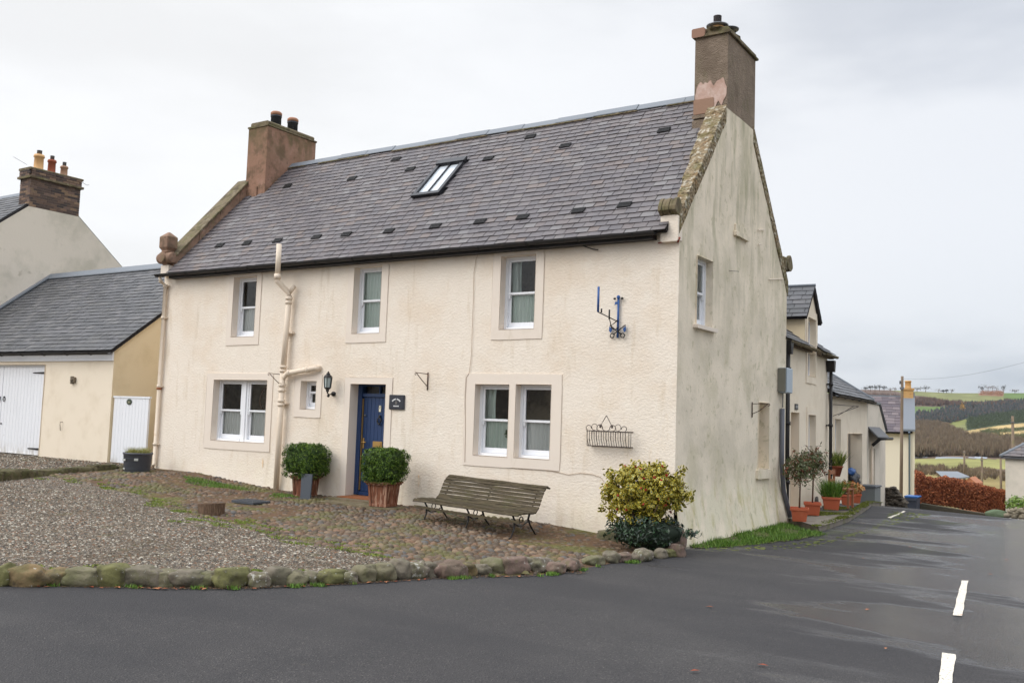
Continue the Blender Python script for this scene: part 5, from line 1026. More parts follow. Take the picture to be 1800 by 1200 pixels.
# ------------------------------------------------------------------ things on the forecourt
def gz(x, y): return float(yard_z(x, y))+.02
def wood_planter(x, y, z, s0, s1, h, lab, seed, fx, fy, fh, leafn, rot=0):
    t = thing('boxwood_planter', (x, y, z), lab, 'potted shrub', 'clipped shrubs in wooden planters by the blue door'); mb = MB()
    cr_, sr_ = math.cos(rot), math.sin(rot); mb.tf = lambda a, b, cc: (x+a*cr_-b*sr_, y+a*sr_+b*cr_, z+cc)
    def ring(r0, z0, r1, z1):
        mb.add([(sx*r, sy*r, q) for r, q in ((r0, z0), (r1, z1)) for sx, sy in ((-1, -1), (1, -1), (1, 1), (-1, 1))], [(0, 1, 5, 4), (1, 2, 6, 5), (2, 3, 7, 6), (3, 0, 4, 7), (3, 2, 1, 0), (4, 5, 6, 7)])
    ring(s0+.01, 0, s0+.01, .05); ring(s0-.012, .045, s1-.012, h-.06)
    for sx, sy in ((-1, -1), (1, -1), (1, 1), (-1, 1)):
        w_ = .022; mb.add([(sx*(r-w_)+dx*w_, sy*(r-w_)+dy*w_, q) for r, q in ((s0+.006, .02), (s1+.006, h-.03)) for dx, dy in ((-1, -1), (1, -1), (1, 1), (-1, 1))], [(0, 1, 5, 4), (1, 2, 6, 5), (2, 3, 7, 6), (3, 0, 4, 7)])
    ring(s1+.02, h-.06, s1+.03, h-.03); ring(s1+.045, h-.03, s1+.045, h)
    mb.build('planter', planterw, t, bevel=.006); mb = MB(mb.tf); mb.tube([(0, 0, h-.02), (0, 0, h+.3)], .03, 6)
    for k in range(7): a = k*.9+seed; mb.tube([(0, 0, h+.05), (.7*fx*math.cos(a), .7*fy*math.sin(a), h+fh*.6)], .008, 5)
    mb.build('trunk', barkm, t)
    mb = MB(mb.tf); mb.blob(0, 0, h+fh/2, fx*.86, fy*.86, fh*.43, 3, .05, 2, seed, 0, .62); mb.build('inner_foliage', box_leaf, t)
    c_ = (x, y, z+h+fh/2-.02)
    cluster('foliage', c_, (fx, fy, fh/2+.02), leafn, .017, box_leaf, t, power=.10, sq=6, lump=.09, up=.35, jit=.9)
    cl_p = []
    for k in range(150):
        d = np.array([random.gauss(0, 1) for _ in range(3)]); d /= np.linalg.norm(d); kk = (np.abs(d)**6).sum()**(-1/6); p_ = d*kk*np.array([fx, fy, fh/2])*random.uniform(.90, 1.02)
        m_ = 46; e_ = rng.normal(size=(m_, 3)); e_ /= np.linalg.norm(e_, axis=1, keepdims=True); cl_p.append(p_+e_*rng.uniform(.3, 1, (m_, 1))*random.uniform(.04, .068))
    cl_p = np.concatenate(cl_p)+np.array(c_); scatter('leaf_clumps', LEAF[0], LEAF[1], cl_p, box_leaf, .017*rng.uniform(.7, 1.3, len(cl_p)), rotdirs(cl_p-np.array(c_)+rng.normal(size=cl_p.shape)*.35), parent=t)
    n = 200; d = rng.normal(size=(n, 3)); d /= np.linalg.norm(d, axis=1, keepdims=True); k = (np.abs(d)**4.5).sum(1)**(-1/4.5)
    base = d*k[:, None]*np.array([fx, fy, fh/2]); tt = np.repeat(rng.uniform(.94, 1.04, n), 5)*np.tile(np.linspace(.95, 1.04, 5), n); pts = np.repeat(base, 5, 0)*tt[:, None]+rng.normal(size=(n*5, 3))*.006+np.array(c_)
    scatter('shoots', LEAF[0], LEAF[1], pts, box_leaf, .015*rng.uniform(.7, 1.2, len(pts)), rotdirs(np.repeat(d, 5, 0)+rng.normal(size=(n*5, 3))), parent=t)
    return t
wood_planter(-12.72, 12.62, .115, .15, .175, .40, 'left clipped boxwood in a reddish wooden planter, half hidden by a leaning slate board', 1, .37, .32, .58, 5200, .12)
wood_planter(-10.62, 12.38, .135, .165, .195, .42, 'right clipped boxwood in a streaky red wooden planter, between door and bench', 4, .33, .31, .56, 5000, .1)
mb = MB(); mb.box(-12.0, -10.3, 12.15, 12.6, -.03, .13, .02); mb.build('door_slab', mossst, kind='structure')
sl_ = MB(lambda u, w_, v: (-12.38+u, 12.30+w_+v*.10, .10+v)); sl_.prism([(-.13, 0), (.12, .0), (.10, .47), (-.17, .48)], -.012, .012); sl_.build('slate_board', slateboard, label='dark slate board leaning against the left wooden planter', cat='board', bevel=.003)
# slatted park bench with curved back
bench = thing('park_bench', (-8.75, 12.30, .05), 'old curved slatted wooden bench with black iron legs against the cream wall', 'bench')
def bx(s): return s
b0, b1 = -9.32, -7.14; bz = lambda x: 0.
T_B = lambda x, y, z: (x, y-.40-.163*(x+9.3), z*.80+.075-.018*(x+9.3))
prof_seat = [(12.02, .395), (12.09, .405), (12.155, .408), (12.22, .402), (12.285, .395), (12.35, .39), (12.415, .39)]
prof_back = [(12.485, .415), (12.535, .465), (12.57, .53), (12.60, .595), (12.63, .66), (12.665, .725), (12.71, .785), (12.77, .825)]
def slat(mb, y, z, nx, nz, hw, th=.012, x0=b0, x1=b1):
    # slat section centred (y,z) with tangent (nx,nz)
    k = 16
    ty, tz = nx, nz; ny, nn = -tz, ty; vs = []
    for i in range(k+1):
        x = x0+(x1-x0)*i/k; j = .0035*math.sin(x*7+y*40); zb = bz(x)
        for a, b in ((-1, -1), (1, -1), (1, 1), (-1, 1)): vs.append((x, y+ty*hw*a+ny*th*b, z+tz*hw*a+nn*th*b+zb+j))
    mb.add(vs, [(4*i+q, 4*i+(q+1) % 4, 4*i+4+(q+1) % 4, 4*i+4+q) for i in range(k) for q in range(4)]+[(3, 2, 1, 0), (4*k, 4*k+1, 4*k+2, 4*k+3)])
mb = MB(T_B)
for i, (y, z) in enumerate(prof_seat): slat(mb, y, z, 1, .0 if i else -.25, .029)
slat(mb, 11.975, .385, .55, .83, .022); slat(mb, 12.0, .26, .3, .95, .022)
mb.build('seat', timber, bench)
mb = MB(T_B)
for i, (y, z) in enumerate(prof_back):
    a = prof_back[max(i-1, 0)]; b = prof_back[min(i+1, 7)]; d = math.hypot(b[0]-a[0], b[1]-a[1]); slat(mb, y, z, (b[0]-a[0])/d, (b[1]-a[1])/d, .0295, .011, b0+.08, b1-.02)
slat(mb, 12.83, .815, .9, -.4, .026, .013, b0+.08, b1-.02)
mb.build('backrest', timber, bench)
for x in (b0+.20, (b0+b1)/2+.02, b1-.16):
    z0 = bz(x); gf = -.05; gb_ = -.05; mb = MB(T_B)
    mb.tube([(x, 11.99, .37+z0)]+[(x, y, z-.028+z0) for y, z in prof_seat], .014, 6); mb.tube([(x, y+.02, z-.012+z0) for y, z in [prof_seat[-1]]+prof_back], .014, 6)
    mb.tube([(x, 12.04, .37+z0), (x, 12.10, .27+z0), (x, 12.09, .14+z0), (x, 12.02, gf+.03), (x, 11.96, gf+.012)], [.018, .018, .015, .014, .012], 6)
    mb.tube([(x, 12.50, .38+z0), (x, 12.46, .26+z0), (x, 12.52, .14+z0), (x, 12.66, gb_+.03), (x, 12.72, gb_+.012)], [.018, .018, .015, .014, .012], 6)
    mb.tube([(x, 12.08, .22+z0), (x, 12.2, .16+z0), (x, 12.32, .16+z0), (x, 12.47, .23+z0)], .011, 6); mb.tube([(x, 12.27+.05*math.cos(t), .27+z0+.05*math.sin(t)) for t in np.linspace(0, 2*PI, 10)], .009, 5)
    mb.tube([(x, 12.0, .255+z0), (x, 12.09, .25+z0)], .011, 5)
    mb.build('leg', blackm, bench)
# log section, drain cover, tub, loose stones
mb = MB(); g0 = onZ(360, 903, .1); lx0, ly0 = float(g0[0]), float(g0[1])+.12; zz = gz(lx0, ly0)-.03
mb.cur = 0; vs = []; n = 22
for i in range(n):
    t = 2*PI*i/n; r = 1+.10*noise.noise(Vector((math.cos(t)*2, math.sin(t)*2, 5))); a, b = .235*r*math.cos(t), .17*r*math.sin(t); vs += [(lx0+a*.93, ly0+b*.93, zz), (lx0+a, ly0+b, zz+.185+.02*a/.23), (lx0+a*.84, ly0+b*.84, zz+.188+.02*a/.23), (lx0+a*.78, ly0+b*.78, zz+.12)]
fs = []
for i in range(n):
    j = (i+1) % n; fs += [(4*i, 4*j, 4*j+1, 4*i+1), (4*i+1, 4*j+1, 4*j+2, 4*i+2), (4*i+2, 4*j+2, 4*j+3, 4*i+3)]
mb.add(vs, fs); mb.cur = 1; mb.add([vs[4*i+3] for i in range(n)], [tuple(range(n))]); mb.build('hollow_log', [barkm, mat('log_soil', c(58, 46, 36), .95, bump=[(40, .8, .02)])], label='hollowed section of log lying on the cobbles, used as a planter', cat='log')
mb = MB(); g0 = onZ(441, 882, .13); x, y = float(g0[0]), float(g0[1]); z = gz(x, y)+.02; mb.box(x-.27, x+.27, y-.19, y+.19, z-.03, z+.012, .006)
for k in range(7): mb.box(x-.22+k*.066, x-.19+k*.066, y-.15, y+.15, z+.012, z+.02)
mb.build('drain_cover', mat('cast_iron', c(74, 78, 84), .55), label='dark rectangular drain cover set in the cobbles', cat='drain cover')
tub = thing('plant_tub', (-17.33, 12.32, .30), 'round black plastic tub with dry grass by the white gate', 'plant tub'); tx, ty, tz_ = -17.33, 12.32, .28
mb = MB(); mb.lathe([(.245, tz_), (.255, tz_+.02), (.285, tz_+.40), (.30, tz_+.41), (.30, tz_+.44), (.285, tz_+.44), (.275, tz_+.36), (.0, tz_+.35)], tx, ty, 28)
for z in (.10, .21, .32): mb.lathe([(.27+.03*z, tz_+z), (.275+.03*z, tz_+z+.008)], tx, ty, 28)
mb.build('tub', mat('black_tub', c(84, 86, 94), .5, [(c(90, 90, 94), 4, .5, .75, None, None, .5)]), tub)
mb = MB()
for (az_, z, w_, h_) in ((-.70, .27, .07, .04), (-.62, .10, .035, .03), (.35, .28, .04, .05)):
    t = -PI/2+az_+.5; r = .283; cx_, cy_ = tx+r*math.cos(t), ty+r*math.sin(t); e = Vector((-math.sin(t), math.cos(t), 0)); p_ = Vector((cx_, cy_, tz_+z)); o_ = Vector((math.cos(t), math.sin(t), 0))*.006
    mb.add([tuple(p_-e*w_/1+o_), tuple(p_+e*w_/1+o_), tuple(p_+e*w_/1+o_+Vector((0, 0, h_))), tuple(p_-e*w_/1+o_+Vector((0, 0, h_)))], [(0, 1, 2, 3)])
mb.build('label_sticker', mat('pale_sticker', c(188, 190, 184), .6), tub)
a = rng.uniform(0, 2*PI, 900); r = .22*np.sqrt(rng.uniform(0, 1, 900)); grass('grass', np.stack([tx+r*np.cos(a), ty+r*np.sin(a), np.full(900, tz_+.36)], 1), .17, drygr, .006, parent=tub)
mb = MB(); mb.blob(-6.42, 12.62, .0, .19, .13, .11, 2, .15, 1.5, 31, .2, .2); mb.build('stone', B_gg, label='single grey green stone against the wall between bench and holly', cat='stone')
mb = MB(); mb.blob(-5.42, 12.72, .03, .16, .13, .20, 2, .15, 1.5, 33, .2, .2); mb.build('stone', B_pk, label='reddish stone behind the holly at the house corner', cat='stone')
# variegated holly over a dark evergreen
hx, hy, hz = -5.66, 12.12, .0
hol = thing('holly_bush', (hx, hy, hz), 'rounded yellow variegated holly with red berries at the corner of the house', 'holly bush')
mb = MB()
for k in range(14):
    a = k*.9; r = random.uniform(.3, .62); z = random.uniform(.55, 1.0); mb.tube([(hx+.05*math.cos(a), hy+.05*math.sin(a), 0), (hx+r*.4*math.cos(a), hy+r*.4*math.sin(a), z*.5), (hx+r*math.cos(a), hy+r*math.sin(a)*.7, z)], [.018, .012, .006], 5)
mb.build('stems', barkm, hol)
HV = [(-1, 0, .05), (-.6, -.34, .12), (-.2, -.5, .0), (.2, -.36, .12), (.6, -.42, 0), (1.1, 0, -.05), (.6, .42, 0), (.2, .36, .12), (-.2, .5, 0), (-.6, .34, .12), (-.80, 0, .05), (-.15, -.26, .09), (.40, -.22, .07), (.76, 0, .02), (.40, .22, .07), (-.15, .26, .09)]
HF = [(0, 1, 11, 10), (1, 2, 11), (2, 3, 12, 11), (3, 4, 12), (4, 5, 13, 12), (5, 6, 14, 13), (6, 7, 14), (7, 8, 15, 14), (8, 9, 15), (9, 0, 10, 15), (10, 11, 12, 13, 14, 15)]
HM = [0]*10+[1]
def holly(cen, rad, n, pw=.35): return cluster('foliage', cen, rad, n, .033, [hl_y, hl_g], hol, power=pw, tmpl=(HV, HF), mi=HM, lump=.30, up=.5, jit=.75, smin=.6)
hcl = []
for k in range(190):
    d = np.array([random.gauss(0, 1), random.gauss(-.25, .8), random.gauss(.1, .9)]); d /= np.linalg.norm(d); r = random.uniform(.72, 1.0); b_ = 1+.16*noise.noise(Vector(d)*1.6+Vector((4, 2, 7)))*2
    q = np.array([hx-.02, hy, .74])+d*r*b_*np.array([.55+.05*(d[0] > 0 and d[2] > 0), .42, .37])
    holly(tuple(q), (.11, .10, .09), random.randint(26, 42), .6); hcl.append((q, d))
for q in ((hx+.68, hy, .70), (hx+.52, hy, .98), (hx+.58, hy-.02, 1.08), (hx-.15, hy, 1.12), (hx-.60, hy, .60), (hx-.62, hy, .46), (hx+.38, hy, .36), (hx+.25, hy-.2, .34), (hx-.3, hy-.25, .38), (hx-.05, hy-.3, .36), (hx-.45, hy-.1, .40), (hx+.1, hy-.3, .42)): holly(q, (.08, .07, .075), 26, .6)
mb = MB(); mb.blob(hx, hy, .64, .38, .26, .26, 2, .15, 2, 9); mb.build('inner_foliage', mat('holly_shade_core', c(38, 44, 26), .7, bump=[(30, 1, .03)]), hol)  # dark core colour paints the shade in the gaps between sprays
for q_, d in random.sample([h for h in hcl if h[1][1] < .1], 34):
    p_ = q_+d*.07; mb = MB()
    for q in range(6): mb.blob(p_[0]+random.uniform(-.014, .014), p_[1]+random.uniform(-.014, .014), p_[2]+random.uniform(-.012, .012), .0095, .0095, .0095, 1, 0)
    mb.build('berries', berry, hol)
ev = thing('evergreen_shrub', (hx+.1, hy, 0), 'dark green glossy shrub growing under the variegated holly', 'shrub')
cluster('foliage', (hx+.04, hy-.04, .22), (.54, .44, .26), 2600, .034, darkleaf, ev, power=.3, lump=.25, up=.5, jit=.8); cluster('foliage', (hx+.75, hy-.08, .24), (.16, .12, .07), 60, .035, darkleaf, ev, power=.6)
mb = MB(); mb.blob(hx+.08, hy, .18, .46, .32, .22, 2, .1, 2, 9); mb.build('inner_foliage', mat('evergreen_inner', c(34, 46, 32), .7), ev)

# ================================================================== left: low garage, gate, tall house behind
GX0, GX1, GY = -27.7, -19.40, 13.0; gsl = .785
garage = thing('garage', (-23.5, 14.5, .37), 'low cream garage with grey slate roof and white double doors left of the corner house', 'garage')
GDo = (-26.2, .36, -22.15, 2.62)
mb = MB(T_F); wallgrid(mb, GX0, GX1, .1, 3.0, [GDo], .5, reveal=.16, disp=lambda u, v: .008*noise.noise(Vector((u*2, v*2, 4)))*(0 if abs(u-GX1) < .01 else 1))
mb.cur = 1; mb.tf = lambda u, w_, v: (GX1-w_, u, v); wallgrid(mb, GY, 19.4, .1, 5.6, (), .6, [line2((13.0, 2.98), (16.2, 2.98+3.2*gsl)), line2((16.2, 2.98+3.2*gsl), (19.4, 2.98))], .2)
mb.build('wall', [ctile, ctan], garage)
mb = MB(); P0 = (GX0, 12.86, 2.93); gS = 3.34*math.hypot(1, gsl); gd = Vector((0, 1, gsl)).normalized(); gn = Vector((0, -gd.z, gd.y)); tilebed(mb, P0, (1, 0, 0), gd, gn, GX1-GX0+.06, gS)
gd2 = Vector((0, -gd.y, gd.z)); tilebed(mb, (GX0, 12.86+6.68, 2.93), (1, 0, 0), gd2, Vector((0, gd.z, gd.y)), GX1-GX0+.06, gS)
gr = mb.build('roof', under, garage); slates('slate_covering', gr, slate_b, P0, (1, 0, 0), gd, gn, GX1-GX0+.08, gS, .17, .26)
mb = MB(); mb.prism([(16.0, 5.44), (16.2, 5.60), (16.4, 5.44), (16.4, 5.47), (16.2, 5.645), (16.0, 5.47)], GX0, GX1+.08, 0); mb.prism([(12.84, 2.95), (16.2, 5.60), (16.2, 5.645), (12.84, 3.0)], GX0-.02, GX0+.22, 0); mb.build('ridge', lead, garage)
gutter(garage, (GX0, 12.80, 2.885), (GX1+.1, 12.80, 2.885), .058); mb = MB(); mb.box(GX0, GX1+.0, 12.955, 12.995, 2.70, 2.90); mb.build('fascia', white, garage)
mb = MB(T_F); mb.box(GDo[0], GDo[2], .08, .12, 2.58, 2.62)
for (a, b) in ((-26.2, -24.19), (-24.17, -22.155)):
    mb.box(a, b, .10, .14, .40, 2.575)
    k = int((b-a)/.14)
    for i in range(k): mb.box(a+(b-a)*i/k+.004, a+(b-a)*(i+1)/k-.004, .09, .10, .40, 2.575)
gdo = mb.build('door', white, garage, label='white boarded double doors')
for z in (2.42, .55):
    for a, b in ((-22.80, -22.17),): mb = MB(T_F); mb.prism([(b, z-.03), (b, z+.03), (a, z+.012), (a-.02, z), (a, z-.012)], .075, .088); mb.build('hinge', blackm, gdo)
mb = MB(T_F); mb.prism([(-24.12-.42, 2.39), (-24.12-.42, 2.45), (-24.12, 2.43), (-24.12, 2.41)], .075, .088)
for x in (-24.27, -24.05):
    mb = MB(T_F); mb.tube([(x+.05*math.cos(t), .075, 1.75+.06*math.sin(t)) for t in np.linspace(0, 2*PI, 13)], .009, 5); mb.tube([(x, .09, 1.80), (x, .06, 1.80)], .02, 8); mb.build('ring_handle', blackm, gdo)
    mb = MB(T_F); mb.tube([(x-.05, .09, 1.12), (x-.05, .06, 1.12)], .018, 8); mb.build('lock', blackm, gdo)
mb = MB(T_F); a = onY(130, 668, 13); xa, za = float(a[0]), float(a[2]); mb.box(xa-.06, xa+.0, -.06, 0, za-.09, za+.09, .01); mb.box(xa+.03, xa+.09, -.07, 0, za-.06, za+.07, .01); mb.tube([(xa-.03, -.06, za), (xa+.06, -.09, za)], .025, 6); mb.build('wall_light', mat('bronze_fitting', c(120, 108, 92), .5), label='small bronze light fitting on the cream garage wall', cat='wall light')
mb = MB(T_F); a = onY(109, 745, 13); xa, za = float(a[0]), float(a[2]); mb.tube([(xa+.02, -.0, za+.05), (xa+.02, -.06, za+.04), (xa, -.05, za-.02), (xa-.02, -.02, za-.15)], .009, 5); mb.build('door_hook', mat('grey_hook', c(130, 120, 104), .5), label='thin metal door hook low on the garage wall', cat='hook')
a = onX(266, 628, GX1+.03); 
gt = thing('garden_gate', (-18.72, 13.0, .36), 'tall white boarded gate with an oval plaque between garage and house', 'gate'); mb = MB(T_F); n = 11
for i in range(n): mb.box(-19.36+i*.115+.003, -19.36+(i+1)*.115-.003, .05, .08, .40, 1.86, .005)
mb.box(-19.36, -18.10, .08, .10, .40, 1.85); mb.box(-19.38, -18.05, .035, .09, 1.86, 1.90); mb.build('boards', white, gt)
mb = MB(T_F); a = onY(227, 706, 13.04); mb.lathe([(.0, 0), (.01, 0)], 0, 0, 4); mb.v = []; mb.f = []; mb.mi = []; mb.sm = []; xa, za = float(a[0]), float(a[2]); mb.prism([(xa+.09*math.cos(t), za+.065*math.sin(t)) for t in np.linspace(0, 2*PI, 20)[:-1]], .035, .05); oval = mb.build('oval_plaque', mat('green_plaque', c(60, 72, 56), .5), gt)
mb = MB(T_F); mb.box(xa-.04, xa+.04, .03, .036, za-.006, za+.01); mb.box(xa-.03, xa+.03, .03, .036, za-.026, za-.016); mb.build('lettering', mat('gold_lettering', c(176, 170, 140), .5), oval)
# tall house
tall = thing('neighbour_house', (-31.5, 16.17, .3), 'tall weathered cream gabled house behind the garage with a brick chimney', 'house')
TX = -27.7
mb = MB(lambda u, w_, v: (TX-w_, u, v)); yr_ = 16.17; wallgrid(mb, 10.9, 21.4, 0, 8.3, (), .6, [line2((yr_-5.2, 3.95), (yr_-.82, 7.59)), line2((yr_-.82, 7.59), (yr_+.82, 7.59)), line2((yr_+.82, 7.59), (yr_+5.2, 3.95))], .2)
mb.tf = lambda u, w_, v: (u, 10.97+w_, v); wallgrid(mb, -37, TX, 0, 3.98, (), 1); mb.build('wall', cgrey, tall)
mb = MB(); ts = .831; td = Vector((0, 1, ts)).normalized(); tn = Vector((0, -td.z, td.y)); P0 = (-37, 10.85, 3.92); tS = 5.32*math.hypot(1, ts); tilebed(mb, P0, (1, 0, 0), td, tn, 9.25, tS); tilebed(mb, (-37, 2*yr_-10.85, 3.92), (1, 0, 0), Vector((0, -td.y, td.z)), Vector((0, td.z, td.y)), 9.25, tS)
tr = mb.build('roof', under, tall); slates('slate_covering', tr, slate_b, (-37, 10.85, 3.92), (1, 0, 0), td, tn, 9.2, tS, .2, .3)
mb = MB(); z_ = 3.92+5.32*ts; mb.prism([(yr_-.15, z_-.1), (yr_, z_+.05), (yr_+.15, z_-.1), (yr_, z_)], -37, -28.3, 0); mb.build('ridge', lead, tall)
brick = mat('dark_brick', c(112, 94, 82), .9, [(c(84, 72, 66), 1.3, .45, .7, None, None, .4)], [(20, .4, .01)], islcol=[c(112, 92, 80), c(132, 108, 90), c(92, 78, 72), c(74, 66, 64), c(142, 118, 96), c(120, 100, 90), c(102, 84, 74), c(86, 74, 68)]); mortar = mat('brick_mortar', c(148, 136, 118), .95)
mb = MB(); bx0, bx1, by0, by1 = -28.28, TX+.0, 15.36, 16.98; mb.cur = 1; mb.box(bx0+.012, bx1-.012, by0+.012, by1-.012, 6.9, 8.76); mb.cur = 0; z = 7.60; k = 0
while z < 8.72:
    off = .11*(k % 2)
    for side in range(3):
        L0, L1 = ((by0, by1), (bx0, bx1), (bx0, bx1))[side]; u = L0-off
        while u < L1:
            a, b = max(u+.005, L0), min(u+.215, L1); u += .22
            if b-a < .03: continue
            j = random.uniform(-.003, .005); e = .05 if z > 8.52 else (.0)
            if side == 0: mb.box(bx1-.03, bx1+j+e, a-(.0), b, z+.004, z+.066)
            elif side == 1: mb.box(a, b, by0-j-e, by0+.03, z+.004, z+.066)
    z += .072; k += 1
tc_ = mb.build('chimney', [brick, mortar], tall)
mb = MB(); mb.box(bx0-.07, bx1+.07, by0-.07, by1+.07, 8.47, 8.54, .01); mb.box(bx0-.05, bx1+.055, by0-.055, by1+.05, 8.73, 8.80, .02); mb.build('cap', mossst, tc_)
for y, r, h, m_ in ((15.72, .15, .50, buff), (16.14, .125, .44, redc), (16.55, .115, .34, mat('brown_clay', c(168, 134, 110), .8))):
    p_ = chimney_pot(tc_, -27.98, y, 8.80, r, h, m_); mb = MB(); mb.lathe([(r*.5, 8.80+h-.03), (r*.5, 8.80+h+.12), (r*.55, 8.8+h+.13), (r*.4, 8.8+h+.14)], -27.98, y, 10); mb.build('liner', metal, p_)
mb = MB(); mb.tube([(-27.98, 16.98, 8.85), (-27.9, 17.3, 8.7), (-27.85, 17.35, 8.72)], .006, 4); mb.tube([(-27.98, 15.36, 8.9), (-28.3, 15.1, 9.12)], .005, 4); mb.build('aerial_wire', blackm, tc_)

# ================================================================== right: row of cottages down the street
PA = (-5.72, 18.40); AA = math.radians(3)
def T_R(u, w_, v): return (PA[0]-math.sin(AA)*u-math.cos(AA)*w_, PA[1]+math.cos(AA)*u-math.sin(AA)*w_, v)
def inv_R(x, y): dx, dy = x-PA[0], y-PA[1]; return -math.sin(AA)*dx+math.cos(AA)*dy
def onR(px_, py_, w_=0):
    nrm_ = np.array([math.cos(AA), math.sin(AA), 0]); d = ray(px_, py_); p0 = np.array([*T_R(0, w_, 0)]); t = (nrm_ @ (p0-np.array([0, 0, 0])) - nrm_ @ np.array([0, 0, 0]))/(nrm_ @ d); q = CAM+d*t; return inv_R(q[0], q[1]), q[2]
row1 = thing('row_cottage', T_R(2.2, 2, -.1), 'two storey cream cottage with a slated dormer adjoining the corner house', 'house')
D1 = (.92, -.05, 1.64, 2.02); D2 = (2.50, .95, 3.22, 2.0); D3 = (2.40, 2.85, 3.18, 4.15)
mb = MB(T_R); wallgrid(mb, -.05, 4.50, -.4, 3.47, [D1, D2, (D3[0], D3[1], D3[2], 3.47)], .4, reveal=.26, disp=lambda u, v: .01*noise.noise(Vector((u*2, v*2, 1))))
mb.tf = lambda u, w_, v: T_R(4.5, u, v); wallgrid(mb, 0, 5.6, -.4, 5.5, (), 1, [line2((0, 3.47), (2.8, 5.4)), line2((2.8, 5.4), (5.6, 3.47))])
mb.tf = T_R; wallgrid(mb, 2.18, 3.42, 3.38, 4.9, [(D3[0], 3.38, D3[2], D3[3])], .4, [line2((2.05, 4.10), (2.80, 4.86)), line2((2.80, 4.86), (3.55, 4.10))], .26)
mb.build('wall', ctile, row1)
mb = MB(T_R); mb.box(2.17, 2.24, .005, 2.5, 3.40, 4.22); mb.box(3.36, 3.43, .005, 2.5, 3.40, 4.22); mb.build('dormer_cheek', ctan, row1)
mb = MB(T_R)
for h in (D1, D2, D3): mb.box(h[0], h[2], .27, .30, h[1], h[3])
mb.build('dark_room_panel', dark, row1)  # dark panels colour in the unlit rooms behind the openings
for h in (D2, D3):
    mb = MB(T_R); a, b, cc, d = h; f = .06; mb.box(a, a+f, .12, .2, b, d); mb.box(cc-f, cc, .12, .2, b, d); mb.box(a+f, cc-f, .12, .2, d-f, d); mb.box(a+f, cc-f, .12, .2, b, b+f); mb.box(a+f, cc-f, .13, .18, (b+d)/2-.02, (b+d)/2+.02); wn_ = mb.build('window', white, row1); g = MB(T_R); g.add([(a+f, .17, b+f), (cc-f, .17, b+f), (cc-f, .17, d-f), (a+f, .17, d-f)], [(0, 1, 2, 3)]); g.build('pane', glass, wn_); margin(wn_, T_R, [h], (a-.12, b-.16, cc+.12, d+.16), ctile)
mb = MB(T_R); mb.box(D1[0], D1[2], .22, .26, .0, 2.0); dd_ = mb.build('door', mat('pinkish_door', c(196, 176, 158), .6), row1); margin(dd_, T_R, [D1], (D1[0]-.14, -.1, D1[2]+.14, 2.30), ctile)
mb = MB(T_R); u_, z_ = onR(1398, 716); mb.box(u_-.13, u_+.13, -.03, -.0145, 2.08, 2.20, .006); pl_ = mb.build('number_sign', blackm, row1); mb = MB(T_R)
for k in range(3): mb.box(u_-.09+k*.07, u_-.05+k*.07, -.034, -.029, 2.11, 2.17)
mb.build('lettering', mat('dull_white', c(170, 170, 170), .5), pl_)
# roof of cottage one, broken by the dormer
rw = Vector(T_R(0, 1, 0))-Vector(T_R(0, 0, 0)); ru = (Vector(T_R(1, 0, 0))-Vector(T_R(0, 0, 0))); rs1 = .70
def slope_of(rs_): d = (rw+Vector((0, 0, rs_))).normalized(); return d, ru.cross(d) if ru.cross(d).z > 0 else d.cross(ru)
d1, n1 = slope_of(rs1)
mb = MB()
for (ua, ub) in ((-.1, 2.35), (3.25, 4.58)): tilebed(mb, T_R(ua, -.16, 3.45), ru, d1, n1, ub-ua, 3.55)
tilebed(mb, T_R(2.3, .60, 3.45+.76*rs1), ru, d1, n1, 1.0, 2.6)
mb.tf = T_R
r1 = mb.build('roof', mossst, row1); 
for (ua, ub) in ((-.1, 2.30), (3.30, 4.58)): slates('slate_covering', r1, slate_b, T_R(ua, -.18, 3.445), ru, d1, n1, ub-ua, 3.5, .2, .3)
gutter(row1, T_R(-.02, -.2, 3.42), T_R(2.36, -.2, 3.42), .05, mossst); gutter(row1, T_R(3.26, -.2, 3.42), T_R(4.6, -.2, 3.42), .05, mossst)
mb = MB(T_R); mb.box(-.1, 2.36, -.13, -.02, 3.36, 3.44); mb.box(3.24, 4.58, -.13, -.02, 3.36, 3.44); mb.build('eaves_board', mat('old_eaves_board', c(92, 80, 64), .9), row1)
dsl = Vector((0, 0, 0)); dmv = (ru+Vector((0, 0, 1.0))).normalized(); dnv = (Vector((0, 0, 1))-ru).normalized(); dmv2 = (-ru+Vector((0, 0, 1.0))).normalized(); dnv2 = (Vector((0, 0, 1))+ru).normalized()
mb = MB(); tilebed(mb, T_R(2.03, -.06, 4.12), rw, dmv, dnv, 2.6, 1.09); tilebed(mb, T_R(3.57, -.06, 4.12), rw, dmv2, dnv2, 2.6, 1.09); dr_ = mb.build('dormer_roof', under, row1)
slates('slate_covering', dr_, slate_b, T_R(2.01, -.07, 4.11), rw, dmv, dnv, 2.6, 1.08, .16, .30); slates('back_slates', dr_, slate_b, T_R(3.59, -.07, 4.11), rw, dmv2, dnv2, 2.6, 1.08, .2, .34)
mb = MB(); mb.tube([T_R(2.8, -.08, 4.905), T_R(2.8, 2.5, 4.905)], .035, 6); mb.build('dormer_ridge', lead, dr_)
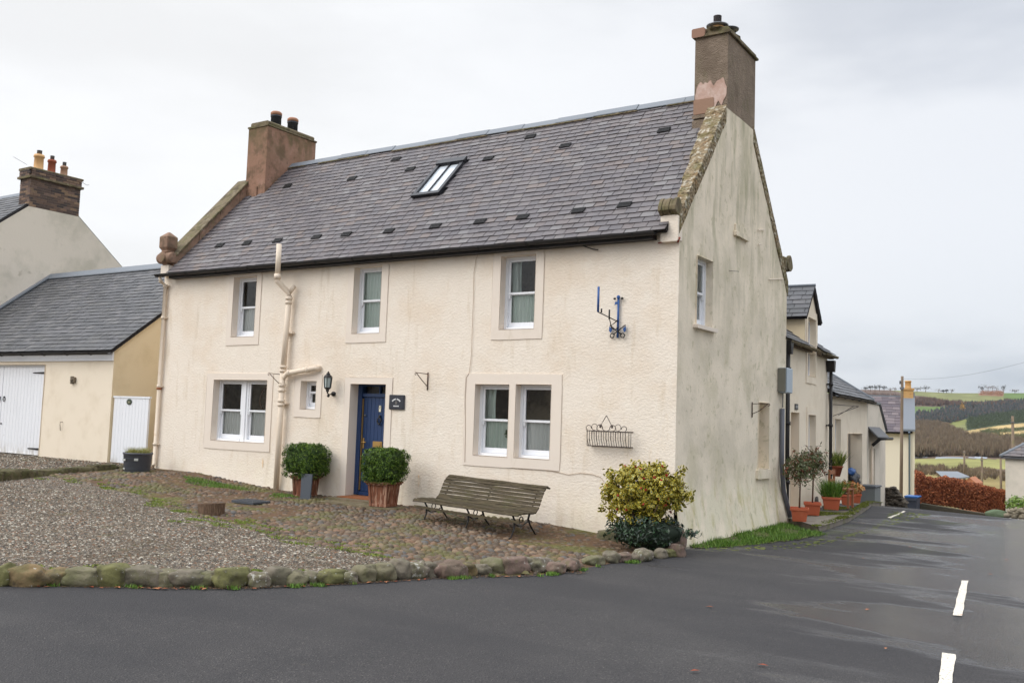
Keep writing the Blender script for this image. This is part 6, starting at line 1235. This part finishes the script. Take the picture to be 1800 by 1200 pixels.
def rainpipe(parent, u, ztop, w_=-.09, r=.045, zb=-.05):
    mb = MB(T_R); mb.tube([(u, w_, zb), (u, w_, ztop-.25)], r, 8); 
    for z in (.6, 1.75, ztop-.6): mb.tube([(u, w_, z), (u, w_, z+.07)], r*1.35, 8); mb.box(u-.06, u+.06, w_, 0, z+.02, z+.05)
    mb.prism([(u-.05, ztop-.27), (u+.05, ztop-.27), (u+.11, ztop-.05), (u+.11, ztop), (u-.11, ztop), (u-.11, ztop-.05)], w_-.09, w_+.09); return mb.build('rain_pipe', blackp, parent)
rainpipe(row1, .10, 3.42, -.14, .052); rainpipe(row1, 4.42, 3.32, -.10, .038)
row2 = thing('row_cottage', T_R(7, 2, -.1), 'low single storey cream cottage with a deep dark opening, next down the street', 'house')
D4 = (5.35, .85, 6.06, 1.955); D5 = (7.02, -.35, 9.08, 1.60)
mb = MB(T_R); wallgrid(mb, 4.52, 9.95, -.7, 2.55, [D4, D5], .5, reveal=.30, disp=lambda u, v: .01*noise.noise(Vector((u*2, v*2, 6))))
mb.cur = 1; mb.box(D5[0]-.3, D5[2]+.3, 1.1, 1.16, -.6, 1.9); mb.box(D5[0]-.3, D5[0]-.1, .3, 1.1, -.6, 1.9); mb.box(D5[2]+.02, D5[2]+.1, .3, 1.1, -.6, 1.9); mb.cur = 0; mb.box(9.9, 9.95, .02, 5, -.7, 2.55); mb.build('wall', [ctile, mat('grey_garage_door', c(176, 168, 160), .7)], row2)
mb = MB(T_R); mb.box(D4[0], D4[2], .27, .30, D4[1], D4[3]); mb.build('dark_room_panel', dark, row2)  # dark panel colours in the unlit room behind this window
mb = MB(T_R); a, b, cc, d = D4; f = .06; mb.box(a, a+f, .1, .2, b, d); mb.box(cc-f, cc, .1, .2, b, d); mb.box(a+f, cc-f, .1, .2, d-f, d); mb.box(a+f, cc-f, .1, .2, b, b+f); mb.box(a+f, cc-f, .12, .18, 1.4, 1.44); wn_ = mb.build('window', white, row2); margin(wn_, T_R, [D4], (a-.1, b-.12, cc+.1, d+.14), ctile)
d2, n2 = slope_of(.62); mb = MB(); tilebed(mb, T_R(4.6, -.16, 2.55), ru, d2, n2, 5.45, 3.4); r2 = mb.build('roof', under, row2); slates('slate_covering', r2, slate_b, T_R(4.6, -.18, 2.545), ru, d2, n2, 5.47, 3.35, .2, .3)
mb = MB(T_R); mb.prism([(-.17, 2.60), (2.75, 2.60+2.92*.62), (2.75, 2.67+2.92*.62), (-.17, 2.67)], 9.98, 10.12, 0) if False else None
v_ = [T_R(u, w_, z) for u in (9.97, 10.10) for (w_, z) in ((-.18, 2.52), (2.75, 2.52+2.93*.62), (2.75, 2.62+2.93*.62), (-.18, 2.62))]; mb = MB(); mb.add(v_, [(0, 1, 2, 3), (7, 6, 5, 4), (0, 4, 5, 1), (1, 5, 6, 2), (2, 6, 7, 3), (3, 7, 4, 0)]); mb.build('verge', lead, row2); gutter(row2, T_R(4.6, -.21, 2.52), T_R(10.05, -.21, 2.52), .05)
hb = thing('hanging_bracket', T_R(5.4, 0, 2.2), 'crossed iron bracket above the narrow window of the low cottage', 'bracket', 'iron hanging basket brackets'); mb = MB(T_R)
mb.tube([(5.1, -.02, 2.30), (5.75, -.5, 2.28)], .008, 4); mb.tube([(5.1, -.02, 2.02), (5.75, -.5, 2.28)], .008, 4); mb.tube([(5.1, -.5, 2.27), (5.75, -.02, 2.05)], .008, 4); mb.build('arm', rod, hb)
# cottage with the porch canopy
row3 = thing('porch_cottage', T_R(12, 1.5, -.6), 'cream gabled cottage with a small slated porch canopy beyond the dark opening', 'house')
pts = [onR(1521, 885), onR(1521, 708), onR(1545, 708), onR(1547, 716), onR(1556.5, 757), onR(1557.5, 885)]
D6 = (onR(1529, 787)[0], -1.2, onR(1537, 787)[0], onR(1533, 788)[1])
mb = MB(T_R); mb.cur = 0; zt = pts[1][1]; uu0, uu1 = 9.97, pts[4][0]
wallgrid(mb, uu0, uu1, -1.6, zt+.05, [D6], .6, [line2((uu0-1, zt), (pts[2][0], zt)), line2((pts[2][0], zt), (pts[4][0], pts[4][1]))], .25)
mb.tf = lambda u, w_, v: T_R(uu1, u, v); wallgrid(mb, 0, 3.5, -1.8, pts[4][1], (), 1); mb.tf = T_R; mb.box(D6[0], D6[2], .24, .28, D6[1], D6[3]); mb.build('wall', cgrey, row3)
mb = MB(T_R); mb.box(uu0, pts[2][0]+.05, -.05, 3.5, zt+.02, zt+.08); mb.add([(pts[2][0], -.06, zt+.05), (pts[2][0], 3.5, zt+.05), (uu1+.1, 3.5, pts[4][1]), (uu1+.1, -.06, pts[4][1])], [(0, 1, 2, 3)]); mb.build('roof', lead, row3)
ua, ub = onR(1526, 760)[0], onR(1546, 760)[0]; z0 = onR(1535, 770)[1]; z1 = onR(1535, 750)[1]
mb = MB(T_R); mb.add([(ua, .0, z1), (ub, .0, z1), (ub, -.28, z0+.05), (ua, -.28, z0+.05), (ua, .0, z1-.06), (ub, .0, z1-.06), (ub, -.28, z0-.01), (ua, -.28, z0-.01)], [(0, 1, 2, 3), (7, 6, 5, 4), (0, 3, 7, 4), (1, 5, 6, 2), (2, 6, 7, 3)])
cn = mb.build('porch_canopy', slate_b, row3); mb = MB(T_R); mb.tube([(ua-.1, -.32, z0), (ub+.3, -.32, z0)], .05, 6); mb.tube([(ua+.1, -.32, z0), (ua+.1, -.1, z0-.2)], .05, 6); mb.build('canopy_gutter', blackp, cn)
mb = MB(T_R); u_ = onR(1528, 840)[0]; mb.tube([(u_, -.08, -1.0), (u_, -.08, z0-.1)], .035, 6); mb.build('downpipe', creamp, row3)
# far house with the yellow brick chimney
fh = thing('far_cottage', (float(onY(1608, 800, 50)[0]), 50, -2.5), 'far cream cottage with dark slate roof and yellow brick chimney behind the telegraph pole', 'house')
fx1 = float(onY(1608, 800, 50)[0]); fxr = float(onY(1603, 757, 50)[0]); zE = float(onY(1580, 757, 50)[2]); zr_ = zE+1.75; wall_f = mat('far_cream', c(222, 214, 194), .85)
mb = MB(lambda u, w_, v: (u, 50+w_, v)); wallgrid(mb, -18, fx1, -3, zE, (), 2); mb.tf = lambda u, w_, v: (fx1-w_, u, v); wallgrid(mb, 50, 54, -3, zr_+.2, (), 1, [line2((50, zE+.1), (52, zr_+.15)), line2((52, zr_+.15), (54, zE+.1))]); mb.build('wall', wall_f, fh)
fd = Vector((0, 2, 1.75)).normalized(); fn = Vector((0, -fd.z, fd.y)); mb = MB(); tilebed(mb, (-18, 49.85, zE-.05), (1, 0, 0), fd, fn, fx1-.1+18, 2.8); rr = mb.build('roof', under, fh); slates('slate_covering', rr, mat('far_slate', c(104, 94, 98), .6, islcol=[c(104, 94, 98), c(92, 84, 90), c(118, 108, 110), c(98, 90, 94)]), (-18, 49.83, zE-.06), (1, 0, 0), fd, fn, fx1-.5+18, 2.8, .22, .4)
mb = MB(); v_ = [(x, 49.8+y_, z) for x in (fx1-.55, fx1+.02) for y_, z in ((0, zE), (2.15, zE+1.9), (2.15, zE+2.0), (0, zE+.1))]; mb.add(v_, [(0, 1, 2, 3), (7, 6, 5, 4), (0, 4, 5, 1), (1, 5, 6, 2), (2, 6, 7, 3), (3, 7, 4, 0)]); mb.box(-18, fx1-.4, 51.9, 52.15, zr_-.05, zr_+.08); mb.build('lead_skew', lead, fh)
gutter(fh, (-18, 49.78, zE-.08), (fx1-.2, 49.78, zE-.08), .07); mb = MB(); xq = float(onY(1598, 800, 49.9)[0]); mb.tube([(xq, 49.9, -2.6), (xq, 49.9, zE-.1), (xq, 49.8, zE-.05)], .05, 6); mb.build('downpipe', mat('blue_grey_pipe', c(128, 146, 166), .5), fh)
ybr = mat('yellow_brick', c(194, 156, 104), .85, [(c(168, 120, 74), 5, .45, .7, (1, 1, 2), None, .8)], [(12, .4, .02)]); ca, cb = float(onY(1587, 700, 52)[0])+.38, float(onY(1605, 700, 52)[0])+.38
zc0, zc1 = float(onY(1596, 712, 52)[2])-1, float(onY(1596, 686, 52)[2]); mb = MB(); mb.box(ca, cb, 51.6, 52.4, zc0, zc1, .02); mb.box(ca-.05, cb+.05, 51.55, 52.45, zc1, zc1+.1, .02); fc = mb.build('chimney', ybr, fh); zt_ = float(onY(1596, 669, 52)[2]); chimney_pot(fc, (ca+cb)/2, 52, zc1+.1, .16, zt_-zc1-.1, ybr)
fh.rotation_euler.z = math.radians(10.5)
# right hand building at the edge
rb = thing('edge_cottage', (-1.5, 36, -1.3), 'low cream building with grey slate roof cut off by the right edge of the photo', 'building')
xl, ze_ = float(onY(1767, 800, 34)[0]), 1.05
mb = MB(lambda u, w_, v: (u, 34+w_, v)); wallgrid(mb, xl, 3.5, -2, ze_, (), 1); mb.tf = lambda u, w_, v: (xl+w_, 34+u, v); wallgrid(mb, 0, 6, -2, ze_, (), 2); mb.build('wall', cgrey, rb)
mb = MB(); e = .12; A_ = (xl-e, 34-e, ze_-.02); B_ = (3.6, 34-e, ze_-.02); C_ = (3.6, 37, ze_+1.9); D_ = (xl+2.9, 37, ze_+1.9); E_ = (xl-e, 40.1, ze_-.02); mb.add([A_, B_, C_, D_, E_], [(0, 1, 2, 3), (0, 3, 4)]); mb.add([(p[0], p[1], p[2]-.07) for p in (A_, B_, C_, D_, E_)]+[A_, B_, E_], [(0, 5, 6, 1), (0, 4, 7, 5)])
rr = mb.build('roof', slate_b, rb); mb = MB(); mb.tube([A_, D_], .06, 6); mb.build('hip', lead, rr); hd = (Vector(D_)-Vector(A_)); sd2 = Vector((0, 3.12, 1.92)).normalized(); slates('slate_covering', rr, slate, (xl-e, 34-e-.02, ze_-.02), (1, 0, 0), sd2, Vector((0, -sd2.z, sd2.y)), 6, 3.6, .2, .3, bounds=lambda s: (s*.82, 6.5))

# ------------------------------------------------------------------ street furniture and plants
def pole(px_, ytop, Y, r, lab, zb, cat='telegraph pole', name='telegraph_pole', lean=0):
    a = onY(px_, ytop, Y); x, z = float(a[0]), float(a[2]); t = thing(name, (x, Y, zb), lab, cat); mb = MB(); mb.tube([(x-lean, Y, zb), (x, Y, z)], [r*1.15, r*.85], 8); mb.build('pole', mat('pole_wood', c(130, 114, 98), .9, [(c(96, 80, 64), 2, .45, .65, (3, 3, .3), None, .7), (c(112, 112, 70), 2, .5, .7, None, None, .5)]), t); mb = MB()
    mb.box(x-r*1.3, x+r*1.3, Y-r*1.4, Y-r*.8, z-.5, z-.42); mb.tube([(x-r*1.2, Y-r, z-.3), (x-r*1.2, Y-r, z-.18)], .03, 5); mb.build('fitting', metal, t); return x, z
px1, pz1 = pole(1586, 661, 38, .058, 'tall brown telegraph pole in front of the far cottage', -1.6, lean=.05)
px2, pz2 = pole(1780, 731, 80, .11, 'mossy telegraph pole rising behind the right-hand building', -5)
pole(1726, 803, 150, .15, 'left of two grey posts beyond the hedge, in the valley field', -9, 'post', 'wooden_post'); pole(1759, 798, 150, .15, 'right of two grey posts beyond the hedge, in the valley field', -9, 'post', 'wooden_post'); pole(1695, 791, 260, .25, 'small pale post beside the river line', -10, 'post', 'wooden_post')
def wire(a, b, sag, r, lab):
    a, b = Vector(a), Vector(b); mb = MB(); mb.tube([tuple(a.lerp(b, t)-Vector((0, 0, sag*4*t*(1-t)))) for t in np.linspace(0, 1, 14)], r, 4); mb.build('overhead_wire', blackm, label=lab, cat='wire')
q = onY(1830, 628, 30); wire((px1, 38, pz1-.1), tuple(q), .2, .003, 'thin overhead wire running from the tall pole to the right')
bn = thing('wheelie_bin', (-5.75, 33, -1.2), 'grey wheeled bin with blue lid at the foot of the telegraph pole', 'bin'); zb = float(road_z(-5.75, 33))-.2
a0, a1 = float(onY(1593, 880, 33)[0]), float(onY(1616, 880, 33)[0]); zt_ = float(onY(1609, 871, 33)[2]); mb = MB(); mb.add([(x, y, z) for (x0_, x1_, y0_, y1_, z) in ((a0+.06, a1-.06, 32.75, 33.2, zt_-1.0), (a0+.02, a1-.02, 32.68, 33.3, zt_-.05)) for x, y in ((x0_, y0_), (x1_, y0_), (x1_, y1_), (x0_, y1_))], [(0, 1, 5, 4), (1, 2, 6, 5), (2, 3, 7, 6), (3, 0, 4, 7)]); mb.box(a0, a1, 32.66, 32.72, zt_-.14, zt_-.06); mb.build('body', mat('bin_grey', c(84, 88, 98), .5), bn)
mb = MB(); mb.box(a0-.01, a1+.01, 32.66, 33.34, zt_-.05, zt_, .015); mb.build('lid', mat('bin_blue', c(60, 112, 178), .5), bn)
for x in (a0+.1, a1-.1): mb = MB(); mb.tube([(x-.03, 33.3, zt_-.92), (x+.03, 33.3, zt_-.92)], .1, 12); mb.build('wheel', blackm, bn)
# rubble wall by the pole, fence beside the hedge, hedge
mb = MB()
for i in range(150):
    px_ = random.uniform(1558, 1591); py_ = random.uniform(857+max(0, px_-1572)*1.3, 891); a = onY(px_, py_, 31.8); mb.blob(float(a[0]), 31.8+random.uniform(-.1, .1), float(a[2]), .085, .12, .06, 1, .25, 1.5, i)
mb.build('rubble_wall', mat('dark_rubble', c(92, 84, 74), .95, [(c(60, 54, 46), 5, .45, .6, None, None, .8), (c(140, 134, 120), 9, .6, .68, None, None, .8)], [(12, .8, .03)]), label='short broken rubble wall at the foot of the far cottage', cat='wall')
fe = thing('garden_fence', (-5.3, 34, -1), 'narrow dark timber fence panel between the far cottage and the hedge', 'fence'); mb = MB()
for i in range(4): a = onY(1610+i*3.6, 850+i*3, 34); x = float(a[0]); mb.box(x-.04, x+.04, 33.96, 34.0, -1.4, float(a[2])-.0)
mb.build('boards', mat('old_fence', c(104, 96, 82), .9), fe)
hg = thing('beech_hedge', (-4.3, 34, -1.1), 'long russet beech hedge beyond the crest of the road', 'hedge')
top = [(1609, 824), (1625, 833), (1640, 840), (1660, 836), (1690, 842), (1720, 850), (1745, 856), (1770, 862)]; hp = []
for i in range(60000):
    px_ = random.uniform(1608, 1772); ty_ = np.interp(px_, [p[0] for p in top], [p[1] for p in top])+3*noise.noise(Vector((px_*.12, 0, 0))); by_ = np.interp(px_, [1608, 1625, 1700, 1745, 1772], [884, 884, 893, 904, 904]); f = random.random()**.8; Y = 33.7+random.random()*.9+(px_-1608)*.004; a = onY(px_, ty_+f*(by_-ty_), Y); hp.append(a)
    if len(hp) > 59000: break
hp = np.array(hp); hp[:, 2] += 0; scatter('foliage', LEAF[0], LEAF[1], hp, beech, .036*rng.uniform(.6, 1.2, len(hp)), rotdirs(rng.normal(size=hp.shape)+np.array([0, -.5, .4])), parent=hg)
mb = MB()
for i in range(24):
    px_ = 1610+i*7; a = onY(px_, np.interp(px_, [1608, 1640, 1770], [836, 850, 872]), 34.2); b = onY(px_, np.interp(px_, [1608, 1640, 1770], [884, 884, 904]), 34.2); mb.blob(float(a[0]), 34.9, float((a[2]+b[2])/2)-.1, .14, .2, float(a[2]-b[2])/2, 1, .15, 2, i)
mb.build('branches', mat('beech_twigs', c(96, 62, 44), .9, bump=[(20, 1, .05)]), hg)
a, b = onY(1618, 884, 33.4), onY(1745, 905, 33.4); mb = MB(); mb.add([(float(a[0]), 33.35, float(a[2])), (float(b[0]), 33.35, float(b[2])), (float(b[0]), 33.35, -2.2), (float(a[0]), 33.35, -2.2), (float(a[0]), 33.7, float(a[2])), (float(b[0]), 33.7, float(b[2]))], [(0, 1, 2, 3), (0, 4, 5, 1)]); mb.build('garden_wall', mat('low_dark_wall', c(78, 72, 58), .9, bump=[(8, .8, .04)]), label='low dark wall under the beech hedge', cat='wall')
# red roofed shed in the valley seen over the hedge
Ys = 60; sp = lambda x, y: (float(onY(x, y, Ys)[0]), float(onY(x, y, Ys)[2])); (ax, az_), (bx_, bz_), (cx_, cz_) = sp(1704, 837), sp(1718, 850), sp(1686, 847)
sh = thing('brick_shed', (ax, 61, -4.8), 'small orange brick shed with grey roof peeping over the beech hedge', 'shed')
mb = MB(); mb.prism([(cx_, -4.8), (bx_, -4.8), (bx_, bz_), (ax, az_-.06), (cx_, cz_-.2)], Ys, Ys+2.5); mb.build('wall', mat('orange_brick', c(176, 116, 84), .85), sh)
mb = MB(); mb.add([(ax+.03, Ys-.1, az_), (ax+.03-1.0, Ys+2.6, az_+.16), (ax-2.2, Ys+2.6, az_+.10), (cx_-.75, Ys-.1, cz_+.12), (ax+.03, Ys-.1, az_-.07), (cx_-.75, Ys-.1, cz_+.05)], [(0, 1, 2, 3), (4, 0, 3, 5)]); mb.build('roof', lead, sh)
# bush and boulders by the right-hand building, green lump
bs = thing('leafy_bush', (-2.7, 32.6, -.9), 'bright green leafy plant on the stone wall at the right edge', 'bush'); a = onY(1790, 888, 32.6); cluster('foliage', tuple(a), (.36, .3, .28), 900, .05, mat('bright_leaf', c(118, 146, 60), .5, islcol=[c(118, 146, 60), c(98, 128, 48), c(140, 162, 78)]), bs, power=.35, lump=.2)
mb = MB()
for i in range(30):
    px_ = random.uniform(1768, 1815); py_ = random.uniform(893+max(0, 1778-px_)*.6-max(0, px_-1790)*.3, 908); a = onY(px_, py_, 32.4); mb.blob(float(a[0]), 32.4, float(a[2]), .10, .12, .08, 1, .2, 1.5, i+90)
mb.build('rubble_wall', mat('pale_rubble', c(150, 140, 120), .9, bump=[(10, .6, .03)]), label='low pale rubble wall under the bright green plant at the right edge', cat='wall')
mb = MB(); a = onY(1752, 899, 32.5); mb.blob(float(a[0]), 32.5, float(a[2])-.1, .34, .2, .17, 2, .1, 1.5, 12); mb.build('clipped_mound', mat('dull_green_cover', c(96, 110, 84), .9, bump=[(20, .8, .03)]), label='low dull green mound at the end of the hedge', cat='shrub')
# potted trees and plants along the pavement
def pz(x, y): return float(road_z(x, y))+.10
def square_pot(t, x, y, z, s, h, m=terra):
    mb = MB(); cs = [(-1, -1), (1, -1), (1, 1), (-1, 1)]; rt = .3
    def pt(r, q): return [(x+r*(a*math.cos(rt)-b*math.sin(rt)), y+r*(a*math.sin(rt)+b*math.cos(rt)), z+q) for a, b in cs]
    mb.add(pt(s*.78, 0)+pt(s*.96, h-.05)+pt(s*1.08, h-.05)+pt(s*1.08, h)+pt(s*.96, h)+pt(s*.93, h-.05), [(3, 2, 1, 0)]+[(4*k+i, 4*k+(i+1) % 4, 4*k+4+(i+1) % 4, 4*k+4+i) for k in range(5) for i in range(4)]+[(20, 21, 22, 23)]); mb.build('pot', m, t, bevel=.006)
def potted_tree(px_, py_, s, h, ht, cr_, n, lab):
    g = onZ(px_, py_, -.0); g[2] = pz(g[0], g[1]); x, y, z = map(float, g); t = thing('potted_tree', (x, y, z), lab, 'potted tree', 'potted standard trees on the pavement'); square_pot(t, x, y, z, s, h)
    mb = MB(); mb.tube([(x, y, z+h-.05), (x+.01, y, z+ht*.5), (x, y, z+ht*.72)], [.018, .015, .012], 6)
    for k in range(12): a = k*1.1; r = random.uniform(.12, .3)*cr_/.4; mb.tube([(x, y, z+ht*(.58+.02*(k % 5))), (x+r*math.cos(a), y+r*math.sin(a), z+ht*(.72+.05*(k % 4)))], .006, 4)
    mb.build('trunk', barkm, t); cluster('crown', (x, y, z+ht*.76), (cr_, cr_, ht*.25), int(n*2.2), .046, phot, t, power=.5, lump=.3, jit=1.1, up=.0, tmpl=([(-1, 0, 0), (0, -.26, .06), (1, 0, -.1), (0, .26, .06)], [(0, 1, 2, 3)]))
potted_tree(1405, 913, .155, .25, 1.28, .29, 420, 'left and nearest standard tree with reddish leaves in a square terracotta pot')
potted_tree(1428, 903, .155, .25, 1.36, .33, 560, 'second standard tree behind the nearest one, in a square terracotta pot')
def pot_plant(px_, py_, s, h, lab, mtc, rad, n, size, blade=False, zoff=0, X=None):
    g = onZ(px_, py_, -.02); g[2] = pz(g[0], g[1]); x, y, z = map(float, g); t = thing('potted_plant', (x, y, z), lab, 'potted plant', 'smaller pots on the pavement'); square_pot(t, x, y, z, s, h)
    if blade: a = rng.uniform(0, 2*PI, n); r = s*.9*np.sqrt(rng.uniform(0, 1, n)); grass('foliage', np.stack([x+r*np.cos(a), y+r*np.sin(a), np.full(n, z+h-.05)], 1), rad[2]*1.6, mtc, .012, parent=t)
    else: cluster('foliage', (x, y, z+h+rad[2]*.8), rad, n, size, mtc, t, power=.5, lump=.2)
pot_plant(1461, 896, .18, .27, 'terracotta pot with an upright green feathery plant behind the two potted trees', grassm, (.15, .15, .22), 900, .02, True)
pot_plant(1490, 888, .15, .24, 'terracotta pot with green and orange leaves beside the wooden chair', mat('mixed_leaf', c(140, 120, 60), .6, islcol=[c(120, 128, 60), c(176, 128, 66), c(96, 110, 50), c(160, 90, 50), c(186, 148, 90)]), (.24, .22, .17), 420, .05)
pot_plant(1503, 884, .13, .22, 'rearmost terracotta pot with a pale orange dying plant', mat('dying_leaf', c(190, 140, 88), .7, islcol=[c(190, 140, 88), c(170, 112, 66), c(200, 162, 110)]), (.2, .2, .14), 300, .05)
u_, z_ = onR(1470, 828, -.12); wp = thing('wall_pot', T_R(u_, -.14, z_), 'small terracotta pot with an upright plant fixed to the wall below the narrow window', 'wall pot'); mb = MB(); q = T_R(u_, -.14, z_-.12); mb.lathe([(.07, q[2]), (.13, q[2]+.22), (.145, q[2]+.22), (.145, q[2]+.25), (.12, q[2]+.25)], q[0], q[1], 14); mb.build('pot', redc, wp); n = 260; a = rng.uniform(0, 2*PI, n); r = .11*np.sqrt(rng.uniform(0, 1, n)); grass('foliage', np.stack([q[0]+r*np.cos(a), q[1]+r*np.sin(a), np.full(n, q[2]+.22)], 1), .34, mat('wall_plant', c(110, 128, 56), .6, islcol=[c(110, 128, 56), c(132, 140, 64), c(84, 104, 44)]), .02, parent=wp)
ch = thing('garden_chair', T_R(3.6, -.45, .0), 'weathered brown wooden chair among the pots on the pavement', 'chair'); cw = mat('red_brown_wood', c(150, 100, 72), .8); q = onZ(1478, 893, -.02); x, y, z = float(q[0])-.0, float(q[1])+.0, pz(q[0], q[1])
for dx, dy, hh in ((-.2, -.2, .82), (.2, -.2, .44), (-.2, .2, .82), (.2, .2, .44)): mb = MB(); mb.box(x+dx-.022, x+dx+.022, y+dy-.022, y+dy+.022, z, z+hh); mb.build('leg', cw, ch)
mb = MB()
for k in range(5): mb.box(x-.23+k*.092, x-.15+k*.092, y-.24, y+.24, z+.40, z+.425)
mb.build('seat', cw, ch); mb = MB(); mb.box(x-.22, x-.18, y-.17, y+.17, z+.72, z+.80); mb.box(x-.22, x-.18, y-.17, y+.17, z+.55, z+.61); mb.build('backrest', cw, ch)
cb_ = thing('storage_box', T_R(6.9, -.4, -.3), 'grey storage box standing by the dark opening', 'storage box'); u_, _ = onR(1512, 870, -.35); q = T_R(8.7, -.35, 0); x, y = q[0], q[1]; z = float(road_z(x, y))+.05; mb = MB(); mb.box(x-.30, x+.14, y-.35, y+.35, z-.1, z+.45, .02); mb.build('body', mat('grey_plastic', c(120, 124, 124), .6), cb_); mb = MB(); mb.box(x-.33, x+.17, y-.38, y+.38, z+.45, z+.50, .02); mb.build('lid', mat('grey_lid', c(90, 94, 98), .6), cb_)
bg_ = thing('refuse_bag', T_R(7.3, .1, .2), 'blue and black bags heaped at the edge of the dark opening', 'bag'); u_, z_ = onR(1496, 832, .1); q = T_R(u_, .12, z_); mb = MB(); mb.blob(q[0], q[1], q[2]+.04, .13, .2, .11, 2, .25, 2, 3); mb.build('blue_bag', mat('blue_bag', c(52, 92, 150), .4), bg_); mb = MB(); mb.blob(q[0], q[1]+.1, q[2]-.22, .22, .34, .26, 2, .25, 2, 5); mb.build('black_bag', mat('black_bag', c(36, 38, 44), .35), bg_)
mb = MB(); q = onZ(1443, 900, 0); mb.blob(float(q[0])-.25, float(q[1])+.6, pz(q[0], q[1])+.12, .04, .10, .16, 2, .15, 2, 7, .2, .4); mb.build('stone', mat('dark_stone', c(84, 78, 74), .8), label='dark upright stone against the wall behind the potted trees', cat='stone')
mb = MB(); q = onR(1442, 850, -.02); mb = MB(T_R); mb.box(3.35, 3.5, -.5, -.47, .0, .62); 

# thin damp air over the valley
mb = MB(); mb.box(-2750, 2750, -2750, 2750, -16, 130); hz_ = bpy.data.materials.new('haze_air'); hz_.use_nodes = True; n_ = hz_.node_tree.nodes; n_.clear(); o_ = n_.new('ShaderNodeOutputMaterial'); v_ = n_.new('ShaderNodeVolumePrincipled'); v_.inputs['Color'].default_value = (.80, .86, .95, 1); v_.inputs['Density'].default_value = .00006; v_.inputs['Anisotropy'].default_value = .2
hz_.node_tree.links.new(v_.outputs[0], o_.inputs['Volume']); mb.build('haze', hz_, kind='stuff')
